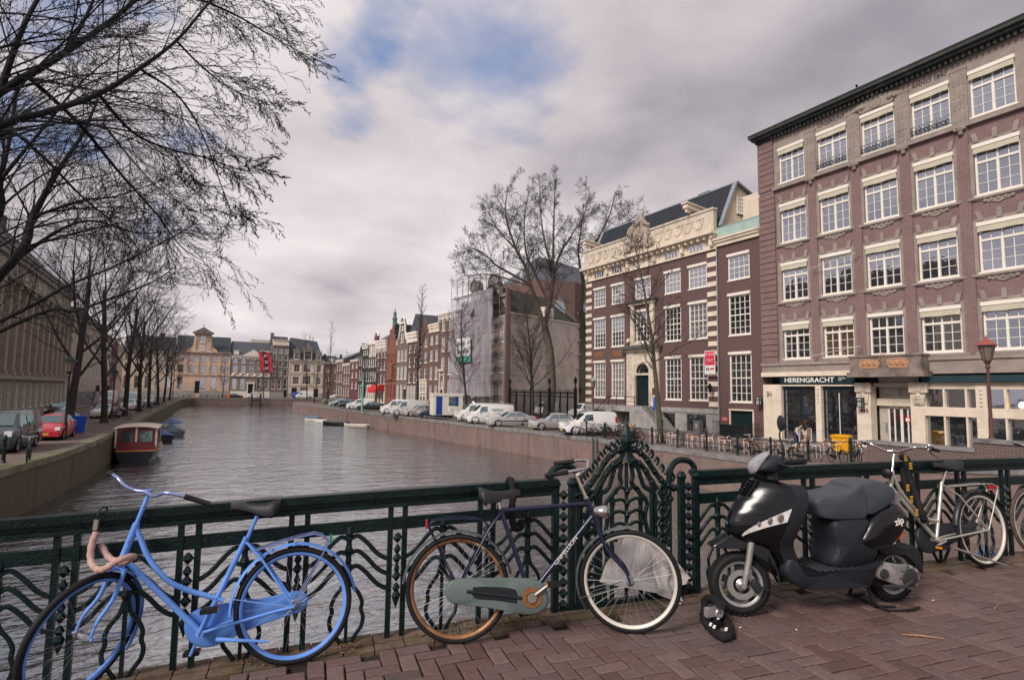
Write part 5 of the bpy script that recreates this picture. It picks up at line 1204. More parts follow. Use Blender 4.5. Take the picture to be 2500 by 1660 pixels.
BIG=dict(lev=5,seg=[6,9,7,6,5,3],wob=[.03,.13,.16,.2,.22,.2],grav=[.0,.045,.025,.01,.0,.0],taper=[.62,.28,.3,.35,.4,.5],n=[9,8,7,6,4],start=[.42,.2,.15,.1,.1],ang=[46,44,42,42,40],len=[.66,.52,.5,.5,.48],short=.3,rr=[.45,.5,.55,.55,.6],rmin=.016,split=.10,cont=.55)
ELM=dict(lev=4,seg=[7,8,7,6,4],wob=[.03,.055,.06,.07,.08],grav=[.0,.028,.012,-.012,-.02],taper=[.55,.2,.2,.25,.4],n=[9,12,11,8],start=[.30,.12,.06,.05],ang=[46,36,32,30],len=[.95,.5,.45,.42],short=.4,rr=[.5,.45,.5,.6],rmin=.007,split=.06)
def tree(name,label,x,y,H,r,P,seed,z=0,lean=(0,0),group=None,bark=None,twig=None):
 t=thing(name,label,'tree',(x,y,z),0,group);R=random.Random(seed);tr=MB();cr=MB()
 grow(tr,cr,Vector((0,0,-.1)),Vector((lean[0],lean[1],1)).normalized(),H,r,0,P,R)
 tr.lathe((0,0,0),[(r*1.5,0),(r*1.12,.25),(r*.98,.6)],9)
 obj('trunk',tr,bark or BARK,t,smooth=70);obj('crown',cr,twig or TWIG,t);return t
GR='young street trees on the right bank'
tr1=tree('street_tree','bare spreading street tree standing before the plastered wall and iron fence',30.2,50.6,13.0,.19,dict(YOUNG,len=[.46,.44,.42]),11,group=GR)
tree('street_tree','bare upright street tree in front of the scaffold netting',30.5,67.5,14.2,.17,dict(YOUNG,len=[.42,.42,.4]),12,group=GR)
tree('street_tree','bare mossy-trunked street tree in front of the mansion portal, beside the terrace',28.4,30.5,14.6,.2,dict(YOUNG,n=[30,10,7],start=[.33,.15,.1],ang=[46,36,36],len=[.34,.42,.4]),13,group=GR,bark=BARKG)
tree('poplar','tall narrow bare tree rising before the houses left of the scaffold',27.3,77,17.5,.2,NARROW,14)
for k,(x,y,H,lab)in enumerate(((26.2,94,9.5,'bare street tree with ochre trunk in front of the red gothic house'),(25.6,99,8.8,'bare street tree beside the red awning'),(25.0,127,9.0,'small bare tree by the maroon corner house'),(24.6,139,10.5,'thin bare tree at the far right bend, nearest the maroon house'))):
 tree('street_tree',lab,x,y,H,.13,dict(YOUNG,n=[22,7,4]),20+k,group=GR)
for k,(x,y,H,lab)in enumerate(((28.5,172,19,'tall thin bare tree beside the white renaissance house'),(33.5,168,22,'tallest thin bare tree at the head of the canal'),(40,176,14,'bare tree right of the tall pair at the head of the canal'),(8.0,196,11.5,'bare tree before the sandy house with the bell gable'),(19.5,196,9,'bare tree beside the red banner'))):
 tree('bare_tree',lab,x,y,H,.17,dict(NARROW if k<2 else YOUNG,n=[20,7,4],rmin=.02),40+k,group='bare trees across the head of the canal')
GL_='bare elms along the left quay'
def aty(px,py,y):
 r=ray(px,py);t=y/r.y;return Vector((r.x*t,y,EZ+r.z*t))
def limb(tr,cr,pts,r0,r1,P,R,nch,lens,st=.12,flatten=1.0):
 pts=smooth_pts(pts,6);n=len(pts);rr=[r0+(r1-r0)*(k/(n-1))**.8 for k in range(n)];tr.tube(pts,rr,7,caps=False)
 for k in range(nch):
  f=st+(1-st)*(k+R.uniform(.1,.9))/nch;i=min(int(f*(n-1)),n-2);b=pts[i].lerp(pts[i+1],f*(n-1)-i);t=(pts[i+1]-pts[i]).normalized()
  o=t.orthogonal().normalized();v=t.cross(o);az=R.uniform(0,2*PI);side=o*math.cos(az)+v*math.sin(az);ang=rad(R.gauss(42,12))
  d=(t*math.cos(ang)+side*math.sin(ang)+Vector((.18,0,.02))).normalized()
  grow(tr,cr,b,d,lens*(1.15-.65*f)*R.uniform(.6,1.25),min(.045,max(rr[i]*.36,P['rmin']))if P['rmin']<.01 else max(rr[i]*.36,P['rmin']),1,P,R)
def limb_tree(label,x,y,H,r,limbs,P,seed,lens=3.2):
 t=thing('elm',label,'tree',(x,y,0),0,GL_);R=random.Random(seed);tr=MB();cr=MB();off=Vector((x,y,0))
 tr.tube(smooth_pts([(0,0,-.2),(.1,.1,H*.35),(.05,0,H*.7),(.3,0,H)],4),[r*1.15]+[r]*6+[r*.8]*6,10,caps=False)
 for L in limbs:
  pts=[Vector(p)-off for p in L[0]];limb(tr,cr,pts,L[1],L[2],P,R,L[3],L[4]if len(L)>4 else lens)
 obj('trunk',tr,TWIGD,t,smooth=70);obj('crown',cr,TWIGD,t)
PN=dict(ELM,lev=3,bud=.0095,n=[0,8,6,0],seg=[7,10,8,7],wob=[.03,.045,.06,.08],grav=[0,-.022,-.03,-.03],len=[1,.42,.34,.3],start=[.3,.10,.10,.05],ang=[40,30,32,34],rmin=.0042,rr=[.5,.45,.5,.6])
A=aty
limb_tree('near bare elm whose long budded twigs hang across the upper left sky',-8.3,12.2,5.2,.34,[([(-8.1,12.2,4.6),A(-300,420,12),A(0,225,11.6),A(160,128,11.6),A(330,0,12),A(430,-140,12.5)],.10,.025,20),([(-8.1,12.2,4.4),A(-300,470,11),A(0,308,10.6),A(110,275,10.5),A(240,230,10.6),A(340,168,10.8),A(430,100,11),A(500,20,11.2),A(570,-60,11.4)],.075,.013,24),([A(60,180,11.6),A(190,300,12.2),A(290,420,12.6),A(380,520,12.8),A(440,600,12.9),A(500,640,13)],.04,.006,18,2.2),([A(240,230,10.6),A(320,320,11),A(400,360,11.2),A(500,385,11.4),A(585,415,11.4),A(640,425,11.5)],.03,.005,18,1.5),([A(330,0,12),A(450,-10,12.2),A(560,30,12.5),A(640,75,12.6),A(700,110,12.7),A(745,133,12.8)],.035,.005,18,1.4),([A(430,-100,12.5),A(520,-40,12.7),A(600,-20,12.8),A(680,8,12.8)],.03,.005,12,1.6),([(-8.1,12.2,3.9),A(-200,500,13),A(0,330,13.4),A(90,370,13.4),A(200,480,13.6),A(300,560,13.7)],.07,.01,18,2.6),([A(430,100,11),A(500,170,11.2),A(570,220,11.3),A(650,250,11.3)],.022,.005,14,1.3),([A(340,168,10.8),A(430,230,11),A(490,320,11.2),A(550,480,11.3),A(567,520,11.3)],.024,.005,18,1.3),([A(0,225,11.6),A(60,60,11.4),A(150,-100,11.4)],.06,.02,14,2.8),([A(160,128,11.6),A(220,20,11.9),A(260,-100,12)],.04,.015,14,2.6),([(-8.1,12.2,4.2),A(-300,300,10.5),A(-60,60,10.2),A(40,-60,10.2)],.10,.03,14,2.8),([A(250,300,12.4),A(330,400,12.6),A(400,470,12.7),A(480,520,12.8)],.02,.005,14,1.5)],PN,3)
PS=dict(ELM,lev=3,n=[0,8,7,0],seg=[7,8,6,5],wob=[.03,.06,.07,.08],grav=[0,.01,-.005,-.01],len=[1,.46,.44,.4],start=[.3,.12,.06,.05],ang=[40,34,32,30],rmin=.0065)
limb_tree('second bare elm with forking trunk rising from the left edge of the photo',-7.6,22.5,5.0,.33,[([(-7.5,22.5,3.2),A(30,640,22),A(80,530,22),A(140,420,22),A(200,330,22.3),A(240,240,22.5)],.16,.03,22,3.6),([(-7.5,22.5,3.6),A(-20,560,21.5),A(0,440,21),A(25,330,21),A(45,180,21)],.14,.03,20,3.6),([A(80,530,22),A(200,490,21.6),A(280,480,21.4),A(400,440,21)],.06,.012,18,2.8),([A(30,640,22),A(150,560,22.5),A(230,540,22.8),A(340,570,23),A(440,560,23)],.07,.012,20,2.8),([(-7.5,22.5,3.4),A(60,755,21),A(160,700,20.6),A(280,650,20.4),A(400,590,20.4),A(480,545,20.5)],.07,.01,24,2.6),([(-7.5,22.5,3.1),A(90,768,21),A(180,760,20.6),A(280,725,20.4),A(370,690,20.4),A(430,650,20.4)],.07,.01,22,2.2),([A(0,440,21),A(100,320,20.6),A(200,200,20.4),A(300,120,20.4)],.06,.012,18,3.0)],PS,4,3.0)
for k,(x,y,H,lab)in enumerate(((-7.3,50.4,10.5,'bare elm directly beside the blue waste bin'),(-6.6,62,11.5,'bare elm with thick forked trunk behind the dark parked car'),(-6.2,75,11.5,'bare elm between the blue bin and the white vans'),(-5.8,88,11.5,'dark bare elm standing just left of the white vans'),(-5.6,103,11,'bare elm beyond the parked white vans'),(-5.2,120,11,'bare elm near the far blue covered boats'),(-5,140,11,'bare elm towards the head of the canal'),(-4.6,160,10.5,'last bare elm of the left bank before the sandy houses'))):
 tree('elm',lab,x,y,H*1.02,.27-.006*k,dict(ELM,n=[9,8,6,4]if k<4 else[8,7,5,3],len=[.80,.52,.46,.42],rmin=.011 if k<4 else .018,ang=[36,34,32,30],start=[.30,.12,.1,.1],grav=[0,.045,.03,.02,.0]),60+k,group=GL_,bark=BARK,twig=TWIG)
PB=dict(ELM,lev=4,n=[0,6,6,4,0],seg=[7,7,6,5,3],wob=[.03,.12,.13,.14,.14],grav=[0,.03,.02,.01,0],len=[1,.60,.60,.58,.5],start=[.3,.12,.1,.1,.1],ang=[40,44,44,42,40],rmin=.0145,split=.08,rr=[.5,.5,.55,.6,.6])
GBK=mat('grey_brown_bark',(.13,.105,.085),.9,var=.3,scale=2,bump=.8,bscale=12)
def big(label,trunk,r,limbs,seed,bark):
 R=random.Random(seed);b0=Vector((trunk[0].x,trunk[0].y,0));t=thing('plane_tree',label,'tree',b0);tr=MB();cr=MB()
 tr.tube(smooth_pts([p-b0 for p in trunk],4),[r*(1.25-.6*k/(4*(len(trunk)-1)))for k in range(4*(len(trunk)-1)+1)],12,caps=False)
 for pts,r0,n in limbs:limb(tr,cr,[p-b0 for p in pts],r0,.05,PB,R,int(n*1.25),4.1,st=.15)
 obj('trunk',tr,bark,t,smooth=70);obj('crown',cr,BARK,t)
T1=lambda*q:[A(x,y,q[0])for x,y in q[1:]]
big('huge bare tree with wide gnarled crown rising over the plastered house',[Vector((39.0,62,-.3))]+T1(62,(1345,954),(1342,860),(1330,797)),.62,[(T1(62,(1330,797),(1348,705),(1350,640),(1352,533),(1356,440)),.34,17),(T1(61,(1330,797),(1295,694),(1284,655),(1261,610),(1240,550),(1234,506),(1240,460)),.30,16),(T1(60,(1295,694),(1215,650),(1192,629),(1165,612),(1145,605)),.16,11),(T1(60.5,(1340,740),(1300,655),(1284,615),(1280,540),(1291,470)),.2,13),(T1(63,(1349,690),(1365,625),(1398,571),(1425,525),(1440,470)),.2,13),(T1(60,(1300,700),(1235,680),(1185,670),(1140,675)),.13,9),(T1(64,(1349,660),(1330,590),(1320,520),(1318,455)),.16,11),(T1(60,(1261,610),(1215,560),(1195,520)),.12,8)],5,GBK)
big('big bare tree with leaning dark trunk behind the iron fence, right next to the mansion',[Vector((46.5,64,-.3))]+T1(64,(1425,940),(1428,860),(1420,760)),.6,[(T1(66,(1420,760),(1425,680),(1440,615),(1467,571),(1490,520),(1502,470)),.28,16),(T1(67,(1440,640),(1490,590),(1530,545),(1560,520)),.18,11),(T1(65,(1425,700),(1412,620),(1417,570),(1425,500)),.2,11)],8,BARKG)
rail_rot=BANG
def R3(s,h,off=0.):return B3(s,off,h)
rg=thing('bridge_railing','dark green ornate cast iron bridge railing with wave-shaped bars and a crested centre panel','railing',(0,4.3,1.54),0)
RM=Matrix.Translation((0,4.3,1.54)).inverted()
def rmb():m=MB();m.xf=RM;return m
def sweep(mb,s0,s1,h,wd,ht,step=.33,off=0.):
 n=max(1,int((s1-s0)/step))
 for k in range(n):mb.beam(R3(s0+(s1-s0)*k/n-.002,h,off),R3(s0+(s1-s0)*(k+1)/n+.002,h,off),wd,ht)
for s0,s1 in((-2.6,2.56),(3.86,12.5)):
 mb=rmb();sweep(mb,s0,s1,.985,.085,.05);sweep(mb,s0,s1,.945,.035,.035);sweep(mb,s0,s1,.905,.06,.03);sweep(mb,s0,s1,.935,.02,.06,off=0);obj('top_rail',mb,IRON,rg)
 mb=rmb();sweep(mb,s0,s1,.775,.018,.085);obj('second_rail',mb,IRON,rg)
PAIRS=[-2.57+.6525*k for k in range(8)]+[4.38+.66*k for k in range(12)]
def pair(s):
 mb=rmb()
 for d in(-.05,.05):mb.beam(R3(s+d,-.02),R3(s+d,.91),.035,.03,up=(BN.x,BN.y,0))
 obj('post_pair',mb,IRON,rg)
 mb=rmb()
 for h,r in((.68,.036),(.60,.026),(.54,.034),(.47,.022),(.42,.034),(.34,.028)):
  c=R3(s,h,.018);mb.lathe(c,[(.006,-.035),(r,0),(.008,.035)],6)
 mb.lathe(R3(s,.27,.018),[(.001,-.07),(.032,.02),(.01,.06)],6);obj('drop_ornament',mb,IRON,rg)
def stem(s,w=.3262,full=True):
 mb=rmb()
 for h,r in((.74,.03),(.70,.024),(.62,.03),(.55,.022),(.50,.03)):mb.lathe(R3(s,h),[(r*.6,-.04),(r,0),(r*.6,.04)],8)
 mb.beam(R3(s,.73),R3(s,.40),.035,.03,up=(BN.x,BN.y,0));mb.beam(R3(s,.45),R3(s,-.02),.022,.022,up=(BN.x,BN.y,0))
 obj('stem',mb,IRON,rg)
 for sg in(-1,1):
  for q,h0 in enumerate((.70,.60,.50)):
   mb=rmb();pts=smooth_pts([R3(s+sg*x*w,h,.0)for x,h in((.04,h0),(.18,h0+.012),(.36,h0-.035),(.58,h0-.115),(.76,h0-.155),(.87,h0-.16))],4)
   mb.tube(pts,.0155,6);obj('wave_bar',mb,IRON,rg)
  mb=rmb();pts=smooth_pts([R3(s+sg*x,h,.0)for x,h in((.012,.46),(.035,.36),(.085,.27),(.10,.20),(.085,.15),(.10,.08),(.085,.02),(.055,-.07),(.02,-.17))]if False else[R3(s+sg*x,h)for x,h in((.012,.45),(.03,.39),(.075,.33),(.10,.27),(.095,.22),(.11,.17),(.10,.11),(.065,.06),(.02,-.01))],3)
  mb.tube(pts,.014,6);obj('lyre_bar',mb,IRON,rg)
for s in PAIRS:pair(s)
for s in[-2.57+.326+.6525*k for k in range(8)]+[4.05+.66*k for k in range(13)]:
 if s<2.5 or s>3.9:stem(s)
for s in(2.62,3.76):
 mb=rmb();mb.beam(R3(s-.07,-.02),R3(s-.07,.95),.05,.045,up=(BN.x,BN.y,0));mb.beam(R3(s+.07,-.02),R3(s+.07,.95),.05,.045,up=(BN.x,BN.y,0))
 for k in range(11):mb.lathe(R3(s,.06+k*.082),[(.008,-.036),(.042,0),(.008,.036)],5)
 for d in(-.07,.07):mb.lathe(R3(s+d,.97),[(.03,-.03),(.045,0),(.02,.04)],8)
 obj('end_post',mb,IRON,rg)
for s,sg in((2.60,-1),(3.72,1)):
 mb=rmb();pts=smooth_pts([R3(s-sg*.15,.93),R3(s-sg*.13,1.04),R3(s-sg*.06,1.10),R3(s+sg*.05,1.09),R3(s+sg*.10,1.03),R3(s+sg*.06,.99)],5);mb.tube(pts,.026,8);obj('scroll',mb,IRON,rg)
 mb=rmb();mb.tube([R3(s-sg*.15,-.02),R3(s-sg*.15,.94)],.022,8);obj('side_bar',mb,IRON,rg)
for q,(w_,top,foot)in enumerate(((.46,1.215,.93),(.42,1.13,.86))):
 for sg in(-1,1):
  mb=rmb();pts=smooth_pts([R3(3.17+sg*x*w_/.46,h*1.0)for x,h in((.03,top),(.10,top-.02),(.18,top-.08),(.26,top-.19),(.34,top-.28),(.42,top-.33),(.47,top-.34))],5)
  mb.tube(pts,.024,7)
  for i in range(3,len(pts)-3,4):mb.lathe(pts[i]-RM.translation*0,[(.012,-.03),(.034,0),(.012,.03)],6)
  obj('crest_band',mb,IRON,rg)
for sg in(-1,1):
 mb=rmb()
 for x,h in((.06,1.25),(.11,1.235),(.16,1.21),(.21,1.16),(.26,1.10),(.31,1.04),(.36,.99),(.41,.96)):
  c=R3(3.17+sg*x,h);mb.tube(smooth_pts([c,c+Vector((sg*.03,0,.035)),c+Vector((sg*.05,0,.0)),c+Vector((sg*.03,0,-.03))],3),.012,5)
 obj('crocket_row',mb,IRON,rg)
mb=rmb();mb.lathe(R3(3.17,1.17),[(.06,-.06),(.03,0),(.025,.02),(.042,.06),(.058,.11),(.052,.16),(.03,.21),(.014,.26),(.006,.30),(.002,.33)],6)
mb.tube(smooth_pts([R3(3.09,1.06),R3(3.12,1.15),R3(3.17,1.19),R3(3.22,1.15),R3(3.25,1.06)],4),.02,6)
obj('finial',mb,IRON,rg)
for sg in(-1,1):
 for pr in(((.04,1.10),(.06,1.0),(.05,.94),(.12,.86),(.19,.78),(.17,.66),(.20,.5),(.17,.36),(.21,.22),(.19,.08),(.19,-.01)),((.10,1.08),(.14,.96),(.17,.9),(.26,.84),(.27,.7),(.27,.4),(.26,.1),(.26,-.01)),((.40,.88),(.40,-.01)),((.235,.92),(.235,-.01)),((.335,.9),(.335,-.01)),((.13,.84),(.13,-.01))):
  mb=rmb();mb.tube(smooth_pts([R3(3.17+sg*x,h)for x,h in pr],4),.02 if pr[0][0]<.3 else .016,6);obj('panel_bar',mb,IRON,rg)
 mb=rmb();rr=random.Random(5)
 for k in range(7):
  h=.84-k*.125
  mb.tube(smooth_pts([R3(3.17+sg*x,h+dh_,.012)for x,dh_ in((.275,.0),(.31,.055),(.355,.045),(.365,.0),(.335,-.03),(.305,-.01),(.32,.02))],3),.0145,5)
  mb.tube(smooth_pts([R3(3.17+sg*x,h+dh_,.012)for x,dh_ in((.395,.02),(.36,-.05),(.31,-.08),(.285,-.06))],3),.013,5)
  mb.lathe(R3(3.17+sg*.335,h+.005,.02),[(.008,-.02),(.024,0),(.008,.02)],5)
 obj('foliage_scroll',mb,IRON,rg)
mb=rmb()
for k in range(9):
 h=.90-k*.093;w_=.05+.10*math.sin(PI*min(1,(k+1)/6.0))**.7 if k<6 else .10
 for sg in(-1,1):mb.tube(smooth_pts([R3(3.17,h-.02,.01),R3(3.17+sg*w_*.5,h+.012,.02),R3(3.17+sg*w_,h-.012,.01),R3(3.17+sg*w_*.8,h-.03,.01)],3),.014,5)
 mb.lathe(R3(3.17,h-.02,.01),[(.01,-.04),(.03,0),(.01,.03)],6)
mb.tube([R3(3.17,-.01),R3(3.17,1.2)],.016,6)
obj('centre_leaf_stem',mb,IRON,rg)
mb=rmb()
for h in(.02,.93):mb.beam(R3(2.6,h),R3(3.78,h),.03,.035)if h<.5 else None
mb.beam(R3(2.72,.02),R3(3.66,.02),.05,.05);obj('foot_rail',mb,IRON,rg)
RUB=mat('tyre_rubber',(.010,.010,.012),.7,var=.25,scale=14,spec=.3)
STEEL=mat('spoke_steel',(.30,.30,.31),.5,metal=.6,var=.1)
CHROME=mat('chrome',(.62,.61,.60),.16,metal=1.0,var=.05)
SADM=mat('black_saddle_vinyl',(.022,.022,.027),.45,var=.2,bump=.2,bscale=200)
def wheel(par,name,c,R,rimm,tyrem,xf=None,spokes=32,wt=.019,hubr=.022,detail=True):
 mb=MB();mb.xf=xf;ns,nm=(56,9)if detail else(22,5)
 mb.ring(c,R-wt,[(wt*math.cos(2*PI*k/nm),wt*math.sin(2*PI*k/nm))for k in range(nm)],ns)
 w=obj(name,mb,tyrem,par,smooth=60)
 mb=MB();mb.xf=xf;ri=R-2*wt;mb.ring(c,ri,[(.004,-.014),(.004,.014),(-.012,.012),(-.018,0),(-.012,-.012)],ns);obj('rim',mb,rimm,w,smooth=60)
 mb=MB();mb.xf=xf;cv=Vector(c)
 for k in range(spokes):
  a=2*PI*k/spokes;sd=1 if k%2 else-1;b=a+(.42 if(k//2)%2 else-.42)
  mb.tube([cv+Vector((hubr*math.cos(b),sd*.028,hubr*math.sin(b))),cv+Vector((ri*math.cos(a)*.985,0,ri*math.sin(a)*.985))],.0010 if detail else .004,3,caps=False)
 mb.lathe(c,[(.012,-.06),(.03,-.03),(.016,-.024),(.016,.024),(.03,.03),(.012,.06)],10,axis='y');obj('spokes',mb,STEEL,w)
 return w
def fender(mb,c,R,a0,a1,w=.027,n=26):
 mb.ring(c,R,[(-.006,-w),(.006,-w*.55),(.010,0),(.006,w*.55),(-.006,w),(.003,w*.5),(.006,0),(.003,-w*.5)],n,a0=a0,a1=a1)
def bike(name,label,rear,fwd,lean_dir,lean,P,group=None):
 """local frame: x forwards from the rear hub, y to the rider's left, z up"""
 f=Vector(fwd).normalized();up=(Vector((0,0,1))-f*f.z).normalized();h=Vector(lean_dir)-f*Vector(lean_dir).dot(f);h.normalize()
 U=(up*math.cos(rad(lean))+h*math.sin(rad(lean))).normalized();L=U.cross(f)
 t=thing(name,label,'bicycle',rear,0,group);t.matrix_world=Matrix.Translation(rear)@Matrix((f,L,U)).transposed().to_4x4()
 fm=P['paint'];R=.355;hub=(0,0,R);bb=P['bb'];rt=P.get('r',.0155)
 ht,hb=Vector((P['ht'][0],0,P['ht'][1])),Vector((P['hb'][0],0,P['hb'][1]));ax=(ht-hb).normalized()
 st=Matrix.Translation(hb)@Matrix.Rotation(rad(P['steer']),4,ax)@Matrix.Translation(-hb)
 fx=hb.x-ax.x/ax.z*(hb.z-R)+P.get('rake',.055);fh=Vector((fx,0,R))
 mb=MB();bbv=Vector((bb[0],0,bb[1]));sl=Vector((P['slug'][0],0,P['slug'][1]))
 mb.tube([bbv,sl],rt,10);mb.tube([ht+ax*.01,hb-ax*.02],rt*1.25,12)
 mb.tube([hb+ax*P.get('dt',.02),bbv],rt*1.1,10)
 if 'curve' in P:mb.tube(smooth_pts([(x,0,z)for x,z in P['curve']],5),rt,10)
 else:mb.tube([sl-Vector((0,0,.01)),ht-ax*.03],rt,10)
 for s_ in(-1,1):
  mb.tube([bbv+Vector((0,s_*.03,0)),(.10,s_*.058,R-.01),(0,s_*.06,R)],rt*.62,8);mb.tube([sl+Vector((0,s_*.012,-.03)),(sl.x*.7,s_*.05,sl.z*.8+R*.1),(0,s_*.06,R)],rt*.5,8)
 mb.lathe(bbv,[(.024,-.04),(.026,0),(.024,.04)],12,axis='y')
 fr=obj('frame',mb,fm,t,smooth=50)
 if P.get('text'):
  a,b=hb+ax*P.get('dt',.02),bbv;d=(b-a).normalized();ang=math.atan2(-d.z,-d.x);c=a.lerp(b,P.get('tpos',.5))
  o=obj('lettering',text_mesh(P['text'],.036,LETW,'lettering',.0005,xs=1.25),None,fr);o.matrix_local=Matrix.Translation(c+Vector((0,-rt*1.1-.001,0)))@Matrix.Rotation(-ang,4,'Y')@Matrix.Rotation(PI/2,4,'X')
 sp=P['saddle']
 mb=MB();mb.tube([sl-Vector((0,0,.02)),Vector((sp[0],0,sp[1]-.05))],.0125,8);obj('seat_post',mb,P.get('postm',CHROME),t,smooth=50)
 mb=MB();sx,sz,sa=sp[0],sp[1],P.get('sang',0.)
 prof=[(.16,.012,.008),(.145,.022,.016),(.10,.030,.014),(.05,.038,.008),(0,.058,.004),(-.05,.086,.008),(-.09,.104,.022),(-.12,.098,.034),(-.138,.06,.03)];rings=[]
 for x,w_,z in prof:
  row=[]
  for y_,dz in((-.93,-.018-.55*w_),(-1.0,-.014),(-.62,.013),(0,.008),(.62,.013),(1.0,-.014),(.93,-.018-.55*w_)):row.append(mb.pt((sx+x,y_*w_,sz+z+dz+sa*x)))
  rings.append(row)
 for a,b in zip(rings,rings[1:]):
  for j in range(6):mb.face((a[j],a[j+1],b[j+1],b[j]))
  mb.face((a[6],a[0],b[0],b[6]))
 mb.face(rings[0]);mb.face(rings[-1][::-1])
 sd=obj('saddle',mb,SADM,t,smooth=70)
 mb=MB()
 for s_ in(-1,1):
  mb.tube([(sx+.02,s_*.02,sz-.05),(sx-.07,s_*.05,sz-.06)],.004,5)
  mb.tube([(sx-.09+.014*math.cos(k*1.3),s_*.055+.014*math.sin(k*1.3),sz-.075+k*.0028)for k in range(22)],.0028,4)
 obj('springs',mb,BLACKM,sd)
 wheel(t,'rear_wheel',hub,R,P['rim_r'],P.get('tyre',RUB));wheel(t,'front_wheel',fh,R,P['rim_f'],P.get('tyre',RUB),st)
 mb=MB();fender(mb,hub,R+.018,*P['fend_r']);
 for s_ in(-1,1):a=P['fend_r'][0]+.28;mb.tube([(0,s_*.055,R),((R+.012)*math.cos(a),s_*.024,R+(R+.012)*math.sin(a))],.003,5)
 obj('rear_fender',mb,P.get('fm',fm),t,smooth=50)
 if P.get('fend_f'):
  mb=MB();mb.xf=st;fender(mb,fh,R+.018,*P['fend_f'])
  for s_ in(-1,1):a=P['fend_f'][1]-.25;mb.tube([fh+Vector((0,s_*.055,0)),fh+Vector(((R+.012)*math.cos(a),s_*.024,(R+.012)*math.sin(a)))],.003,5)
  obj('front_fender',mb,P.get('fm',fm),t,smooth=50)
 mb=MB();mb.xf=st
 crown=hb-ax*.03
 mb.tube([hb,crown-ax*.02],.019,10);mb.tube([crown+Vector((0,-.05,-.01)),crown+Vector((0,.05,-.01))],.014,8)
 for s_ in(-1,1):mb.tube(smooth_pts([crown+Vector((0,s_*.048,0)),crown-ax*.17+Vector((.0,s_*.05,0)),fh+Vector((-.035,s_*.055,.09)),fh+Vector((0,s_*.058,0))],4),[.0125]*5+[.011]*4+[.008]*4,8)
 mb.lathe(fh,[(.008,-.075),(.008,.075)],8,axis='y');obj('fork',mb,P.get('forkm',fm),t,smooth=50)
 mb=MB();mb.xf=st;tp=ht+ax*P['stem']
 mb.tube([ht,tp],.0125,8);mb.tube([ht-ax*.0,ht+ax*.02],.019,10);mb.tube([tp-ax*.02,tp+Vector((P.get('reach',.05),0,0))],.014,8);obj('stem',mb,P.get('stemm',CHROME),t,smooth=50)
 mb=MB();mb.xf=st;c=tp+Vector((P.get('reach',.05),0,0));ends=[]
 for s_ in(-1,1):
  if P.get('wide'):pts=smooth_pts([c,c+Vector((.01,s_*.06,-.006)),c+Vector((.03,s_*.12,.01)),c+Vector((.03,s_*.19,.045)),c+Vector((.0,s_*.26,.04)),c+Vector((-.04,s_*.31,.025)),c+Vector((-.09,s_*.40,.0))],4)
  else:pts=smooth_pts([c,c+Vector((.015,s_*.06,-.004)),c+Vector((.05,s_*.13,.03)),c+Vector((.05,s_*.2,.06)),c+Vector((-.02,s_*.27,.058)),c+Vector((-.10,s_*.295,.045)),c+Vector((-.21,s_*.305,.03))],4)
  mb.tube(pts,.011,8);ends.append(pts[-8:])
 hbm=obj('handlebar',mb,P.get('barm',CHROME),t,smooth=50)
 for e in ends:
  mb=MB();mb.xf=st;mb.tube([e[1],e[-1],e[-1]+(e[-1]-e[-2])*.3],[.0165,.0155,.017],10);obj('grip',mb,P.get('gripm',RUB),hbm,smooth=50)
  if P.get('lever'):mb=MB();mb.xf=st;mb.tube([e[0]+Vector((.03,0,-.01)),e[2]+Vector((0,0,-.05)),e[-1]+Vector((-.02,0,-.075))],[.009,.007,.005],6);obj('brake_lever',mb,CHROME,hbm)
 if P.get('bell'):mb=MB();mb.xf=st;e=ends[P['bell']-1][0];mb.lathe(e+Vector((.01,0,.012)),[(.03,0),(.034,.012),(.026,.028),(.006,.036)],12);obj('bell',mb,CHROME,hbm,smooth=60)
 cs=P.get('chain',-1);y=cs*.062
 mb=MB();cc=P['case'];mb.puff([tuple(q[:2])for q in smooth_pts([(x,z,0)for x,z in cc],3,True)],.022,yc=y,layers=((-1,.93),(-.75,.975),(-.3,1),(.3,1),(.75,.975),(1,.93)))
 obj('chain_case',mb,P['casem'],t,smooth=50)
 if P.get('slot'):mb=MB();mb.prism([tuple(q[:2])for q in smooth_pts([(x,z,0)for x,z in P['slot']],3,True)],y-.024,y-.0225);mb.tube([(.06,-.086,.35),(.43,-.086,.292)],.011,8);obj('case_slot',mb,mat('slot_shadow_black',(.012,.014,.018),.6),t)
 mb=MB();ca=P['crank']
 mb.lathe(bbv,[(.032,cs*.095-.004),(.032,cs*.095+.004)],14,axis='y')
 for k,s_ in enumerate((cs,-cs)):
  a=ca+PI*k;e=bbv+Vector((.17*math.cos(a),s_*.11,.17*math.sin(a)));mb.tube([bbv+Vector((0,s_*.085,0)),e],[.013,.010],8)
  mb.lathe(e,[(.006,min(0,s_*.05)),(.006,max(0,s_*.05))],6,axis='y')
  pd=MB();yy=e.y+s_*.06;pd.box(e.x-.045,e.x+.045,yy-.042,yy+.042,e.z-.012,e.z+.012,0);
  for q in(-1,1):pd.box(e.x+q*.0465-.001,e.x+q*.0465+.001,yy-.03,yy+.03,e.z-.008,e.z+.008,1)
  obj('pedal',pd,[RUB,mat('amber_reflector',(.8,.25,.02),.3)],t)
 obj('crank',mb,P.get('crankm',CHROME),t,smooth=50)
 if P.get('sprocket'):mb=MB();mb.ring(bbv+Vector((0,cs*.087,0)),.052,[(.016,-.001),(.016,.003),(-.016,.003),(-.016,-.001)],24);obj('chain_ring',mb,P['sprocket'],t)
 rk=P['rack'];mb=MB()
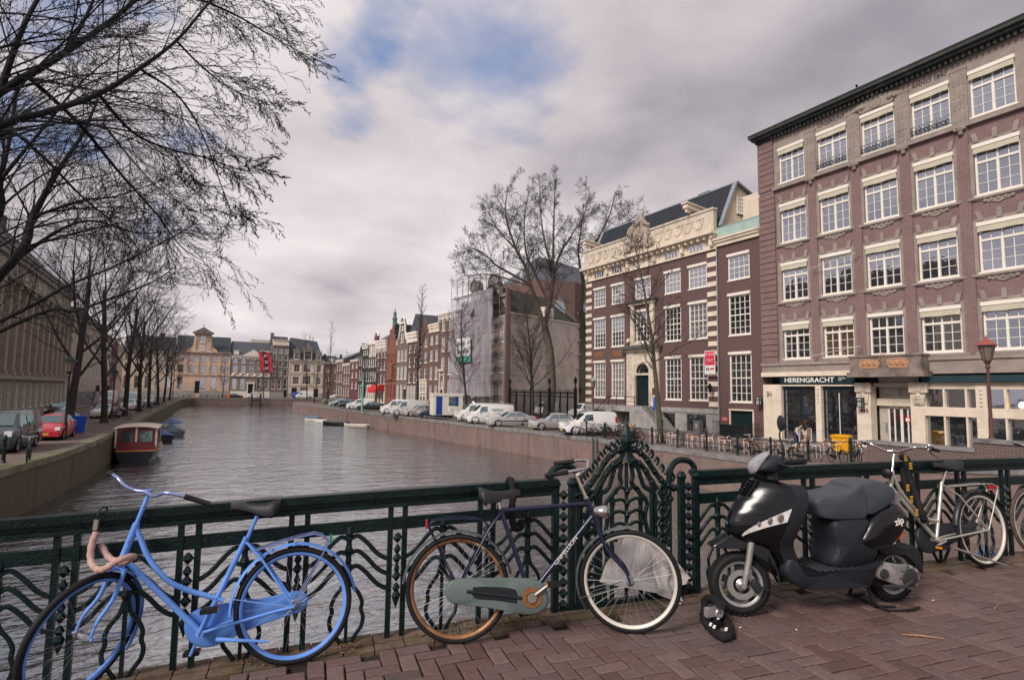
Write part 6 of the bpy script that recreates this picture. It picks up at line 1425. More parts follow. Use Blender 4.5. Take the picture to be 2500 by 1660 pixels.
 for s_ in(-1,1):
  mb.tube(smooth_pts([(rk[0][0],s_*.03,rk[0][1]),(rk[1][0],s_*.055,rk[1][1]),(rk[2][0],s_*.055,rk[2][1]),(rk[3][0],s_*.05,rk[3][1])],3),.0055,6);mb.tube([(rk[3][0],s_*.05,rk[3][1]),(0,s_*.065,R)],.005,6)
 mb.tube([(rk[3][0],-.05,rk[3][1]),(rk[3][0],.05,rk[3][1])],.0055,6);mb.tube([(rk[1][0],-.055,rk[1][1]),(rk[1][0],.055,rk[1][1])],.005,6);mb.tube([((rk[1][0]+rk[2][0])/2,-.055,(rk[1][1]+rk[2][1])/2),((rk[1][0]+rk[2][0])/2,.055,(rk[1][1]+rk[2][1])/2)],.004,6)
 mb.tube([(rk[1][0],0,rk[1][1]),(rk[2][0],0,rk[2][1])],.004,6)
 rk_=obj('carrier',mb,P.get('rackm',fm),t,smooth=50)
 mb=MB();mb.box(rk[3][0]-.022,rk[3][0]-.008,-.04,.04,rk[3][1]-.01,rk[3][1]+.045);obj('reflector',mb,P.get('reflm',mat('red_reflector',(.35,.02,.03),.3)),rk_)
 if P.get('lamp'):
  mb=MB();mb.xf=st;c=Vector((P['lamp'][0],P['lamp'][2]if len(P['lamp'])>2 else 0,P['lamp'][1]));mb.lathe(c,[(.012,-.07),(.03,-.055),(.044,.0),(.046,.03),(.04,.036)],14,axis='x');mb.tube([c+Vector((-.02,0,-.03)),ht-ax*.08],.006,6);o=obj('head_lamp',mb,P.get('lampm',CHROME),t,smooth=50)
 if P.get('stand'):
  mb=MB();a,b=P['stand'];mb.tube([(a[0],cs*-.05,a[1]),(b[0],cs*-.10,b[1])],[.014,.007],8);obj('kick_stand',mb,P.get('standm',fm),t)
 return t
def yb(px,py,dz):
 g=G(px,py,1.9)
 for _ in range(5):s=(g.xy-BP).dot(BD);g=G(px,py,zb(s)+dz)
 return g
BLUE=mat('chipped_blue_paint',(.135,.31,.78),.42,var=.16,scale=5,dirt=(.035,.04,.06),dscale=26,dlo=.63,dhi=.66,bump=.25,bscale=70)
LB=rad(6)
Rh=yb(724,1475,.355*math.cos(LB));Fw=Vector((-.984,.173,-.039)).normalized();N3=Vector((BN.x,BN.y,0))
U_=(Vector((0,0,1))*math.cos(LB)+N3*math.sin(LB));
blue=bike('bicycle','bright blue painted step-through bicycle with handlebar turned, chained to the railing',Rh-U_*.355,Fw,N3,6,dict(paint=BLUE,bb=(.534,.27),slug=(.289,.80),ht=(.908,.925),hb=(.972,.73),steer=58,rake=.06,curve=[(.905,.915),(.87,.83),(.84,.755),(.789,.67),(.71,.58),(.60,.515),(.53,.485),(.41,.435)],r=.0165,saddle=(.225,.985),sang=.08,rim_r=BLUE,rim_f=BLUE,fend_r=(-.05,3.05),fend_f=(1.72,3.8),stem=.22,reach=.04,stemm=BLUE,barm=mat('blue_sprayed_chrome',(.30,.36,.62),.25,metal=.7,var=.3,scale=20),postm=BLUE,forkm=BLUE,case=[(-.085,.36),(-.05,.30),(.03,.285),(.25,.235),(.42,.175),(.52,.165),(.60,.21),(.635,.30),(.60,.375),(.50,.40),(.40,.405),(.2,.405),(.0,.425),(-.06,.41)],casem=mat('blue_chain_case',(.10,.25,.66),.5,var=.15,scale=6),chain=-1,wide=1,crank=-1.15,crankm=BLUE,rack=((.27,.705),(.16,.735),(-.12,.785),(-.21,.72)),rackm=mat('blue_silver_rack',(.28,.34,.6),.3,metal=.6),reflm=mat('green_reflector',(.02,.22,.10),.4),stand=((.44,.228),(.14,.185))))
DARKB=mat('midnight_blue_paint',(.010,.014,.040),.28,var=.25,scale=8,coat=.4)
GREYF=mat('dark_grey_fender',(.10,.115,.12),.4,metal=.3,var=.2)
ALU=mat('worn_aluminium',(.40,.37,.33),.42,metal=.75,var=.2,scale=12)
WALU=mat('bright_aluminium_rim',(.72,.68,.60),.45,metal=.3,var=.12)
RUSTR=mat('rusty_rim',(.30,.15,.07),.45,metal=.5,var=.5,scale=10,dirt=(.5,.42,.36),dscale=4,dlo=.55,dhi=.62)
Rh=yb(1118,1435,.355*math.cos(LB));Fw=Vector((.945,-.325,.02)).normalized()
Rh2=yb(1531,1417,.355*math.cos(LB));Fw=(Rh2-Rh).normalized()
blk=bike('bicycle','dark blue gents bicycle with grey chain case and white-rimmed front wheel, leaning on the railing',Rh-U_*.355,Fw,N3,6,dict(paint=DARKB,bb=(.50,.292),slug=(.30,.868),ht=(.925,.915),hb=(.985,.765),steer=-17,rake=.06,r=.0165,dt=.045,text='GNMILLION',tpos=.45,saddle=(.285,.972),sang=.0,rim_r=RUSTR,rim_f=WALU,fend_r=(.22+PI*.0+.0,3.02),fend_f=(1.45,3.72),fm=GREYF,stem=.20,reach=.03,stemm=mat('tarnished_stem',(.55,.50,.42),.3,metal=.8,var=.25,scale=20),case=[(-.09,.35),(-.06,.29),(.0,.268),(.2,.235),(.42,.188),(.52,.182),(.60,.22),(.615,.30),(.58,.375),(.50,.408),(.40,.418),(.2,.425),(.03,.43),(-.06,.41)],casem=mat('grey_green_plastic',(.115,.15,.14),.5,var=.1,scale=3),chain=-1,slot=[(.10,.365),(.12,.375),(.25,.37),(.39,.345),(.395,.262),(.38,.262),(.25,.285),(.11,.305)],sprocket=mat('rusty_chain_ring',(.28,.12,.05),.6,metal=.4,var=.4,scale=20),crank=.62,crankm=ALU,rack=((.215,.76),(.135,.81),(-.14,.812),(-.20,.765)),lamp=(1.035,.845,-.06),lampm=CHROME))
Rh=yb(2397,1291,.355*math.cos(LB));Fw=Vector((-.985,.172,0)).normalized()
SILV=mat('silver_frame_paint',(.52,.50,.44),.3,metal=.55,var=.12,scale=6)
wht=bike('bicycle','silver step-through bicycle behind the black scooter with a black lock bag on its frame',Rh-U_*.355,Fw,N3,6,dict(paint=SILV,bb=(.64,.295),slug=(.455,.82),ht=(1.09,.93),hb=(1.14,.78),steer=24,rake=.05,r=.017,curve=[(1.08,.90),(1.03,.78),(.96,.69),(.85,.58),(.74,.50),(.59,.46)],saddle=(.37,.985),sang=-.03,rim_r=WALU,rim_f=WALU,fend_r=(.15,3.0),fend_f=(.9,3.5),fm=mat('black_fender',(.03,.03,.035),.35,var=.2),stem=.21,reach=.04,lever=True,bell=2,case=[(-.06,.36),(-.02,.30),(.3,.25),(.58,.18),(.70,.17),(.79,.22),(.82,.31),(.78,.39),(.68,.42),(.5,.43),(.2,.42),(0,.42)],casem=mat('black_chain_case',(.02,.022,.026),.45),chain=-1,crank=-.2+PI,rack=((.43,.775),(.3,.78),(-.16,.785),(-.24,.72)),rackm=SILV,lamp=(1.22,.93),lampm=BLACKM,stand=((.5,.22),(-.12,.02)),standm=ALU))
Rh=Vector((9.12,2.70,zb(9)+.355))
far=bike('bicycle','bicycle cut by the right edge of the photo, brown tyre and white rim',Rh-U_*.355,Vector((-.99,.11,0)),N3,5,dict(paint=mat('cream_frame_paint',(.6,.56,.48),.35),bb=(.55,.29),slug=(.37,.82),ht=(.98,.93),hb=(1.04,.78),steer=-6,rake=.06,saddle=(.29,.98),rim_r=WALU,rim_f=WALU,tyre=mat('brown_tyre',(.09,.06,.045),.8,var=.3,scale=12),fend_r=(.1,3.0),fend_f=(1.4,3.0),fm=SILV,stem=.2,case=[(-.06,.36),(0,.29),(.4,.18),(.6,.17),(.68,.29),(.6,.4),(.3,.42)],casem=MT['black_chain_case'],chain=-1,crank=.4,rack=((.35,.775),(.25,.78),(-.16,.785),(-.24,.72))))
def lockthing(name,label,pts,r,m,extra=None,n=9):
 t=thing(name,label,'bicycle lock',pts[0]);o=Vector(pts[0]);mb=MB();P_=[Vector(p)-o for p in smooth_pts(pts,6)]
 mb.tube(P_,[r*(1+.13*math.sin(k*2.1))for k in range(len(P_))],n);obj('sleeve',mb,m,t,smooth=60);return t,o
def pb(px,py,off):
 r=ray(px,py);n=Vector((BN.x,BN.y));e=Vector((0,0));t=(n.dot(BP)-off)/n.dot(Vector((r.x,r.y)));return Vector((r.x*t,r.y*t,EZ+r.z*t))
t,o=lockthing('chain_lock','pinkish fabric-sleeved chain lock hanging from the railing round the blue bicycle',[pb(236,1298,.06),pb(224,1330,.09),pb(222,1368,.14),pb(238,1390,.24),pb(262,1385,.32),pb(292,1366,.36),pb(326,1358,.30),pb(300,1372,.22),pb(268,1362,.10),pb(247,1330,.05)],.019,mat('pink_canvas_sleeve',(.46,.30,.26),.9,var=.25,scale=22,bump=.6,bscale=90))
mb=MB();a,b=pb(237,1268,.07)-o,pb(233,1292,.07)-o;mb.beam(a,b,.034,.022);obj('padlock',mb,mat('brass_padlock',(.5,.47,.4),.35,metal=.6),t)
mb=MB();mb.tube(smooth_pts([pb(238,1270,.07)-o,pb(242,1250,.06)-o,pb(250,1240,.0)-o,pb(262,1240,-.04)-o,pb(252,1262,-.04)-o,pb(240,1270,.05)-o],4),.006,6);obj('shackle',mb,BLACKM,t)
t,o=lockthing('chain_lock','black fabric lock looped over the railing beside the saddle of the dark blue bicycle',[pb(1240,1190,-.05),pb(1243,1172,.0),pb(1250,1178,.06),pb(1252,1215,.09),pb(1250,1250,.10),pb(1254,1285,.10),pb(1268,1288,.08),pb(1275,1278,.07)],.026,mat('black_canvas_sleeve',(.012,.012,.014),.85,var=.3,scale=20,bump=.5,bscale=80))
t,o=lockthing('chain_lock','thick black fabric lock with yellow lettering draped over the railing by the silver bicycle',[pb(2200,1116,.0),pb(2212,1118,.06),pb(2220,1160,.10),pb(2232,1200,.14),pb(2250,1250,.2),pb(2256,1268,.2),pb(2240,1262,.12),pb(2225,1225,.1),pb(2210,1180,.07),pb(2202,1140,.04)],.030,MT['black_canvas_sleeve'])
mb=MB();YEL=mat('yellow_lettering',(.7,.36,.03),.6)
for(px,py)in((2206,1117),(2218,1137),(2211,1190),(2220,1218),(2233,1250)):
 c=pb(px,py,.17)-o
 for q in range(3):mb.obox(c+Vector((0,-.02,.022*q-.02)),-.17,.016-.004*(q%2),.004,.006)
obj('lettering',mb,YEL,t)
c0=Vector((3.50,3.16,zb(3.5)))
gp=lambda px,py,h=.03:(lambda g:Vector((g.x,g.y,zb((g.xy-BP).dot(BD))+h)))(G(px,py,1.65+h))
t,o=lockthing('chain_lock','heavy black fabric chain lock lying on the paving beside the scooter front wheel',[gp(1760,1475,.18),gp(1745,1462,.14),gp(1722,1463,.10),gp(1722,1490,.06),gp(1718,1505,.04),gp(1735,1530,.03),gp(1762,1550,.03),gp(1783,1545,.03),gp(1778,1520,.03),gp(1760,1500,.05),gp(1740,1497,.07),gp(1752,1520,.04)],.030,MT['black_canvas_sleeve'])
mb=MB();c=gp(1738,1490,.12)-o;mb.obox(c,-.1,.055,.02,.03);mb.ring(c+Vector((.05,-.02,-.01)),.026,[(-.008,-.01),(.008,-.01),(.008,.01),(-.008,.01)],16);obj('lock_body',mb,mat('polished_steel_lock',(.75,.72,.75),.2,metal=.8,var=.05),t)
mb=MB()
for px,py in((1745,1498),(1754,1505),(1735,1520),(1744,1526),(1773,1532)):
 c=gp(px,py,.075)-o;mb.obox(c,.6,.022,.008,.004)
obj('lettering',mb,LETW,t)
t=thing('plastic_sheet','torn translucent white plastic sheet caught behind the front wheel of the dark blue bicycle','plastic sheet',B3(2.9,.1,.2))
def plast():
 m=bpy.data.materials.new('milky_plastic');m.use_nodes=True;tt=m.node_tree;tt.nodes.clear();o=nd(tt,'ShaderNodeOutputMaterial');d=nd(tt,'ShaderNodeBsdfDiffuse');tl=nd(tt,'ShaderNodeBsdfTranslucent');a=nd(tt,'ShaderNodeMixShader');tr=nd(tt,'ShaderNodeBsdfTransparent');mx=nd(tt,'ShaderNodeMixShader')
 co=nd(tt,'ShaderNodeTexCoord').outputs['Object'];mp=nd(tt,'ShaderNodeMapping');mp.inputs['Scale'].default_value=(60,60,4);mp.inputs['Rotation'].default_value=(0,.6,0);lk(tt,co,mp.inputs[0]);n=nd(tt,'ShaderNodeTexNoise');n.inputs['Scale'].default_value=1;lk(tt,mp.outputs[0],n.inputs['Vector'])
 lk(tt,ramp(tt,n.outputs[0],[(.3,(.62,.58,.56)),(.7,(.86,.82,.79))]),d.inputs[0]);tl.inputs[0].default_value=(.7,.66,.64,1);a.inputs[0].default_value=.3;mx.inputs[0].default_value=.93
 lk(tt,d.outputs[0],a.inputs[1]);lk(tt,tl.outputs[0],a.inputs[2]);lk(tt,tr.outputs[0],mx.inputs[1]);lk(tt,a.outputs[0],mx.inputs[2]);lk(tt,mx.outputs[0],o.inputs[0]);return m
o=B3(2.9,.1,.2)
def sheet(poly,off,amp,seed):
 pts=[pb(x,y,off)-o for x,y in poly];a,b,c,d=pts;mb=MB();N_=12;ix={}
 for i in range(N_+1):
  for j in range(N_+1):
   u,v=i/N_,j/N_;p=a.lerp(b,u).lerp(d.lerp(c,u),v);w_=mnoise.noise(Vector((u*3+seed,v*2.2,seed)))*amp;ix[i,j]=mb.pt(p+N3*w_+Vector((0,0,w_*.25)))
 for i in range(N_):
  for j in range(N_):mb.face((ix[i,j],ix[i+1,j],ix[i+1,j+1],ix[i,j+1]))
 return mb
PL=plast()
obj('sheet',sheet([(1530,1297),(1636,1336),(1634,1452),(1462,1418)],.10,.05,1),PL,t,smooth=60)
obj('fold',sheet([(1576,1335),(1636,1352),(1686,1410),(1640,1446)],.13,.06,4),PL,t,smooth=60)
obj('torn_tail',sheet([(1590,1368),(1642,1380),(1666,1466),(1610,1455)],.12,.06,9),PL,t,smooth=60)
SBLK=mat('glossy_black_bodywork',(.003,.0035,.005),.20,var=.2,scale=3,coat=.12,spec=.45,bump=.02,bscale=6)
SMAT=mat('matt_black_plastic',(.017,.020,.026),.5,var=.15,scale=6,bump=.3,bscale=220)
SSEAT=mat('dark_grey_seat_vinyl',(.062,.073,.088),.5,var=.12,scale=4,bump=.3,bscale=260)
SALU=mat('dull_cast_alloy',(.36,.345,.33),.45,metal=.6,var=.25,scale=14)
sp0=yb(2172,1396,.22);sp1=yb(1803,1424,.225)
f=Vector((sp1.x-sp0.x,sp1.y-sp0.y,0)).normalized();f.z=-.01;f.normalize();Lf=Vector((0,0,1)).cross(f).normalized();Uf=f.cross(Lf)
sc_=thing('scooter','black motor scooter with grey seat parked on its stand in front of the railing','scooter',(0,0,0))
org=Vector((sp0.x,sp0.y,sp0.z-.22));WB=(Vector((sp1.x,sp1.y,0))-Vector((sp0.x,sp0.y,0))).length
sc_.matrix_world=Matrix.Translation(org)@Matrix((f,Lf,Uf)).transposed().to_4x4()
KX=WB/1.26
def cl(pts,k=4):return[(p.x*KX,p.y)for p in smooth_pts([(x,z,0)for x,z in pts],k,True)]
def swheel(name,x,R,steer=None):
 mb=MB();mb.xf=steer;wt=.052
 prof=[(.0,-.05),(.022,-.052),(.044,-.038),(.052,-.015),(.052,.015),(.044,.038),(.022,.052),(0,.05),(-.02,.04),(-.02,-.04)];mb.ring((x,0,R),R-.052,prof,40)
 for k in range(34):
  a=2*PI*k/34
  for y_,s_ in((-.03,0),(0,.5),(.03,0)):
   b=a+s_*2*PI/34;c=Vector((x+(R+.001)*math.cos(b),y_,R+(R+.001)*math.sin(b)));t_=Vector((-math.sin(b),0,math.cos(b)));n_=Vector((math.cos(b),0,math.sin(b)))
   i=[mb.pt(c+t_*(u*.012)+Vector((0,v*.013,0))+n_*w_)for w_ in(-.012,.006 if y_==0 else-.002)for u,v in((-1,-1),(1,-1),(1,1),(-1,1))]
   for q in((4,5,6,7),(0,1,5,4),(1,2,6,5),(2,3,7,6),(3,0,4,7)):mb.face([i[j]for j in q])
 w=obj(name,mb,RUB,sc_,smooth=35)
 mb=MB();mb.xf=steer;mb.ring((x,0,R),R-.07,[(.004,-.045),(.018,-.045),(.018,.045),(.004,.045),(-.012,.035),(-.012,-.035)],36);obj('rim',mb,SALU,w,smooth=40)
 mb=MB();mb.xf=steer
 for k in range(5):
  a=2*PI*k/5+.3;mb.beam((x+.03*math.cos(a),0,R+.03*math.sin(a)),(x+(R-.075)*math.cos(a),0,R+(R-.075)*math.sin(a)),.05,.028,up=(0,1,0))
 mb.lathe((x,0,R),[(.04,-.05),(.05,-.03),(.05,.03),(.04,.05)],14,axis='y');obj('rim_spokes',mb,SMAT,w)
 return w
hx=1.25*KX;head=Vector((1.02*KX,0,1.0));axs=(Vector((1.0*KX,0,1.0))-Vector((1.19*KX,0,.30))).normalized();STS=Matrix.Translation(head)@Matrix.Rotation(rad(-17),4,axs)@Matrix.Translation(-head)
swheel('rear_wheel',0,.215);fwl=swheel('front_wheel',hx,.225,STS)
mb=MB();mb.xf=STS;mb.ring((hx,.062,.225),.095,[(-.03,-.002),(.012,-.002),(.012,.002),(-.03,.002)],36);mb.lathe((hx,.0,.225),[(.02,.05),(.045,.055),(.045,.062),(.012,.085)],12,axis='y')
for k in range(14):a=2*PI*k/14;mb.box(hx+.088*math.cos(a)-.005,hx+.088*math.cos(a)+.005,.0645,.066,.225+.088*math.sin(a)-.005,.225+.088*math.sin(a)+.005)
obj('brake_disc',mb,mat('brake_disc_steel',(.42,.40,.39),.35,metal=.7,var=.15),fwl)
mb=MB();mb.xf=STS;mb.puff(cl([(1.16,.17),(1.19,.22),(1.18,.27),(1.14,.25),(1.13,.19)]),.022,yc=.078);obj('brake_caliper',mb,SMAT,fwl,smooth=50)
mb=MB();mb.xf=STS
for s_ in(-1,1):mb.tube([(hx-.01,s_*.085,.225),(hx-.06,s_*.085,.42),(hx-.10,s_*.075,.60)],[.022,.024,.028],10)
mb.lathe((hx,0,.225),[(.018,-.11),(.018,.11)],10,axis='y');obj('fork',mb,SALU,sc_,smooth=50)
mb=MB();mb.xf=STS
mb.puff(cl([(1.45,.50),(1.40,.54),(1.30,.60),(1.20,.62),(1.08,.58),(1.01,.40),(1.0,.33),(1.08,.35),(1.16,.46),(1.30,.49),(1.38,.49)]),.08,layers=((-1,.86),(-.85,.95),(-.4,1.0),(.4,1.0),(.85,.95),(1,.86)),c=(1.22*KX,.46));obj('front_mudguard',mb,SBLK,sc_,smooth=50)
SHR=[(.26,.985,.93,.13),(.34,1.03,.97,.145),(.43,1.08,1.0,.155),(.50,1.17,1.03,.165),(.55,1.30,1.05,.185),(.60,1.342,1.045,.212),(.66,1.345,1.03,.232),(.74,1.312,1.0,.246),(.82,1.262,.972,.25),(.90,1.205,.955,.240),(.955,1.165,.955,.215),(.985,1.14,.98,.16),(1.0,1.12,1.0,.10)]
def SH(t,z,o=0.):
 z=min(max(z,SHR[0][0]),SHR[-1][0])
 for A,B in zip(SHR,SHR[1:]):
  if A[0]<=z<=B[0]:
   f_=(z-A[0])/(B[0]-A[0]);f_=f_*f_*(3-2*f_)*.4+f_*.6;xc,xe,w_=(A[k]+(B[k]-A[k])*f_ for k in(1,2,3));break
 return Vector(((xe+(xc-xe)*(1-abs(t)**1.7)+o)*KX,(w_+o*.6)*t,z+.012*(1-t*t)))
mb=MB();NT,NZ_=16,34;ix={}
for i in range(NT+1):
 for j in range(NZ_+1):ix[i,j]=mb.pt(SH(-1+2*i/NT,.26+.74*j/NZ_))
for i in range(NT):
 for j in range(NZ_):mb.face((ix[i,j],ix[i+1,j],ix[i+1,j+1],ix[i,j+1]))
shd=obj('leg_shield',mb,SBLK,sc_,smooth=60)
mb=MB();ix={}
IN=[(-1.0,.004),(-1.03,-.03),(-1.0,-.085),(-.6,-.06),(0,-.05),(.6,-.06),(1.0,-.085),(1.03,-.03),(1.0,.004)]
for j in range(25):
 z=.27+.70*j/24
 for A in SHR:
  if A[0]<=z:R0=A
 p_=SH(1,z);xe,w_=p_.x,p_.y
 for i,(t_,dx)in enumerate(IN):ix[i,j]=mb.pt((xe+dx*KX*(1.25 if abs(t_)>.9 else 1),w_*t_,z))
for i in range(8):
 for j in range(24):mb.face((ix[i,j],ix[i,j+1],ix[i+1,j+1],ix[i+1,j]))
mb.face([ix[i,24]for i in range(9)]);obj('inner_shield',mb,SMAT,sc_,smooth=50)
mb=MB()
for r_ in range(6):
 for c_ in range(5):
  t_=(c_-2)*.17;z=.975-r_*.019;p_=SH(t_*(1-.05*r_),z,.002);mb.obox(p_,0,.010,.011,.0055)
obj('grille',mb,mat('grille_black',(.002,.002,.003),.9,spec=.1),shd)
HL=mat('clear_headlight',(.60,.57,.57),.12,var=.25,scale=40,coat=1.0)
for s_ in(-1,1):
 mb=MB();lo,hi=[],[]
 for k in range(11):
  f_=k/10;t_=.42+.56*f_;zl=.582+.135*f_;lo.append(mb.pt(SH(s_*t_,zl,.006)));hi.append(mb.pt(SH(s_*t_,zl+.012+.085*f_**.8,.006)))
 for k in range(10):mb.face((lo[k],lo[k+1],hi[k+1],hi[k]))
 hl=obj('headlight',mb,HL,shd,smooth=60)
 mb=MB()
 for f_,r_ in((.45,.018),(.66,.026),(.86,.032)):
  p_=SH(s_*(.42+.56*f_),.582+.135*f_+.045,.012);mb.lathe(p_,[(r_,0),(r_*.6,s_*.003)],12,axis='y')
 obj('lamp_reflector',mb,mat('lamp_bowl',(.55,.45,.45),.2,metal=.8),hl)
mb=MB();mb.lathe(SH(.05,.67,.002),[(.010,-.004),(.016,.004),(.004,.006)],6,axis='x');obj('badge',mb,mat('blue_badge',(.06,.16,.3),.4,metal=.2),shd)
mb=MB();mb.xf=STS;mb.tube([(.98*KX,0,.86),(.985*KX,0,1.08)],[.062,.05],12);mb.puff(cl([(1.11,1.05),(1.10,1.10),(1.05,1.155),(.97,1.18),(.89,1.165),(.86,1.12),(.90,1.07),(1.0,1.035)]),.115,layers=((-1,.55),(-.85,.75),(-.5,.93),(0,1),(.5,.93),(.85,.75),(1,.55)));obj('handlebar_cowl',mb,SMAT,sc_,smooth=60)
mb=MB();mb.xf=STS;mb.puff(cl([(1.115,1.03),(1.135,1.07),(1.12,1.125),(1.06,1.18),(.99,1.205),(1.04,1.14),(1.08,1.08)]),.085,layers=((-1,.6),(-.8,.82),(-.3,1),(.3,1),(.8,.82),(1,.6)));obj('small_screen',mb,mat('smoky_grey_screen',(.30,.30,.33),.12,coat=1,var=.2),sc_,smooth=60)
mb=MB();mb.xf=STS
for s_ in(-1,1):mb.tube([(.97*KX,s_*.09,1.10),(.93*KX,s_*.2,1.13),(.88*KX,s_*.33,1.14)],[.02,.015,.015],8)
hb_=obj('handlebar',mb,SMAT,sc_,smooth=50)
for s_ in(-1,1):
 mb=MB();mb.xf=STS;mb.tube([(.925*KX,s_*.215,1.13),(.87*KX,s_*.35,1.142)],.021,10);obj('grip',mb,RUB,hb_,smooth=50)
 mb=MB();mb.xf=STS;mb.tube([(.99*KX,s_*.2,1.12),(.96*KX,s_*.3,1.10),(.95*KX,s_*.36,1.09)],.008,6);obj('brake_lever',mb,BLACKM,hb_)
mb=MB();mb.xf=STS;mb.tube(smooth_pts([(.955*KX,.17,1.14),(.95*KX,.20,1.22),(.97*KX,.20,1.32),(.955*KX,.19,1.38)]),.0065,6);mb.lathe((.95*KX,.19,1.42),[(.01,-.018),(.052,-.012),(.062,.0),(.055,.01),(.01,.012)],18,axis='x');obj('mirror',mb,SMAT,sc_,smooth=60)
mb=MB();mb.puff(cl([(1.0,.34),(.97,.28),(.90,.225),(.80,.195),(.6,.185),(.36,.18),(.30,.22),(.25,.32),(.20,.36),(.38,.335),(.60,.305),(.82,.295),(.88,.32),(.92,.38),(.96,.43),(.99,.40)]),.185,layers=((-1,.93),(-.93,.985),(-.8,1),(.8,1),(.93,.985),(1,.93)),c=(.55*KX,.28));obj('floor_board',mb,SMAT,sc_,smooth=50)
mb=MB()
for k in range(9):mb.box((.33+k*.055)*KX,(.36+k*.055)*KX,-.17,.17,.318+.0*k,.332)
obj('tread_mat',mb,mat('ribbed_mat',(.035,.04,.045),.7),sc_)
mb=MB();mb.puff(cl([(.57,.69),(.58,.60),(.56,.48),(.60,.36),(.56,.30),(.4,.29),(.24,.335),(.18,.42),(.22,.5),(.27,.62),(.26,.70),(.45,.72)]),.145,layers=((-1,.80),(-.8,.92),(-.3,1),(.3,1),(.8,.92),(1,.80)),c=(.42*KX,.5));obj('seat_apron',mb,SMAT,sc_,smooth=60)
mb=MB();mb.puff(cl([(.40,.50),(.35,.585),(.27,.69),(.17,.765),(.06,.795),(-.02,.78),(-.06,.72),(-.04,.63),(.04,.52),(.14,.445),(.26,.43),(.35,.455)]),.178,layers=((-1,.62),(-.92,.78),(-.65,.92),(-.2,1),(.2,1),(.65,.92),(.92,.78),(1,.62)),c=(.10*KX,.6));body=obj('rear_body',mb,SBLK,sc_,smooth=70)
for s_ in(-1,1):
 o=obj('lettering',text_mesh('zip',.075,LETW,'lettering',.001,bold=.002),None,body);o.matrix_local=Matrix.Translation((.06*KX,s_*.181,.665))@Matrix.Rotation(PI if s_>0 else 0,4,'Z')@Matrix.Rotation(PI/2,4,'X')@Matrix.Rotation(.25,4,'Z')
 mb=MB();mb.prism([(.115*KX,.49),(.105*KX,.53),(.02*KX,.59),(.015*KX,.55)],s_*.12,s_*.165);obj('indicator',mb,mat('orange_indicator',(.75,.16,.02),.25),body)
mb=MB();mb.puff(cl([(.705,.77),(.715,.83),(.66,.872),(.55,.882),(.45,.90),(.38,.935),(.30,.945),(.28,.70),(.45,.685),(.62,.695),(.68,.72)]),.145,layers=((-1,.86),(-.96,.93),(-.82,.98),(-.4,1),(.4,1),(.82,.98),(.96,.93),(1,.86)),c=(.5*KX,.79));seat=obj('seat',mb,SSEAT,sc_,smooth=70)
mb=MB();mb.puff(cl([(.40,.935),(.32,.965),(.20,.975),(.10,.958),(.04,.91),(.03,.85),(.08,.79),(.17,.74),(.28,.71),(.36,.80)]),.138,layers=((-1,.86),(-.96,.93),(-.82,.98),(-.4,1),(.4,1),(.82,.98),(.96,.93),(1,.86)),c=(.2*KX,.84));obj('pillion_pad',mb,SSEAT,seat,smooth=70)
mb=MB();mb.puff(cl([(.06,.87),(-.01,.89),(-.06,.86),(-.06,.81),(.0,.76),(.07,.74)]),.10,layers=((-1,.7),(-.6,.95),(0,1),(.6,.95),(1,.7)));obj('grab_handle',mb,mat('silver_plastic',(.33,.32,.32),.35,metal=.5),sc_,smooth=60)
mb=MB();mb.puff(cl([(.14,.50),(.05,.46),(-.08,.42),(-.18,.43),(-.23,.36),(-.25,.22),(-.20,.24),(-.12,.35),(.02,.38),(.12,.39)]),.07,layers=((-1,.9),(-.8,1),(.8,1),(1,.9)),c=(-.1*KX,.38));obj('rear_mudguard',mb,SMAT,sc_,smooth=50)
mb=MB();mb.puff(cl([(.26,.32),(.26,.25),(.16,.20),(.04,.155),(-.05,.13),(-.11,.17),(-.12,.25),(-.06,.31),(.06,.325),(.18,.35)]),.032,yc=.135,layers=((-1,.9),(-.6,1),(.6,1),(1,.9)));eng=obj('transmission_case',mb,SALU,sc_,smooth=50)
mb=MB();mb.lathe((-.02,.165,.225),[(.075,0),(.07,.012),(.03,.016)],20,axis='y');mb.lathe((.2*KX,.165,.27),[(.04,0),(.036,.014),(.01,.016)],16,axis='y')
for k in range(9):a=2*PI*k/9;mb.lathe((-.02+.088*math.cos(a),.16,.225+.088*math.sin(a)),[(.009,0),(.007,.012)],6,axis='y')
mb.tube([(.22*KX,.18,.18),(.06,.19,.17),(-.03,.18,.20)],.013,6);obj('engine_covers',mb,mat('dark_engine_cover',(.05,.05,.052),.5,metal=.3),eng)
mb=MB();mb.puff(cl([(.26,.36),(.30,.24),(.22,.15),(.08,.14),(.04,.3)]),.10);mb.tube([(-.05*KX,-.13,.2),(-.02,-.09,.62)],[.028,.026],8);mb.lathe((-.1,-.16,.28),[(.05,-.05),(.055,.05)],10,axis='x');obj('engine_block',mb,mat('greasy_engine_block',(.02,.02,.021),.6),sc_,smooth=50)
mb=MB()
for s_ in(-1,1):mb.tube([(.26*KX,s_*.06,.17),(.25*KX,s_*.13,.02),(.10*KX,s_*.15,.006)],[.014,.013,.010],8)
mb.tube([(.26*KX,-.13,.03),(.26*KX,.13,.03)],.011,6);mb.tube(smooth_pts([(.27*KX,.14,.05),(.22*KX,.2,.012),(.08*KX,.23,.012),(-.04*KX,.22,.02)]),.009,6)
obj('centre_stand',mb,BLACKM,sc_)
mb=MB();mb.xf=STS;mb.tube(smooth_pts([(1.16*KX,.08,.25),(1.10*KX,.11,.20),(1.02*KX,.12,.26),(1.04*KX,.10,.42)]),.006,6);obj('brake_hose',mb,RUB,sc_)
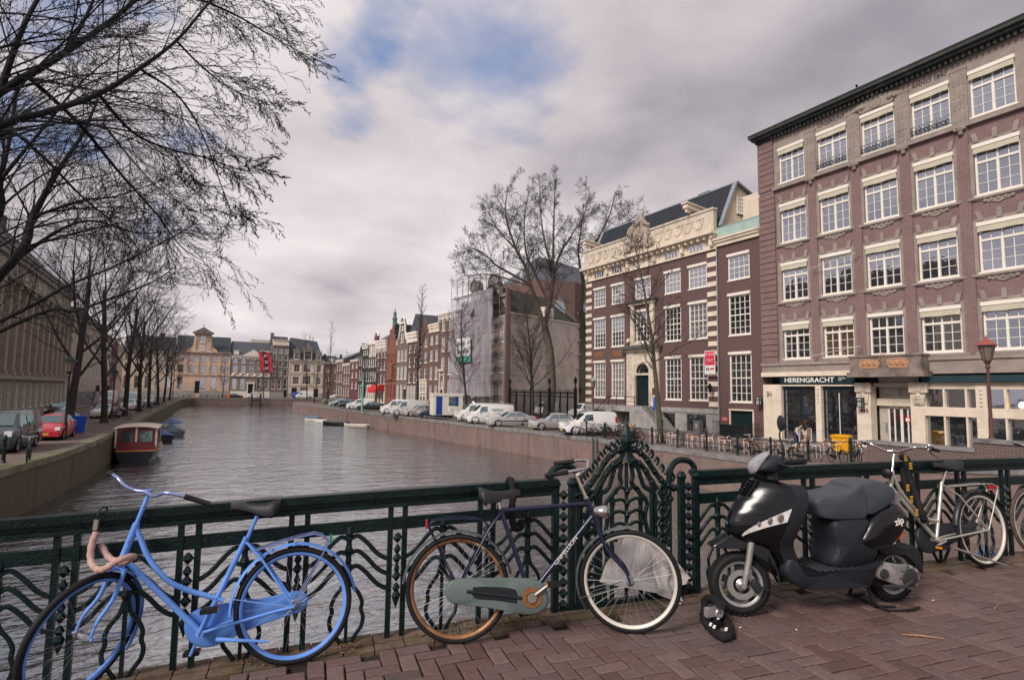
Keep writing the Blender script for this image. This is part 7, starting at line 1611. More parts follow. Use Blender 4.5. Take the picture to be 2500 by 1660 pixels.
def bits(name,label,cat,px,py,ln,w_,ang,m,h=.004):
 g=gp(px,py,0);t=MB();t.tube([(-ln/2,0,.003),(0,.004,.005),(ln/2,0,.003)],[w_*.4,w_,w_*.3],4);o=obj(name,t,m,None,(g.x,g.y,g.z+h),(0,0,ang));tag(o,label,cat,'litter on the bridge paving');return o
STRAW=mat('dry_straw',(.42,.22,.11),.8)
bits('twig','longest orange-brown dry twig on the paving right of the scooter','twig',2253,1560,.26,.006,-.75,STRAW);bits('twig','short dry twig on the paving near the right edge','twig',2432,1492,.16,.005,.25,STRAW);bits('twig','small pinkish dry twig at the bottom of the photo','twig',1815,1615,.06,.003,.1,STRAW)
for k,(px,py)in enumerate(((1808,1533),(1945,1540),(1660,1473),(2278,1473),(2128,1482))):
 bits('cigarette_end',['pale cigarette end beside the black chain lock','cigarette end on the paving below the scooter floor','cigarette end near the kerb by the white-rimmed wheel','small yellow cigarette end right of the scooter stand','pale cigarette end near the scooter stand'][k],'cigarette end',px,py,.025,.005,k,LETW)
g=gp(2408,1360,0);mb=MB();mb.prism([(-.07,0),(.08,0),(.09,.03),(0,.05),(-.05,.04)],-.03,.04);o=obj('blue_wrapper',mb,mat('blue_wrapper',(.02,.22,.6),.4),None,(g.x,g.y,g.z),(0,0,-.2));tag(o,'crumpled bright blue wrapper behind the rear wheel of the silver bicycle','litter')
mb=MB();rr=random.Random(9)
for k in range(420):
 s_=rr.choice([1.95+rr.gauss(0,.22),1.0+rr.gauss(0,.12),.5+rr.gauss(0,.1),2.3+rr.gauss(0,.15),rr.uniform(-1,9)]);o_=rr.uniform(-.02,.16);p=B3(s_,o_,.012);a=rr.uniform(0,6.3);l=rr.uniform(.006,.02)
 mb.poly([p+Vector((l*math.cos(a),l*math.sin(a),.003)),p+Vector((-l*.4*math.sin(a),l*.4*math.cos(a),.009)),p-Vector((l*math.cos(a),l*math.sin(a),-.002)),p+Vector((l*.4*math.sin(a),-l*.4*math.cos(a),.004))])
o=obj('leaf_litter',mb,mat('dry_leaf_crumbs',(.22,.12,.055),.9,var=.5,scale=30));tag(o,'brown leaf crumbs and moss gathered along the railing kerb','leaf litter',kind='stuff')
TINT=glass('car_glass',(.014,.024,.026),.05,tint=(.42,.55,.55))
CARW=mat('white_car_paint',(.70,.68,.66),.3,var=.03,coat=.4)
CARS_=mat('silver_car_paint',(.48,.47,.47),.32,metal=.45,var=.05,coat=.5)
CARP=mat('champagne_car_paint',(.44,.38,.33),.32,metal=.3,var=.05,coat=.5)
CARK=mat('black_car_paint',(.014,.016,.022),.22,var=.1,coat=.8)
CARG=mat('slate_van_paint',(.035,.05,.055),.3,var=.1,coat=.6)
CARR=mat('red_car_paint',(.50,.035,.055),.28,var=.06,coat=.6)
CARB=mat('navy_car_paint',(.025,.04,.10),.25,var=.1,coat=.8)
CARLB=mat('pale_blue_car_paint',(.35,.50,.52),.3,var=.06,coat=.5)
CAROL=mat('olive_car_paint',(.22,.21,.15),.35,var=.08,coat=.5)
TRIM=mat('dark_plastic_trim',(.03,.032,.035),.6)
HEADL=mat('headlight_lens',(.60,.60,.60),.12,var=.15,coat=1)
TAILL=mat('tail_light_red',(.42,.02,.02),.2,coat=1)
PLATE=mat('yellow_number_plate',(.62,.48,.05),.5)
def car(name,label,cat,loc,rotz,st,wl,paint,W=.86,wheels=(.78,-1.62,.31),group='cars and vans parked along the quays',glass_rows=None,extra=None,kick=.24,rimm=None):
 """st: stations from nose (x=0) to tail: (x, z of bottom, z of belt, z of roof, roof half width).
    The body is a loft of rounded sections; where the roof stands above the belt the flanks and sloping ends are glazed."""
 t=thing(name,label,cat,loc,rotz,group);mb=MB();gl=MB();N=len(st);rows=[]
 for(x,zb_,zl,zr_,wr)in st:
  w_=W*(1-.16*max(0,1-abs(x)/.35)**2-(.10 if x<=st[-1][0]+.12 else 0))
  rows.append([(x,w_*.93,zb_),(x,w_,zb_+.16),(x,w_*1.0,(zb_+zl)/2+.05),(x,w_*.965,zl),(x,wr,zr_-.05 if zr_>zl+.1 else zr_-.015),(x,wr*.8,zr_),(x,0,zr_+.025)])
 ids=[]
 for r in rows:ids.append([mb.pt(p)for p in r]+[mb.pt((p[0],-p[1],p[2]))for p in r[-2::-1]])
 K=len(ids[0])
 for a,b in zip(ids,ids[1:]):
  for j in range(K-1):mb.face((a[j],a[j+1],b[j+1],b[j]))
  mb.face((a[K-1],a[0],b[0],b[K-1]))
 mb.face(ids[0][::-1]);mb.face(ids[-1]);body=obj('body',mb,paint,t,smooth=38)
 for(x0,z0,x1,z1,x2,z2,x3,z3)in wl.get('side',[]):
  for s_ in(-1,1):
   g_=MB()
   def yy(x,z):
    for A,B in zip(st,st[1:]):
     if A[0]>=x>=B[0]:
      f=(A[0]-x)/(A[0]-B[0]+1e-9);zl=A[2]+(B[2]-A[2])*f;zr_=A[3]+(B[3]-A[3])*f;wr=A[4]+(B[4]-A[4])*f;k=min(1,max(0,(z-zl)/max(.05,zr_-.05-zl)));return W*.965+(wr-W*.965)*k+.008
    return W
   q_={}
   for i in range(9):
    for j in range(4):u,v=i/8,j/3;xx=(x0+(x1-x0)*u)*(1-v)+(x3+(x2-x3)*u)*v;zz=(z0+(z1-z0)*u)*(1-v)+(z3+(z2-z3)*u)*v;q_[i,j]=g_.pt((xx,s_*(yy(xx,zz)+.012),zz))
   for i in range(8):
    for j in range(3):g_.face((q_[i,j],q_[i+1,j],q_[i+1,j+1],q_[i,j+1]))
   obj('side_window',g_,TINT,t)
 for nm,key in(('windscreen','front'),('rear_window','rear')):
  if key in wl:
   (xa,za,wa),(xb,zb_,wb)=wl[key];s_=1 if key=='front' else-1;g_=MB();g_.poly([(xa+s_*.03,-wa,za+.03),(xa+s_*.03,wa,za+.03),(xb+s_*.03,wb,zb_+.03),(xb+s_*.03,-wb,zb_+.03)]);obj(nm,g_,TINT,t)
 x0,x1=st[0][0],st[-1][0];Rw=wheels[2]
 for xw in wheels[:2]:
  for s_ in(-1,1):
   mb=MB();mb.ring((xw,s_*(W-.10),Rw),Rw-.1,[(.07,-.09),(.1,-.07),(.1,.07),(.07,.09),(.0,.085),(0,-.085)],22);mb.lathe((xw,s_*(W-.02),Rw),[(Rw+.05,-.03*1),(Rw+.05,.0)],22,axis='y')if False else None
   wh=obj('wheel',mb,RUB,t,smooth=40)
   mb=MB();y=s_*(W-.03);mb.lathe((xw,y,Rw),[(Rw-.10,-s_*.05),(Rw-.10,0),(Rw-.14,s_*.012),(Rw-.17,-s_*.012),(.05,-s_*.012),(.04,s_*.01),(.001,s_*.012)],18,axis='y')
   for k in range(5):
    a=2*PI*k/5;mb.beam((xw+.04*math.cos(a),y+s_*.004,Rw+.04*math.sin(a)),(xw+(Rw-.13)*math.cos(a),y+s_*.004,Rw+(Rw-.13)*math.sin(a)),.05,.02,up=(0,1,0))
   obj('rim',mb,rimm or SALU,wh,smooth=40)
   mb=MB();mb.ring((xw,s_*(W-.02),Rw),Rw+.045,[(-.035,-.03),(.03,-.03),(.03,s_*.035),(-.035,s_*.035)],18,a0=-.25,a1=PI+.25);obj('wheel_arch',mb,TRIM if wl.get('arch')else MT['deep_black']if 'deep_black' in MT else mat('deep_black',(.004,.004,.005),.9),t)
 zf=st[1][2]
 mb=MB();mb.box(x0-.16,x0+.035,-W*.86,W*.86,kick,kick+.26);obj('front_bumper',mb,wl.get('bump',paint),t)
 mb=MB();mb.box(x1-.04,x1+.16,-W*.88,W*.88,kick,kick+.26);obj('rear_bumper',mb,wl.get('bump',paint),t)
 hz=wl.get('hl',(.62,.78))
 for s_ in(-1,1):
  mb=MB();mb.prism([(x0-.26,hz[0]),(x0+.01,hz[0]-.02),(x0-.06,hz[1]),(x0-.34,hz[1]+.02)],*sorted((s_*W*.60,s_*(W*.90))));obj('headlight',mb,HEADL,t)
  tz=wl.get('tl',(.75,1.0));mb=MB();mb.box(x1-.015,x1+.14,*sorted((s_*W*.72,s_*(W*.90+.01))),tz[0],tz[1]);obj('tail_light',mb,TAILL,t)
  mb=MB();mx_=wl.get('mir',(x0-1.35,1.0));mb.puff([(mx_[0]-.07,mx_[1]-.06),(mx_[0]+.08,mx_[1]-.04),(mx_[0]+.06,mx_[1]+.08),(mx_[0]-.06,mx_[1]+.09)],.07,yc=s_*(W+.08));obj('wing_mirror',mb,wl.get('bump',paint)if wl.get('arch')else paint,t,smooth=60)
 mb=MB();mb.box(x0+.036,x0+.045,-.26,.26,kick+.1,kick+.21);mb.box(x1-.052,x1-.042,-.26,.26,kick+.1,kick+.21);o=obj('number_plate',mb,PLATE,t)
 mb=MB()
 for x in wl.get('gaps',[]):
  for s_ in(-1,1):mb.box(x-.006,x+.006,*sorted((s_*(W*.985),s_*(W*1.003))),kick+.12,wl.get('belt',.95))
 for x in wl.get('handles',[]):
  for s_ in(-1,1):mb.box(x-.09,x+.09,*sorted((s_*W*.97,s_*(W+.012))),.82,.855)
 mb.box(x1+.3,x0-.3,-W*.9,W*.9,.16,.3)
 if wl.get('strip'):
  for s_ in(-1,1):mb.box(x1+.3,x0-.5,*sorted((s_*W*.97,s_*(W+.016))),.52,.60)
 obj('sill_trim',mb,TRIM,t)
 if extra:extra(t)
 return t
HATCH=[(0,.30,.50,.52,.55),(-.12,.24,.66,.70,.60),(-.75,.2,.84,.90,.66),(-1.05,.2,.90,.96,.66),(-1.75,.2,.94,1.40,.57),(-2.3,.2,.96,1.47,.57),(-3.1,.2,.98,1.44,.56),(-3.62,.22,1.0,1.24,.56),(-3.86,.26,.96,1.02,.6),(-3.95,.32,.7,.74,.6)]
HATCHG=dict(side=[(-1.22,.99,-2.35,.99,-2.35,1.38,-1.82,1.35),(-2.42,.99,-3.40,1.04,-3.2,1.36,-2.42,1.38)],front=((-1.10,.98,.60),(-1.72,1.38,.50)),rear=((-3.84,1.04,.55),(-3.3,1.38,.48)),gaps=(-1.3,-2.38,-3.1),handles=(-2.2,),mir=(-1.42,1.02),belt=.95)
HW=(-.72,-3.18,.30)
SED=[(0,.32,.52,.54,.58),(-.14,.25,.68,.72,.62),(-.85,.2,.80,.86,.68),(-1.3,.2,.88,.93,.68),(-2.0,.2,.92,1.34,.56),(-2.5,.2,.94,1.41,.56),(-3.2,.2,.95,1.36,.55),(-3.95,.22,.96,1.06,.62),(-4.45,.25,.92,.98,.64),(-4.6,.34,.72,.76,.62)]
SEDG=dict(side=[(-1.50,.96,-2.55,.96,-2.55,1.33,-2.05,1.29),(-2.62,.96,-3.62,.99,-3.2,1.30,-2.62,1.33)],front=((-1.36,.95,.62),(-1.97,1.32,.5)),rear=((-4.0,1.06,.58),(-3.25,1.34,.5)),gaps=(-1.5,-2.58,-3.4),handles=(-2.42,-3.3),mir=(-1.62,1.0),strip=1)
AVAN=[(0,.34,.55,.58,.58),(-.10,.26,.80,.85,.62),(-.8,.22,1.0,1.06,.70),(-1.05,.22,1.05,1.14,.70),(-1.75,.22,1.08,1.68,.64),(-2.3,.22,1.1,1.80,.66),(-3.2,.22,1.1,1.82,.67),(-4.2,.24,1.1,1.80,.68),(-4.32,.3,1.0,1.70,.68)]
AVANG=dict(side=[(-1.15,1.13,-2.30,1.13,-2.30,1.62,-1.80,1.60)],front=((-1.12,1.16,.62),(-1.72,1.64,.56)),gaps=(-1.25,-2.36,-3.3),handles=(-2.2,),mir=(-1.5,1.16),hl=(.78,1.0),tl=(1.0,1.45),arch=1,bump=TRIM,belt=1.08)
TVAN=[(0,.34,.60,.64,.62),(-.10,.26,.88,.94,.68),(-.62,.22,1.08,1.16,.76),(-.85,.22,1.12,1.22,.76),(-1.55,.22,1.16,1.84,.70),(-2.1,.22,1.18,1.94,.72),(-3.5,.22,1.18,1.96,.73),(-4.75,.24,1.18,1.95,.73),(-4.88,.3,1.0,1.85,.72)]
TVANG=dict(side=[(-.98,1.2,-2.1,1.2,-2.1,1.74,-1.58,1.74)],front=((-.90,1.26,.68),(-1.50,1.80,.60)),gaps=(-1.05,-2.18,-3.3),handles=(-2.0,),mir=(-1.25,1.24),hl=(.82,1.05),tl=(.95,1.4),bump=TRIM,belt=1.15)
TVG2=dict(TVANG,side=TVANG['side']+[(-2.25,1.2,-3.35,1.2,-3.35,1.72,-2.25,1.74)])
HVAN=[(0,.36,.66,.72,.66),(-.10,.28,.98,1.05,.74),(-.5,.24,1.2,1.3,.82),(-.75,.24,1.25,1.4,.82),(-1.4,.24,1.3,2.10,.76),(-1.9,.24,1.3,2.38,.78),(-3.5,.24,1.3,2.42,.80),(-5.2,.26,1.3,2.40,.80),(-5.3,.3,1.2,2.3,.78)]
HVANG=dict(side=[(-.9,1.35,-2.0,1.35,-2.0,1.95,-1.45,1.95)],front=((-.80,1.44,.74),(-1.36,2.05,.66)),gaps=(-1.0,-2.1),mir=(-1.1,1.5),hl=(.85,1.1),tl=(1.0,1.5),bump=TRIM)
ANG=math.atan2(.24,-.97)
def nose_at(px,py,R_=.3,back=.75,ang=ANG):
 """place so that the near front wheel stands where it is seen"""
 g=G(px,py,0);return(g.x+back*math.cos(ang),g.y+back*math.sin(ang)+.0,0)
def put(lab,kind,px,py,paint,ang=ANG,W=.86,cat='car',name='parked_car',wheels=None,g=None,back=.75,**kw):
 st,wl={'hatch':(HATCH,HATCHG),'sedan':(SED,SEDG),'avan':(AVAN,AVANG),'tvan':(TVAN,TVANG),'tvan2':(TVAN,TVG2),'hvan':(HVAN,HVANG)}[kind]
 whs={'hatch':HW,'sedan':(-.85,-3.5,.30),'avan':(-.8,-3.45,.33),'tvan':(-.85,-3.8,.34),'tvan2':(-.85,-3.8,.34),'hvan':(-.9,-4.3,.36)}[kind]
 W={'hatch':.86,'sedan':.86,'avan':.90,'tvan':.95,'tvan2':.95,'hvan':1.0}[kind]
 p=nose_at(px,py,back=-whs[0],ang=ang)
 n=Vector((-math.sin(ang),math.cos(ang)))*W*.9;sg=-1 if n.dot(Vector((p[0],p[1])))>0 else 1
 p=(p[0]-n.x*sg,p[1]-n.y*sg,0)
 return car(name,lab,cat,p,ang,st,wl,paint,W=W,wheels=whs,**kw)
def wever(t):
 o=obj('lettering',text_mesh('WEVER BV',.26,mat('dark_green_lettering',(.03,.12,.08)),'lettering',.003,bold=.006),None,t)
 for s_ in(1,):o.location=(-3.1,.965,1.42);o.rotation_euler=(PI/2,0,PI)
 o=obj('lettering',text_mesh('bouwbedrijf',.13,MT['dark_green_lettering'],'lettering',.003),None,t,(-3.1,.968,1.1),(PI/2,0,PI))
 mb=MB()
 for y in(-.6,.6):mb.tube([(-1.9,y,2.06),(-4.6,y,2.06)],.02,5)
 for x in(-2.1,-3.2,-4.4):mb.tube([(x,-.62,2.0),(x,-.62,2.08),(x,.62,2.08),(x,.62,2.0)],.018,5)
 obj('roof_rack',mb,STEEL,t)
put('white van with dark wheel arches at the head of the row, nearest the terrace','avan',1404,1063,CARW,cat='van',name='parked_van')
put('silver compact hatchback parked between the nearest white van and the silver saloon','hatch',1321,1050,CARS_)
put('pale silver saloon car parked in front of the iron fence','sedan',1216,1042,CARS_)
put('white panel van with green WEVER lettering and a roof rack','tvan',1160,1035,CARW,cat='van',name='parked_van',extra=wever)
put('white van parked close behind the lettered builders van','tvan',1134,1029,CARW,cat='van',name='parked_van')
put('dark navy small car half hidden behind the site trailer','hatch',1036,1021,CARB)
put('champagne coloured small hatchback left of the navy car','hatch',1002,1017,CARP)
put('light grey panel van next to the champagne hatchback','tvan',968,1015,mat('pale_grey_car_paint',(.50,.49,.48),.3,coat=.5),cat='van',name='parked_van')
put('white crew van with rear side windows, left of the light grey panel van','tvan2',944,1011,CARW,cat='van',name='parked_van')
put('black estate car behind the green pole','sedan',884,1003,CARK)
put('white small van beyond the black estate car','avan',857,1000,CARW,cat='van',name='parked_van')
put('dark hatchback left of the white small van','hatch',836,997,CARK);put('second dark hatchback towards the far bend','hatch',824,993,CARK);put('pale blue small car near the far bend','hatch',812,992,CARLB);put('olive green estate car at the far end of the right bank','sedan',795,986,CAROL)
def yard(lab,kind,x,y,ang,paint,**kw):
 st,wl,whs,W={'avan':(AVAN,AVANG,(-.8,-3.45,.33),.9),'tvan':(TVAN,TVANG,(-.85,-3.8,.34),.95),'hatch':(HATCH,HATCHG,HW,.86),'sedan':(SED,SEDG,(-.85,-3.5,.3),.86),'hvan':(HVAN,HVANG,(-.9,-4.3,.36),1.0),'tvan2':(TVAN,TVG2,(-.85,-3.8,.34),.95)}[kind]
 return car(kw.pop('name','parked_van' if 'van' in kind else 'parked_car'),lab,'van' if 'van' in kind else 'car',(x,y,0),ang,st,wl,paint,W=W,wheels=whs,**kw)
yard('white van standing in the courtyard behind the iron fence','tvan',40.5,66.5,PI+.6,CARW)
yard('white and dark van facing the gate in the middle of the courtyard','tvan2',41.2,60.0,PI+.15,CARW)
def orange_side(t):
 for s_ in(-1,1):mb=MB();mb.box(-3.3,-2.2,*sorted((s_*.93,s_*.965)),.7,1.7);obj('orange_panel',mb,mat('orange_panel',(.75,.22,.02),.5),t)
yard('cream van with an orange side panel behind the fence next to the mansion','tvan',41.5,56.2,PI-.45,mat('cream_van_paint',(.55,.5,.42),.4),extra=orange_side)
for lab,kind,x,y,a,p in(('black saloon parked on the quay across the head of the canal','sedan',13.5,192.5,0,CARK),('white car parked next to the black saloon across the canal','hatch',18.3,193,0,CARW),('long white van parked below the red banner side of the far quay','hvan',28.3,192.5,PI,CARW),('bright blue van parked on the far quay','tvan',32.4,193,0,mat('bright_blue_van_paint',(.03,.07,.28),.3,coat=.5)),('white small van with windows right of the blue van','tvan2',39.0,193,PI,CARW),('dark car at the right end of the far quay','hatch',46.5,193.5,0,CARK)):
 yard(lab,kind,x,y,a if a else 0.0,p)
LA=-PI/2-.05
yard('slate grey van facing the camera at the left edge of the photo','tvan2',-8.2,35.6,LA,CARG);yard('red small hatchback parked behind the slate grey van','hatch',-7.45,43.0,LA,CARR);yard('black saloon parked beside the blue waste bin','sedan',-8.2,50.8,LA,CARK)
yard('dark saloon parked by the stone stairs across the left street','sedan',-12.2,74,LA,CARK);yard('silver saloon parked between the trees of the left quay','sedan',-7.9,70,LA,CARS_);yard('white small car parked in front of the tall white van','hatch',-7.4,92,LA,CARW);yard('tall white van parked at the trees of the left quay','hvan',-7.4,98.5,LA,CARW);yard('white high van driving along the left street towards the camera','hvan',-12.0,112,LA,CARW);yard('blue-grey car parked far along the left quay','hatch',-6.6,118,LA,CARS_)
t=thing('site_trailer','cream site trailer with a blue door and a window with a blue shutter','trailer',G(1057,1024,0),math.atan2(-.6,4.0));t.scale=(.70,.8,.9)
W_=4.9;mb=MB();mb.box(0,W_,0,2.3,.55,2.95);mb.box(-.06,W_+.06,-.06,2.36,2.95,3.3);obj('cabin',mb,mat('cream_trailer_panel',(.66,.62,.55),.5,var=.06,dirt=(.4,.36,.3),dscale=2,dlo=.55,dhi=.8),t)
DB=mat('royal_blue_paint',(.015,.05,.24),.4)
mb=MB();mb.box(.45,1.45,-.035,-.002,.62,2.9);o=obj('door',mb,DB,t);mb=MB();mb.box(.52,.56,-.07,-.036,1.5,1.7);obj('handle',mb,STEEL,o)
mb=MB();mb.box(2.55,3.6,-.03,-.002,1.75,2.85);o=obj('window',mb,TINT,t);mb=MB();mb.box(3.62,4.15,-.04,-.002,1.72,2.88);obj('shutter',mb,DB,o)
mb=MB();mb.box(2.45,3.75,-.02,-.002,.9,1.6);o=obj('notice',mb,LETW,t);obj('lettering',text_mesh('Veiligheid\nHelm verplicht\n020 - 6233',.14,DB,'lettering',.002),None,o,(3.1,-.025,1.26),(PI/2,0,0))
for x in(2.0,2.9):mb=MB();mb.ring((x,.1,.3),.2,[(.07,-.09),(.1,-.07),(.1,.07),(.07,.09),(0,.08),(0,-.08)],18);mb.lathe((x,.1,.3),[(.2,-.03),(.2,.03)],12,axis='y');obj('wheel',mb,RUB,t)
mb=MB();mb.beam((-.0,1.1,.5),(-1.4,1.1,.45),.12,.1);mb.box(.1,W_,.2,2.1,.42,.549);obj('drawbar',mb,BLACKM,t)
def boat(name,label,cat,loc,rotz,L,B_,H,hull,deck,build=None,group=None,nose=.5):
 t=thing(name,label,cat,loc,rotz,group);mb=MB();N_=12;rows=[]
 for k in range(N_+1):
  f=k/N_;x=L*(f-.5);w_=B_/2*(1-max(0,(f-nose)/(1-nose))**2.4)*(1-.22*max(0,(.25-f)/.25)**2);w_=max(w_,.02);sh_=H*(1+.28*max(0,(f-.5)*2)**2)
  rows.append([(x,-w_,sh_),(x,-w_*.96,sh_*.5),(x,-w_*.72,-.05),(x,0,-.25),(x,w_*.72,-.05),(x,w_*.96,sh_*.5),(x,w_,sh_)])
 ids=[[mb.pt(p)for p in r]for r in rows]
 for a,b in zip(ids,ids[1:]):
  for j in range(6):mb.face((a[j],b[j],b[j+1],a[j+1]))
 mb.face(ids[0]);obj('hull',mb,hull,t,smooth=40)
 mb=MB();rim=[r[0]for r in rows]+[r[6]for r in rows[::-1]]
 mb.tube(rim,.05,5,closed=True);obj('gunwale',mb,deck,t)
 mb=MB();mb.poly([(p[0],p[1]*.98,H*.72)for p in rim]);obj('floor',mb,mat('boat_floor',(.18,.13,.10),.8),t)
 if build:build(t,L,B_,H,rows)
 return t
DKRED=mat('oxblood_boat_paint',(.16,.022,.022),.35,var=.12,coat=.4)
def saloon(t,L,B_,H,rows):
 mb=MB();n=len(rows)
 for s_ in(0,6):
  for a,b in zip(rows[:9],rows[1:9]):mb.poly([(a[s_][0],a[s_][1]*1.0,a[s_][2]-.0),(b[s_][0],b[s_][1],b[s_][2]),(b[s_][0],b[s_][1]*.97,b[s_][2]+.45),(a[s_][0],a[s_][1]*.97,a[s_][2]+.45)])
 a=rows[0];mb.poly([(a[0][0],a[0][1],a[0][2]),(a[6][0],a[6][1],a[6][2]),(a[6][0],a[6][1]*.97,a[6][2]+.5),(a[0][0],0,a[0][2]+.66),(a[0][0],a[0][1]*.97,a[0][2]+.5)]);obj('bulwark',mb,DKRED,t)
 x0,x1,w_=-L*.46,L*.16,B_*.42;zt=H+1.62;mb=MB()
 CRM=mat('cream_boat_post',(.6,.53,.42),.5)
 ops=[(.25,w_-.18,.62,1.4),(w_+.18,2*w_-.25,.62,1.4)]
 cab=MB();cab.xf=Matrix.Translation((x0,w_,H))@Matrix.Rotation(-PI/2,4,'Z');wall_mesh(cab,2*w_,1.6,ops,rev=.06,z0=.2,depth=None)
 for s_ in(-1,1):
  cab.xf=Matrix.Translation((x0 if s_<0 else x1,s_*w_,H))@Matrix.Rotation(0 if s_<0 else PI,4,'Z');Ln=x1-x0;wall_mesh(cab,Ln,1.6,[(.2+k*Ln/3,Ln/3*(k+1)-.15,.6,1.4)for k in range(3)],rev=.06,z0=.2)
 cab.xf=None;cab.poly([(x1,-w_,H),(x1,w_,H),(x1,w_,zt),(x1,-w_,zt)]);c_=obj('cabin',cab,DKRED,t)
 for o in ops:
  mb=MB();mb.poly([(x0+.05,w_-o[0],H+.6),(x0+.05,w_-o[1],H+.6),(x0+.05,w_-o[1],H+1.42),(x0+.05,w_-o[0],H+1.42)]);g_=obj('cabin_window',mb,TINT,c_)
 for s_ in(-1,1):mb=MB();mb.poly([(x0+.1,s_*(w_-.05),H+.6),(x1-.1,s_*(w_-.05),H+.6),(x1-.1,s_*(w_-.05),H+1.42),(x0+.1,s_*(w_-.05),H+1.42)]);obj('cabin_window',mb,TINT,c_)
 mb=MB();N_=8
 for k in range(N_):
  y0,y1=-w_-.14+(2*w_+.28)*k/N_,-w_-.14+(2*w_+.28)*(k+1)/N_;z0_,z1_=zt+.14-.14*(2*k/N_-1)**2,zt+.14-.14*(2*(k+1)/N_-1)**2
  i=[mb.pt(p)for p in((x0-.25,y0,z0_),(x0-.25,y1,z1_),(x1+.2,y1,z1_),(x1+.2,y0,z0_),(x0-.25,y0,z0_-.07),(x0-.25,y1,z1_-.07),(x1+.2,y1,z1_-.07),(x1+.2,y0,z0_-.07))]
  for q in((0,3,2,1),(4,5,6,7),(0,1,5,4),(2,3,7,6),(1,2,6,5),(3,0,4,7)):mb.face([i[j]for j in q])
 obj('roof',mb,CRM,t)
 mb=MB()
 for y in(-w_,0,w_):mb.box(x0-.04,x0+.04,y-.06,y+.06,H+.2,zt)
 for y in(-w_,w_):mb.box(x1-.05,x1+.05,y-.05,y+.05,H+.2,zt)
 obj('cabin_posts',mb,CRM,t)
 mb=MB();mb.box(x1+.01,L*.32,-w_*.9,w_*.9,H*.9,H+.5);obj('fore_cabin',mb,CRM,t);mb=MB();mb.lathe((L*.44,0,H*1.2),[(.06,0),(.05,.25),(.09,.3)],8);obj('bollard',mb,BLACKM,t)
pa=G(330,1128,WZ)
boat('saloon_boat','dark red saloon boat with cream roof and two rear windows moored at the left quay','boat',(-3.25,52.6,WZ),PI/2-.02,6.6,2.9,.78,mat('black_hull',(.012,.016,.024),.35,coat=.3),mat('orange_rubbing_strake',(.5,.24,.07),.5),saloon)
def cover(m):
 def f(t,L,B_,H,rows):
  mb=MB();ids=[]
  for k,r in enumerate(rows):x=r[0][0];w_=r[6][1]*1.03;h=H*(1.0+.75*math.sin(PI*min(1,(k+.6)/len(rows))))+.05*math.sin(k*2.2);ids.append([mb.pt(p)for p in((x,-w_,r[0][2]+.0),(x,-w_*.96,r[0][2]+.06),(x,0,h+.12),(x,w_*.96,r[0][2]+.06),(x,w_,r[0][2]))])
  for a,b in zip(ids,ids[1:]):
   for j in range(4):mb.face((a[j],a[j+1],b[j+1],b[j]))
  mb.face(ids[0][::-1]);obj('tarpaulin',mb,m,t,smooth=30)
 return f
BT=mat('blue_tarpaulin',(.03,.09,.30),.5,var=.2,scale=3,bump=.5,bscale=6);GT=mat('grey_green_tarpaulin',(.10,.11,.10),.6,var=.2,bump=.5,bscale=6);ST=mat('slate_blue_tarpaulin',(.10,.15,.24),.55,var=.2)
BG='small boats moored along the quays'
boat('covered_boat','boat under a deep blue tarpaulin, nearest of the three behind the saloon boat','boat',(-2.6,68,WZ),PI/2+.25,4.8,1.8,.6,BLACKM,BLACKM,cover(BT),BG)
boat('open_boat','dark open boat with pale blue cover between the two blue covered boats','boat',(-1.7,74.5,WZ),PI/2+.2,5.6,1.9,.65,mat('grey_hull',(.10,.12,.16),.4),mat('grey_gunwale',(.35,.35,.36),.4),cover(ST),BG)
boat('covered_boat','white-hulled boat under a bright blue tarpaulin, farthest of the three on the left','boat',(-1.9,86,WZ),PI/2,5.6,2.3,.7,LETW,LETW,cover(BT),BG)
for lab,x,y,L,hull,cv in(('low white rowing boat with bare interior moored nearest at the right quay',20.4,82.5,3.8,mat('cream_hull',(.42,.38,.31),.5),None),('grey-green covered boat beside the cream rowing boat',19.0,89.5,4.2,BLACKM,GT),('small white motor boat moored in the middle of the right quay group',18.2,95.5,4.2,LETW,None),('white boat farthest along the right quay',18.0,103,4.6,LETW,ST)):
 boat('small_boat',lab,'boat',(x,y,WZ),PI/2+.8 if y<90 else PI/2+.35,L,1.5,.42,hull,LETW if not cv else BLACKM,cover(cv)if cv else None,BG)
qr=thing('quay_railing','green-black iron quay railing with two thin rails along the terrace edge','railing',(26.45,36,0))
ys=[38.5,36.4,34.2,31.6,29.2,26.9,24.6,22.4,20.3,18.2,16.1]
mb=MB()
for a,b in zip(ys,ys[1:]):
 for h in(.52,.98):mb.tube([(0,a-36,zr(26,a)+h),(0,b-36,zr(26,b)+h)],.022,5)
obj('rails',mb,IRON,qr)
for y in ys:mb=MB();mb.lathe((0,y-36,zr(26,y)),[(.11,0),(.09,.05),(.06,.1),(.055,.9),(.085,.94),(.085,1.0),(.05,1.04),(.075,1.1),(.03,1.17)],8);obj('post',mb,IRON,qr)
t=thing('low_rail','low thin pipe rail along the right quay edge in front of the parked cars','railing',(25.5,60,0));mb=MB();pts=offs(QR,.35)
line=[p for p in dens(QR,3)if 39<p[1]<120];o2=offs(line,.3)
mb.tube([(p[0]-25.5,p[1]-60,.28)for p in o2],.025,5)
for p in o2:mb.tube([(p[0]-25.5,p[1]-60,0),(p[0]-25.5,p[1]-60,.28)],.02,4)
obj('pipe',mb,mat('grey_pipe',(.30,.30,.30),.5,metal=.4),t)
t=thing('quay_ladder','green iron ladder set in the right quay wall below the railing','ladder',(26.0,34.7,0));mb=MB()
for y in(-.25,.25):mb.beam((-.03,y,.0),(-.03,y,-2.2),.05,.08,up=(0,1,0))
for k in range(8):mb.tube([(-.04,-.25,-.15-k*.27),(-.04,.25,-.15-k*.27)],.018,5)
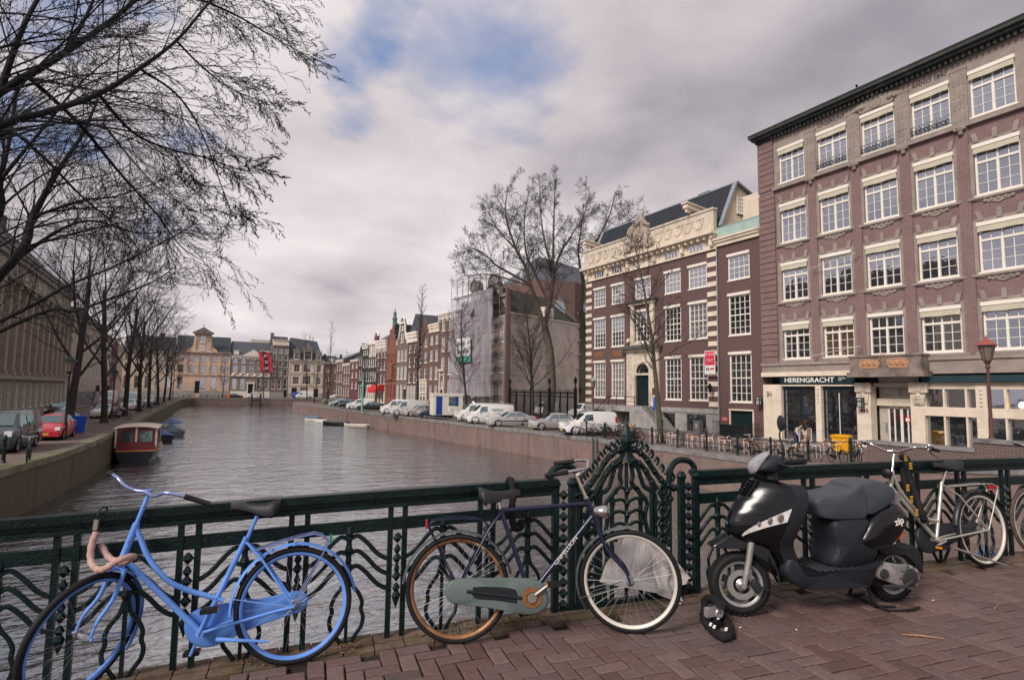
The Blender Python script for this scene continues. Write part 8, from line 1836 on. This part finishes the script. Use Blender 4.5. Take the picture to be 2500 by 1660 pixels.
obj('ladder',mb,mat('green_ladder_iron',(.03,.06,.05),.6),t)
WOODS=mat('orange_slat_wood',(.34,.13,.06),.45,var=.25,scale=9);ALUC=mat('aluminium_tube',(.66,.64,.62),.35,metal=.2,var=.05)
def chair0(loc,rz,lab):
 t=thing('terrace_chair',lab,'chair',loc,rz,'terrace chairs by the quay railing')
 for s_ in(-1,1):
  mb=MB();mb.tube([(-.2,s_*.24,0),(-.21,s_*.24,.44),(-.22,s_*.24,.66),(.15,s_*.25,.66),(.2,s_*.25,.62),(.22,s_*.25,0)],.019,5);obj('leg_frame',mb,ALUC,t)
 mb=MB();mb.tube(smooth_pts([(-.22,-.22,.44),(-.27,-.22,.74),(-.28,-.14,.82),(-.285,0,.845),(-.28,.14,.82),(-.27,.22,.74),(-.22,.22,.44)],3),.02,5);obj('back_frame',mb,ALUC,t)
 mb=MB()
 for k in range(4):mb.box(-.275+.0*k,-.255,-.2,.2,.55+k*.065,.60+k*.065)
 obj('backrest',mb,WOODS,t);mb=MB()
 for k in range(5):mb.box(-.19+k*.078,-.125+k*.078,-.21,.21,.435,.452)
 obj('seat',mb,WOODS,t);return t
ch_labels=['terrace chair nearest the mossy tree trunk','terrace chair facing the first small table','terrace chair second from the tree along the railing','terrace chair turned towards the canal beside the second table','terrace chair between the second and third table','terrace chair in front of the blue-green double door','terrace chair beside the third black table','terrace chair in the middle of the railing row','terrace chair behind the fourth table','terrace chair left of the scooter mirror','terrace chair behind the scooter mirror','terrace chair near the crouching worker','terrace chair behind the first parked bicycle by the railing','terrace chair against the cream pier','terrace chair in front of the black shop window','terrace chair directly left of the yellow container','terrace chair farthest right, half behind the dark bicycle','terrace chair at the fifth table beside the railing']
proto=None
pos=[(27.6,30.2),(28.2,29.2),(27.5,28.3),(28.3,27.6),(27.6,26.8),(28.9,26.5),(27.6,25.6),(28.4,25.0),(27.5,24.2),(28.6,23.4),(27.7,22.6),(29.4,22.6),(28.6,21.4),(30.8,21.6),(32.2,20.8),(33.6,20.2),(29.6,20.0),(28.4,20.4)]
for k,(x,y)in enumerate(pos):
 rz=PI/2+(0 if k%2 else PI)+rnd.uniform(-.35,.35)
 if proto is None:proto=chair0((x,y,zr(x,y)),rz,ch_labels[0])
 else:dup(proto,(x,y,zr(x,y)),rz,ch_labels[k])
for k in range(5):dup(proto,(32.6,22.6,.13*k+zr(32,22)),PI*.9,['lowest chair of the stack before the black shop window','second chair up in the stack before the black shop window','middle chair of the stack before the black shop window','fourth chair up in the stack before the black shop window','topmost chair of the stack before the black shop window'][k],group='stacked terrace chairs')
tb=None
for k,(x,y)in enumerate(((27.9,29.8),(27.9,27.9),(28.0,26.2),(28.0,24.6),(28.1,22.9),(29.4,21.2))):
 lab=['small black table nearest the tree','second small black table along the railing','third small black table along the railing','fourth small black table along the railing','fifth small black table by the scooter mirror','small black table farthest right near the yellow container'][k]
 if tb is None:
  tb=thing('bistro_table',lab,'table',(x,y,zr(x,y)),0,'small black terrace tables');mb=MB();mb.box(-.33,.33,-.33,.33,.72,.745);obj('tabletop',mb,BLACKM,tb);mb=MB();mb.lathe((0,0,.03),[(.03,0),(.03,.69)],8);obj('column',mb,BLACKM,tb);mb=MB();mb.beam((-.3,0,.03),(.3,0,.03),.06,.04);mb.beam((0,-.3,.03),(0,.3,.03),.06,.04);obj('base',mb,BLACKM,tb)
 else:dup(tb,(x,y,zr(x,y)),.1*k,lab)
def body_mesh(name,joints,edges,m,par,sub=1):
 me=bpy.data.meshes.new(name);me.from_pydata([j[0]for j in joints],edges,[]);o=bpy.data.objects.new(name,me);C.objects.link(o);o.modifiers.new('skin','SKIN');md=o.modifiers.new('sub','SUBSURF');md.levels=md.render_levels=sub
 for v,j in zip(me.skin_vertices[0].data,joints):v.radius=j[1]if isinstance(j[1],tuple)else(j[1],j[1])
 me.skin_vertices[0].data[0].use_root=True;bpy.context.view_layer.update()
 m2=bpy.data.meshes.new_from_object(o.evaluated_get(bpy.context.evaluated_depsgraph_get()));bpy.data.objects.remove(o);m2.materials.clear();m2.materials.append(m);m2.polygons.foreach_set('use_smooth',[True]*len(m2.polygons));m2.name=name
 return obj(name,m2,None,par)
SKIN=mat('skin',(.46,.27,.20),.55,var=.06)
pw=thing('person','worker in light grey sweater and dark blue trousers bending forward by the shopfront','person',(34.6,24.6,0),-PI/2-.35)
J=[((0,0,.92),.13),((.16,0,1.12),(.15,.17)),((.34,0,1.24),(.16,.19)),((.42,0,1.30),.07),((.50,0,1.37),.085),((.52,0,1.45),.09),((.32,.2,1.20),.06),((.40,.24,.95),.045),((.50,.20,.74),.035),((.32,-.2,1.20),.06),((.42,-.24,.95),.045),((.52,-.20,.74),.035),((-.02,.1,.86),.1),((.03,.11,.50),.065),((-.05,.11,.10),.045),((-.02,-.1,.86),.1),((.10,-.12,.50),.065),((.04,-.12,.10),.045)]
E_=[(0,1),(1,2),(2,3),(3,4),(4,5),(2,6),(6,7),(7,8),(2,9),(9,10),(10,11),(0,12),(12,13),(13,14),(0,15),(15,16),(16,17)]
body_mesh('body',J,E_,SKIN,pw)
grow_=lambda js,k:[(j[0],tuple(a+k for a in j[1])if isinstance(j[1],tuple)else j[1]+k)for j in js]
sw=grow_([J[0],J[1],J[2],J[6],J[7],((.485,.205,.79),.035),J[9],J[10],((.505,-.205,.79),.035)],.018)
body_mesh('sweater',sw,[(0,1),(1,2),(2,3),(3,4),(4,5),(2,6),(6,7),(7,8)],mat('light_grey_knit',(.50,.48,.47),.9,var=.08),pw)
tr_=grow_([J[0],J[12],J[13],J[14],J[15],J[16],J[17]],.016)
body_mesh('trousers',tr_,[(0,1),(1,2),(2,3),(0,4),(4,5),(5,6)],mat('dark_blue_denim',(.03,.045,.09),.85),pw)
mb=MB();mb.puff([(.43,1.44),(.45,1.55),(.54,1.57),(.60,1.52),(.56,1.49),(.50,1.42)],.085);obj('hair',mb,mat('dark_brown_hair',(.03,.02,.015),.8),pw,smooth=60)
for s_,x in((1,-.03),(-1,.06)):mb=MB();mb.puff([(x-.08,0),(x+.2,0),(x+.19,.06),(x+.05,.11),(x-.08,.1)],.045,yc=s_*.11);obj('shoe',mb,BLACKM,pw,smooth=60)
for s_ in(1,-1):
 hx_=.50 if s_>0 else .52;mb=MB();mb.puff([(hx_-.03,.75),(hx_+.04,.74),(hx_+.05,.66),(hx_-.02,.66)],.018,yc=s_*.20)
 for q in range(4):mb.tube([(hx_-.012+q*.018,s_*.20,.67),(hx_-.008+q*.019,s_*.195,.63),(hx_+.004+q*.019,s_*.18,.60+.008*(q==3))],.0085,5)
 mb.tube([(hx_+.045,s_*.20,.72),(hx_+.065,s_*.18,.68)],.01,5);obj('hand',mb,SKIN,pw,smooth=60)
t=thing('waste_container','yellow wheeled waste container with a white and red sticker','waste container',(33,20.6,zr(33,20.6)),-PI/2+.25);t.scale=(.72,.72,.85);mb=MB()
i0=[mb.pt(p)for p in((-.5,-.32,.15),(.5,-.32,.15),(.5,.32,.15),(-.5,.32,.15),(-.62,-.42,1.15),(.62,-.42,1.15),(.62,.42,1.15),(-.62,.42,1.15))]
for q in((0,3,2,1),(4,5,6,7),(0,1,5,4),(1,2,6,5),(2,3,7,6),(3,0,4,7)):mb.face([i0[k]for k in q])
YC=mat('yellow_plastic',(.72,.34,.01),.45,var=.06);obj('bin_body',mb,YC,t);mb=MB();mb.puff([(-.70,1.16),(.70,1.16),(.70,1.24),(.55,1.33),(-.55,1.33),(-.70,1.24)],.50,layers=((-1,.97),(1,.97)));obj('lid',mb,YC,t)
mb=MB();mb.box(-.26,.26,-.44,-.40,.62,.95,0);mb.box(-.17,.17,-.446,-.441,.82,.91,1);o=obj('sticker',mb,[LETW,MT['sign_red']],t);o.rotation_euler=(-.1,0,0);o.location=(0,.06,0)
for x in(-.4,.4):mb=MB();mb.ring((x,-.3,.09),.05,[(-.03,-.02),(.04,-.02),(.04,.02),(-.03,.02)],12);obj('wheel',mb,RUB,t)
t=thing('waste_bin','bright blue waste bin standing against a tree on the left quay','waste bin',(-6.6,48.6,0),.1);t.scale=(.8,.8,.78);mb=MB()
i0=[mb.pt(p)for p in((-.42,-.34,.1),(.42,-.34,.1),(.42,.34,.1),(-.42,.34,.1),(-.55,-.45,1.45),(.55,-.45,1.45),(.55,.45,1.45),(-.55,.45,1.45))]
for q in((0,3,2,1),(4,5,6,7),(0,1,5,4),(1,2,6,5),(2,3,7,6),(3,0,4,7)):mb.face([i0[k]for k in q])
BB=mat('cobalt_plastic',(.01,.06,.38),.4);obj('bin_body',mb,BB,t);mb=MB();mb.box(-.6,.6,-.5,.5,1.452,1.56);obj('lid',mb,BB,t)
t=thing('planter_box','low black planter box in front of the green double door','planter',(36.6,31.2,0),-PI/2);mb=MB();mb.box(-1.2,1.0,-.3,.3,0,.95);obj('box',mb,BLACKM,t);mb=MB();mb.box(-1.24,1.04,-.34,.34,.952,1.02);obj('rim',mb,BLACKM,t)
t=thing('utility_box','grey electricity box with stickers beside the mansion corner','utility box',(36.9,35.2,0),-PI/2);mb=MB();mb.box(-.35,.35,-.2,.2,0,1.15);obj('cabinet',mb,mat('grey_box',(.13,.14,.15),.6),t);mb=MB();mb.box(-.12,.12,-.215,-.203,.5,.9);obj('sticker',mb,mat('worn_sticker',(.45,.3,.25),.7),t)
def lamp_post(label,x,y,z,H=4.0,cap=None,post=None,s=1.0,group=None):
 t=thing('street_lamp',label,'street lamp',(x,y,z),0,group);mb=MB();mb.lathe((0,0,0),[(.16,0),(.16,.3),(.12,.35),(.11,.9),(.13,.95),(.075,1.1),(.06,H*.6),(.055,H-.75),(.10,H-.7),(.06,H-.6),(.11,H-.5),(.15,H-.42)],12);obj('pole',mb,post or IRON,t,smooth=40)
 mb=MB();mb.lathe((0,0,H-.42),[(.15,0),(.27*s,.62)],6);obj('lantern_glass',mb,MT['lantern_glass']if 'lantern_glass' in MT else mat('lantern_glass',(.16,.13,.10),.2,var=.2),t)
 mb=MB();mb.lathe((0,0,H+.2),[(.36*s,0),(.34*s,.03),(.18*s,.17),(.10,.24),(.05,.3),(.02,.42)],12);obj('hood',mb,cap or IRON,t,smooth=40)
 for k in range(6):a=PI/3*k;mb=MB();mb.tube([(.15*math.cos(a),.15*math.sin(a),H-.42),(.27*s*math.cos(a),.27*s*math.sin(a),H+.2)],.014,4);obj('glazing_bar',mb,post or IRON,t)
 return t
RP=mat('dull_red_lamp_post',(.10,.045,.04),.5,var=.2);RC=mat('dull_red_hood',(.30,.085,.07),.45)
lamp_post('red-hooded street lamp with dark red post standing behind the brick parapet wall',28.4,11.5,zr(28,11.5),4.55,RC,RP,1.05)
LG='iron lantern posts'
lamp_post('dark lantern post beside the parked silver car on the left quay',-6.9,70.5,0,4.4,None,RP,1,LG)
lamp_post('lantern post in front of the mansion stairs, grey lantern on thin dark red post',33.0,44.4,0,4.2,LEAD,RP,.9,LG)
lamp_post('lantern post by the left edge tree, beside the slate grey van',-6.6,44.0,0,4.5,None,None,1,LG)
t=thing('parking_sign','small blue rectangular parking sign on a grey pole in front of the portal stairs','sign',(31.0,33.8,0),-PI/2);mb=MB();mb.tube([(0,0,0),(0,0,3.0)],.03,6);obj('pole',mb,LEAD,t);mb=MB();mb.box(-.22,.22,-.05,-.03,2.1,3.0);obj('plate',mb,mat('traffic_sign_blue',(.02,.10,.38),.4),t)
t=thing('green_pole','pale green painted square pole standing at the quay edge between the parked cars','post',(21.9,85.5,0));mb=MB();mb.lathe((0,0,0),[(.16,0),(.16,3.6),(.26,3.7),(.1,4.3),(.04,5.0)],4);obj('post',mb,mat('pale_green_paint',(.16,.36,.28),.5),t)
def small_bike(loc,rz,lab,m,grp):
 t=thing('parked_bicycle',lab,'bicycle',loc,rz,grp)
 for x in(0,1.08):
  mb=MB();mb.ring((x,0,.34),.32,[(-.02,0),(0,-.02),(.02,0),(0,.02)],22)
  for k in range(14):a=2*PI*k/14;mb.tube([(x,0,.34),(x+.31*math.cos(a),0,.34+.31*math.sin(a))],.003,3,caps=False)
  obj('wheel',mb,RUB,t)
 mb=MB();mb.tube([(0,0,.34),(.45,0,.28),(.30,0,.80),(0,0,.34)],.014,5);mb.tube([(.45,0,.28),(.92,0,.74)],.016,5);mb.tube([(.32,0,.74),(.88,0,.86)],.014,5);mb.tube([(.86,0,.92),(.96,0,.66),(1.08,0,.34)],.015,5);obj('frame',mb,m,t)
 mb=MB();mb.ring((0,0,.34),.36,[(-.005,-.025),(.008,0),(-.005,.025)],18,a0=.3,a1=3.1);mb.ring((1.08,0,.34),.36,[(-.005,-.025),(.008,0),(-.005,.025)],18,a0=1.2,a1=3.5);obj('fenders',mb,m,t)
 mb=MB();mb.puff([(.14,.93),(.16,.98),(.40,.97),(.42,.94),(.25,.91)],.07);mb.tube([(.30,0,.8),(.28,0,.93)],.013,5);obj('saddle',mb,SADM,t)
 mb=MB();mb.tube([(.86,0,.9),(.82,0,1.06)],.013,5);mb.tube(smooth_pts([(.64,-.27,1.08),(.82,-.24,1.1),(.86,0,1.06),(.82,.24,1.1),(.64,.27,1.08)],3),.012,5);obj('handlebar',mb,ALUC,t)
 mb=MB();mb.box(-.25,.2,-.06,.06,.74,.76);mb.tube([(-.18,.05,.74),(0,.06,.34)],.006,4);mb.tube([(-.18,-.05,.74),(0,-.06,.34)],.006,4);obj('carrier',mb,m,t)
 mb=MB();mb.prism([(-.06,.30),(.5,.20),(.56,.30),(.5,.38),(-.04,.40)],-.07,-.045);obj('chain_case',mb,BLACKM,t)
 return t
BK=mat('black_bike_paint',(.012,.012,.014),.35);BM=mat('maroon_bike_paint',(.10,.02,.025),.35);BGN=mat('dark_green_bike_paint',(.02,.05,.04),.35)
QG='bicycles parked at the right quay railing'
sbk=small_bike((26.75,37.6,0),PI/2+.35,'black bicycle farthest left at the quay railing, in front of the white van',BK,QG)
for k,(x,y,a,m,lab)in enumerate(((27.0,36.3,PI/2+.9,BM,'maroon bicycle second from the left at the quay railing'),(27.2,35.4,PI/2+1.2,BK,'black bicycle leaning among the group left of the crest finial'),(27.0,34.4,PI/2+.8,BGN,'dark green bicycle directly left of the crest finial'),(27.2,33.0,PI/2+1.2,BM,'bicycle with orange-brown frame right of the crest finial'),(27.1,31.8,PI/2+.7,BK,'black bicycle beside the mossy street tree'),(27.9,32.6,PI/2-.6,BK,'black bicycle behind the railing group, with a yellow crate'),(27.8,35.6,PI/2-.4,BK,'black bicycle in the second line behind the crest finial group'),(28.0,36.9,PI/2+.3,BGN,'dark green bicycle close to the rear of the white van'),(27.0,33.7,PI/2-.9,BK,'black bicycle turned across the others beside the finial'),(27.0,31.0,PI/2+1.3,BM,'maroon bicycle last before the terrace chairs'),(29.6,34.2,PI/2+.5,BK,'black bicycle at the foot of the mansion stairs'),(27.4,23.4,-PI/2+.3,BK,'black bicycle inside the railing left of the worker'),(27.3,20.5,-PI/2-.2,BGN,'dark green bicycle in front of the terrace tables near the yellow container'),(26.8,21.6,-PI/2+.1,BM,'maroon bicycle leaning outside the railing below the worker'),(26.9,19.3,-PI/2+.15,BK,'black bicycle leaning at the railing before the yellow container'),(27.3,17.6,-PI/2-.5,BK,'dark bicycle at the foot of the brick parapet'),(27.8,16.8,-PI/2-.8,BGN,'dark green bicycle wedged against the parapet wall'))):
 dup(sbk,(x,y,zr(x,y)),a,lab,mats={'black_bike_paint':m})
t=thing('bicycle_crate','yellow plastic crate on the bicycle behind the quay railing','crate',(28.2,33.6,.8),.4);mb=MB();mb.box(-.2,.2,-.15,.15,0,.02);
for k in range(4):mb.box(-.2,.2,-.16,-.145,.03+k*.065,.07+k*.065);mb.box(-.2,.2,.145,.16,.03+k*.065,.07+k*.065);mb.box(-.21,-.195,-.15,.15,.03+k*.065,.07+k*.065);mb.box(.195,.21,-.15,.15,.03+k*.065,.07+k*.065)
for x in(-.2,.2):
 for y in(-.15,.15):mb.box(x-.015,x+.015,y-.015,y+.015,0,.29)
obj('crate',mb,YC,t)
LQ='bicycles parked on the left quay'
for k,(x,y,a,m,lab)in enumerate(((-6.9,26.5,PI/2+.1,BK,'dark bicycle leaning on the railing at the very left edge'),(-6.7,29.0,PI/2+.15,BK,'black bicycle at the left quay railing beside the slate grey van'),(-6.0,32.4,-PI/2+.1,BGN,'bicycle standing at the end of the left quay railing behind the red car'),(-6.6,68.8,.2,BK,'bicycle leaning on the lantern post of the left quay'),(-6.3,66.0,.1,BM,'bicycle lying towards the tree before the silver saloon'),(-5.6,84.0,.3,BK,'bicycle beside the dark tree on the left quay'),(-5.2,97.0,.4,BK,'far bicycle past the white vans on the left quay'),(-4.9,108,.2,BGN,'farthest bicycle on the left quay'))):
 dup(sbk,(x,y,0),a,lab,LQ,mats={'black_bike_paint':m})
FQ='bicycles parked before the sandy houses'
for k in range(9):dup(sbk,(-3.5+k*1.5,192.3+(k%2)*.5,0),PI/2+.3*(k%3),('dark bicycle %s of the row before the sandy houses'%('at the left end','second from the left','third from the left','fourth from the left','exactly midway','fourth from the right','third from the right','second from the right','at the right end')[k]),FQ)
t=thing('quay_railing','dark iron quay railing with heavy posts at the left edge of the photo','railing',(-6.9,28,0));mb=MB();ly=[12,15,18,21,24,27,30,31.8]
lx=lambda y:-7.55+(y-20)*.105-.45+.9*0
for a,b in zip(ly,ly[1:]):
 for h in(.5,.95):mb.tube([(lx(a)+6.9,a-28,h),(lx(b)+6.9,b-28,h)],.025,5)
obj('rails',mb,IRON,t)
for y in ly:mb=MB();mb.lathe((lx(y)+6.9,y-28,0),[(.12,0),(.1,.05),(.075,.1),(.075,.9),(.1,.95),(.07,1.1),(.03,1.16)],8);obj('post',mb,IRON,t)
t=thing('iron_balustrade','dark iron balustrade across the far end quay behind the bicycles','railing',(6,190.2,0));mb=MB()
for h in(.45,.95):mb.tube([(-7,0,h),(6,0,h)],.03,4)
for k in range(14):mb.tube([(-7+k,0,0),(-7+k,0,1.0)],.03,4)
obj('rails',mb,BLACKM,t)
mb=MB()
t=thing('mooring_piles','dark timber mooring piles with a cross frame at the middle of the far quay wall','mooring',(15.6,188.8,WZ))
for x in(0,2.4):mb=MB();mb.lathe((x,0,-.3),[(.28,0),(.25,3.6),(.1,3.7)],8);obj('pile',mb,mat('black_timber',(.03,.028,.026),.9),t)
mb=MB();mb.beam((0,0,1.6),(2.4,0,1.6),.3,.4);obj('cross_beam',mb,MT['black_timber'],t)
t=thing('litter_bin','small orange bin on the quay before the sandy houses','bin',(9.6,191,0));mb=MB();mb.lathe((0,0,0),[(.5,0),(.6,.9),(.5,1.1)],8);obj('bin',mb,mat('orange_bin',(.6,.14,.03),.5),t)
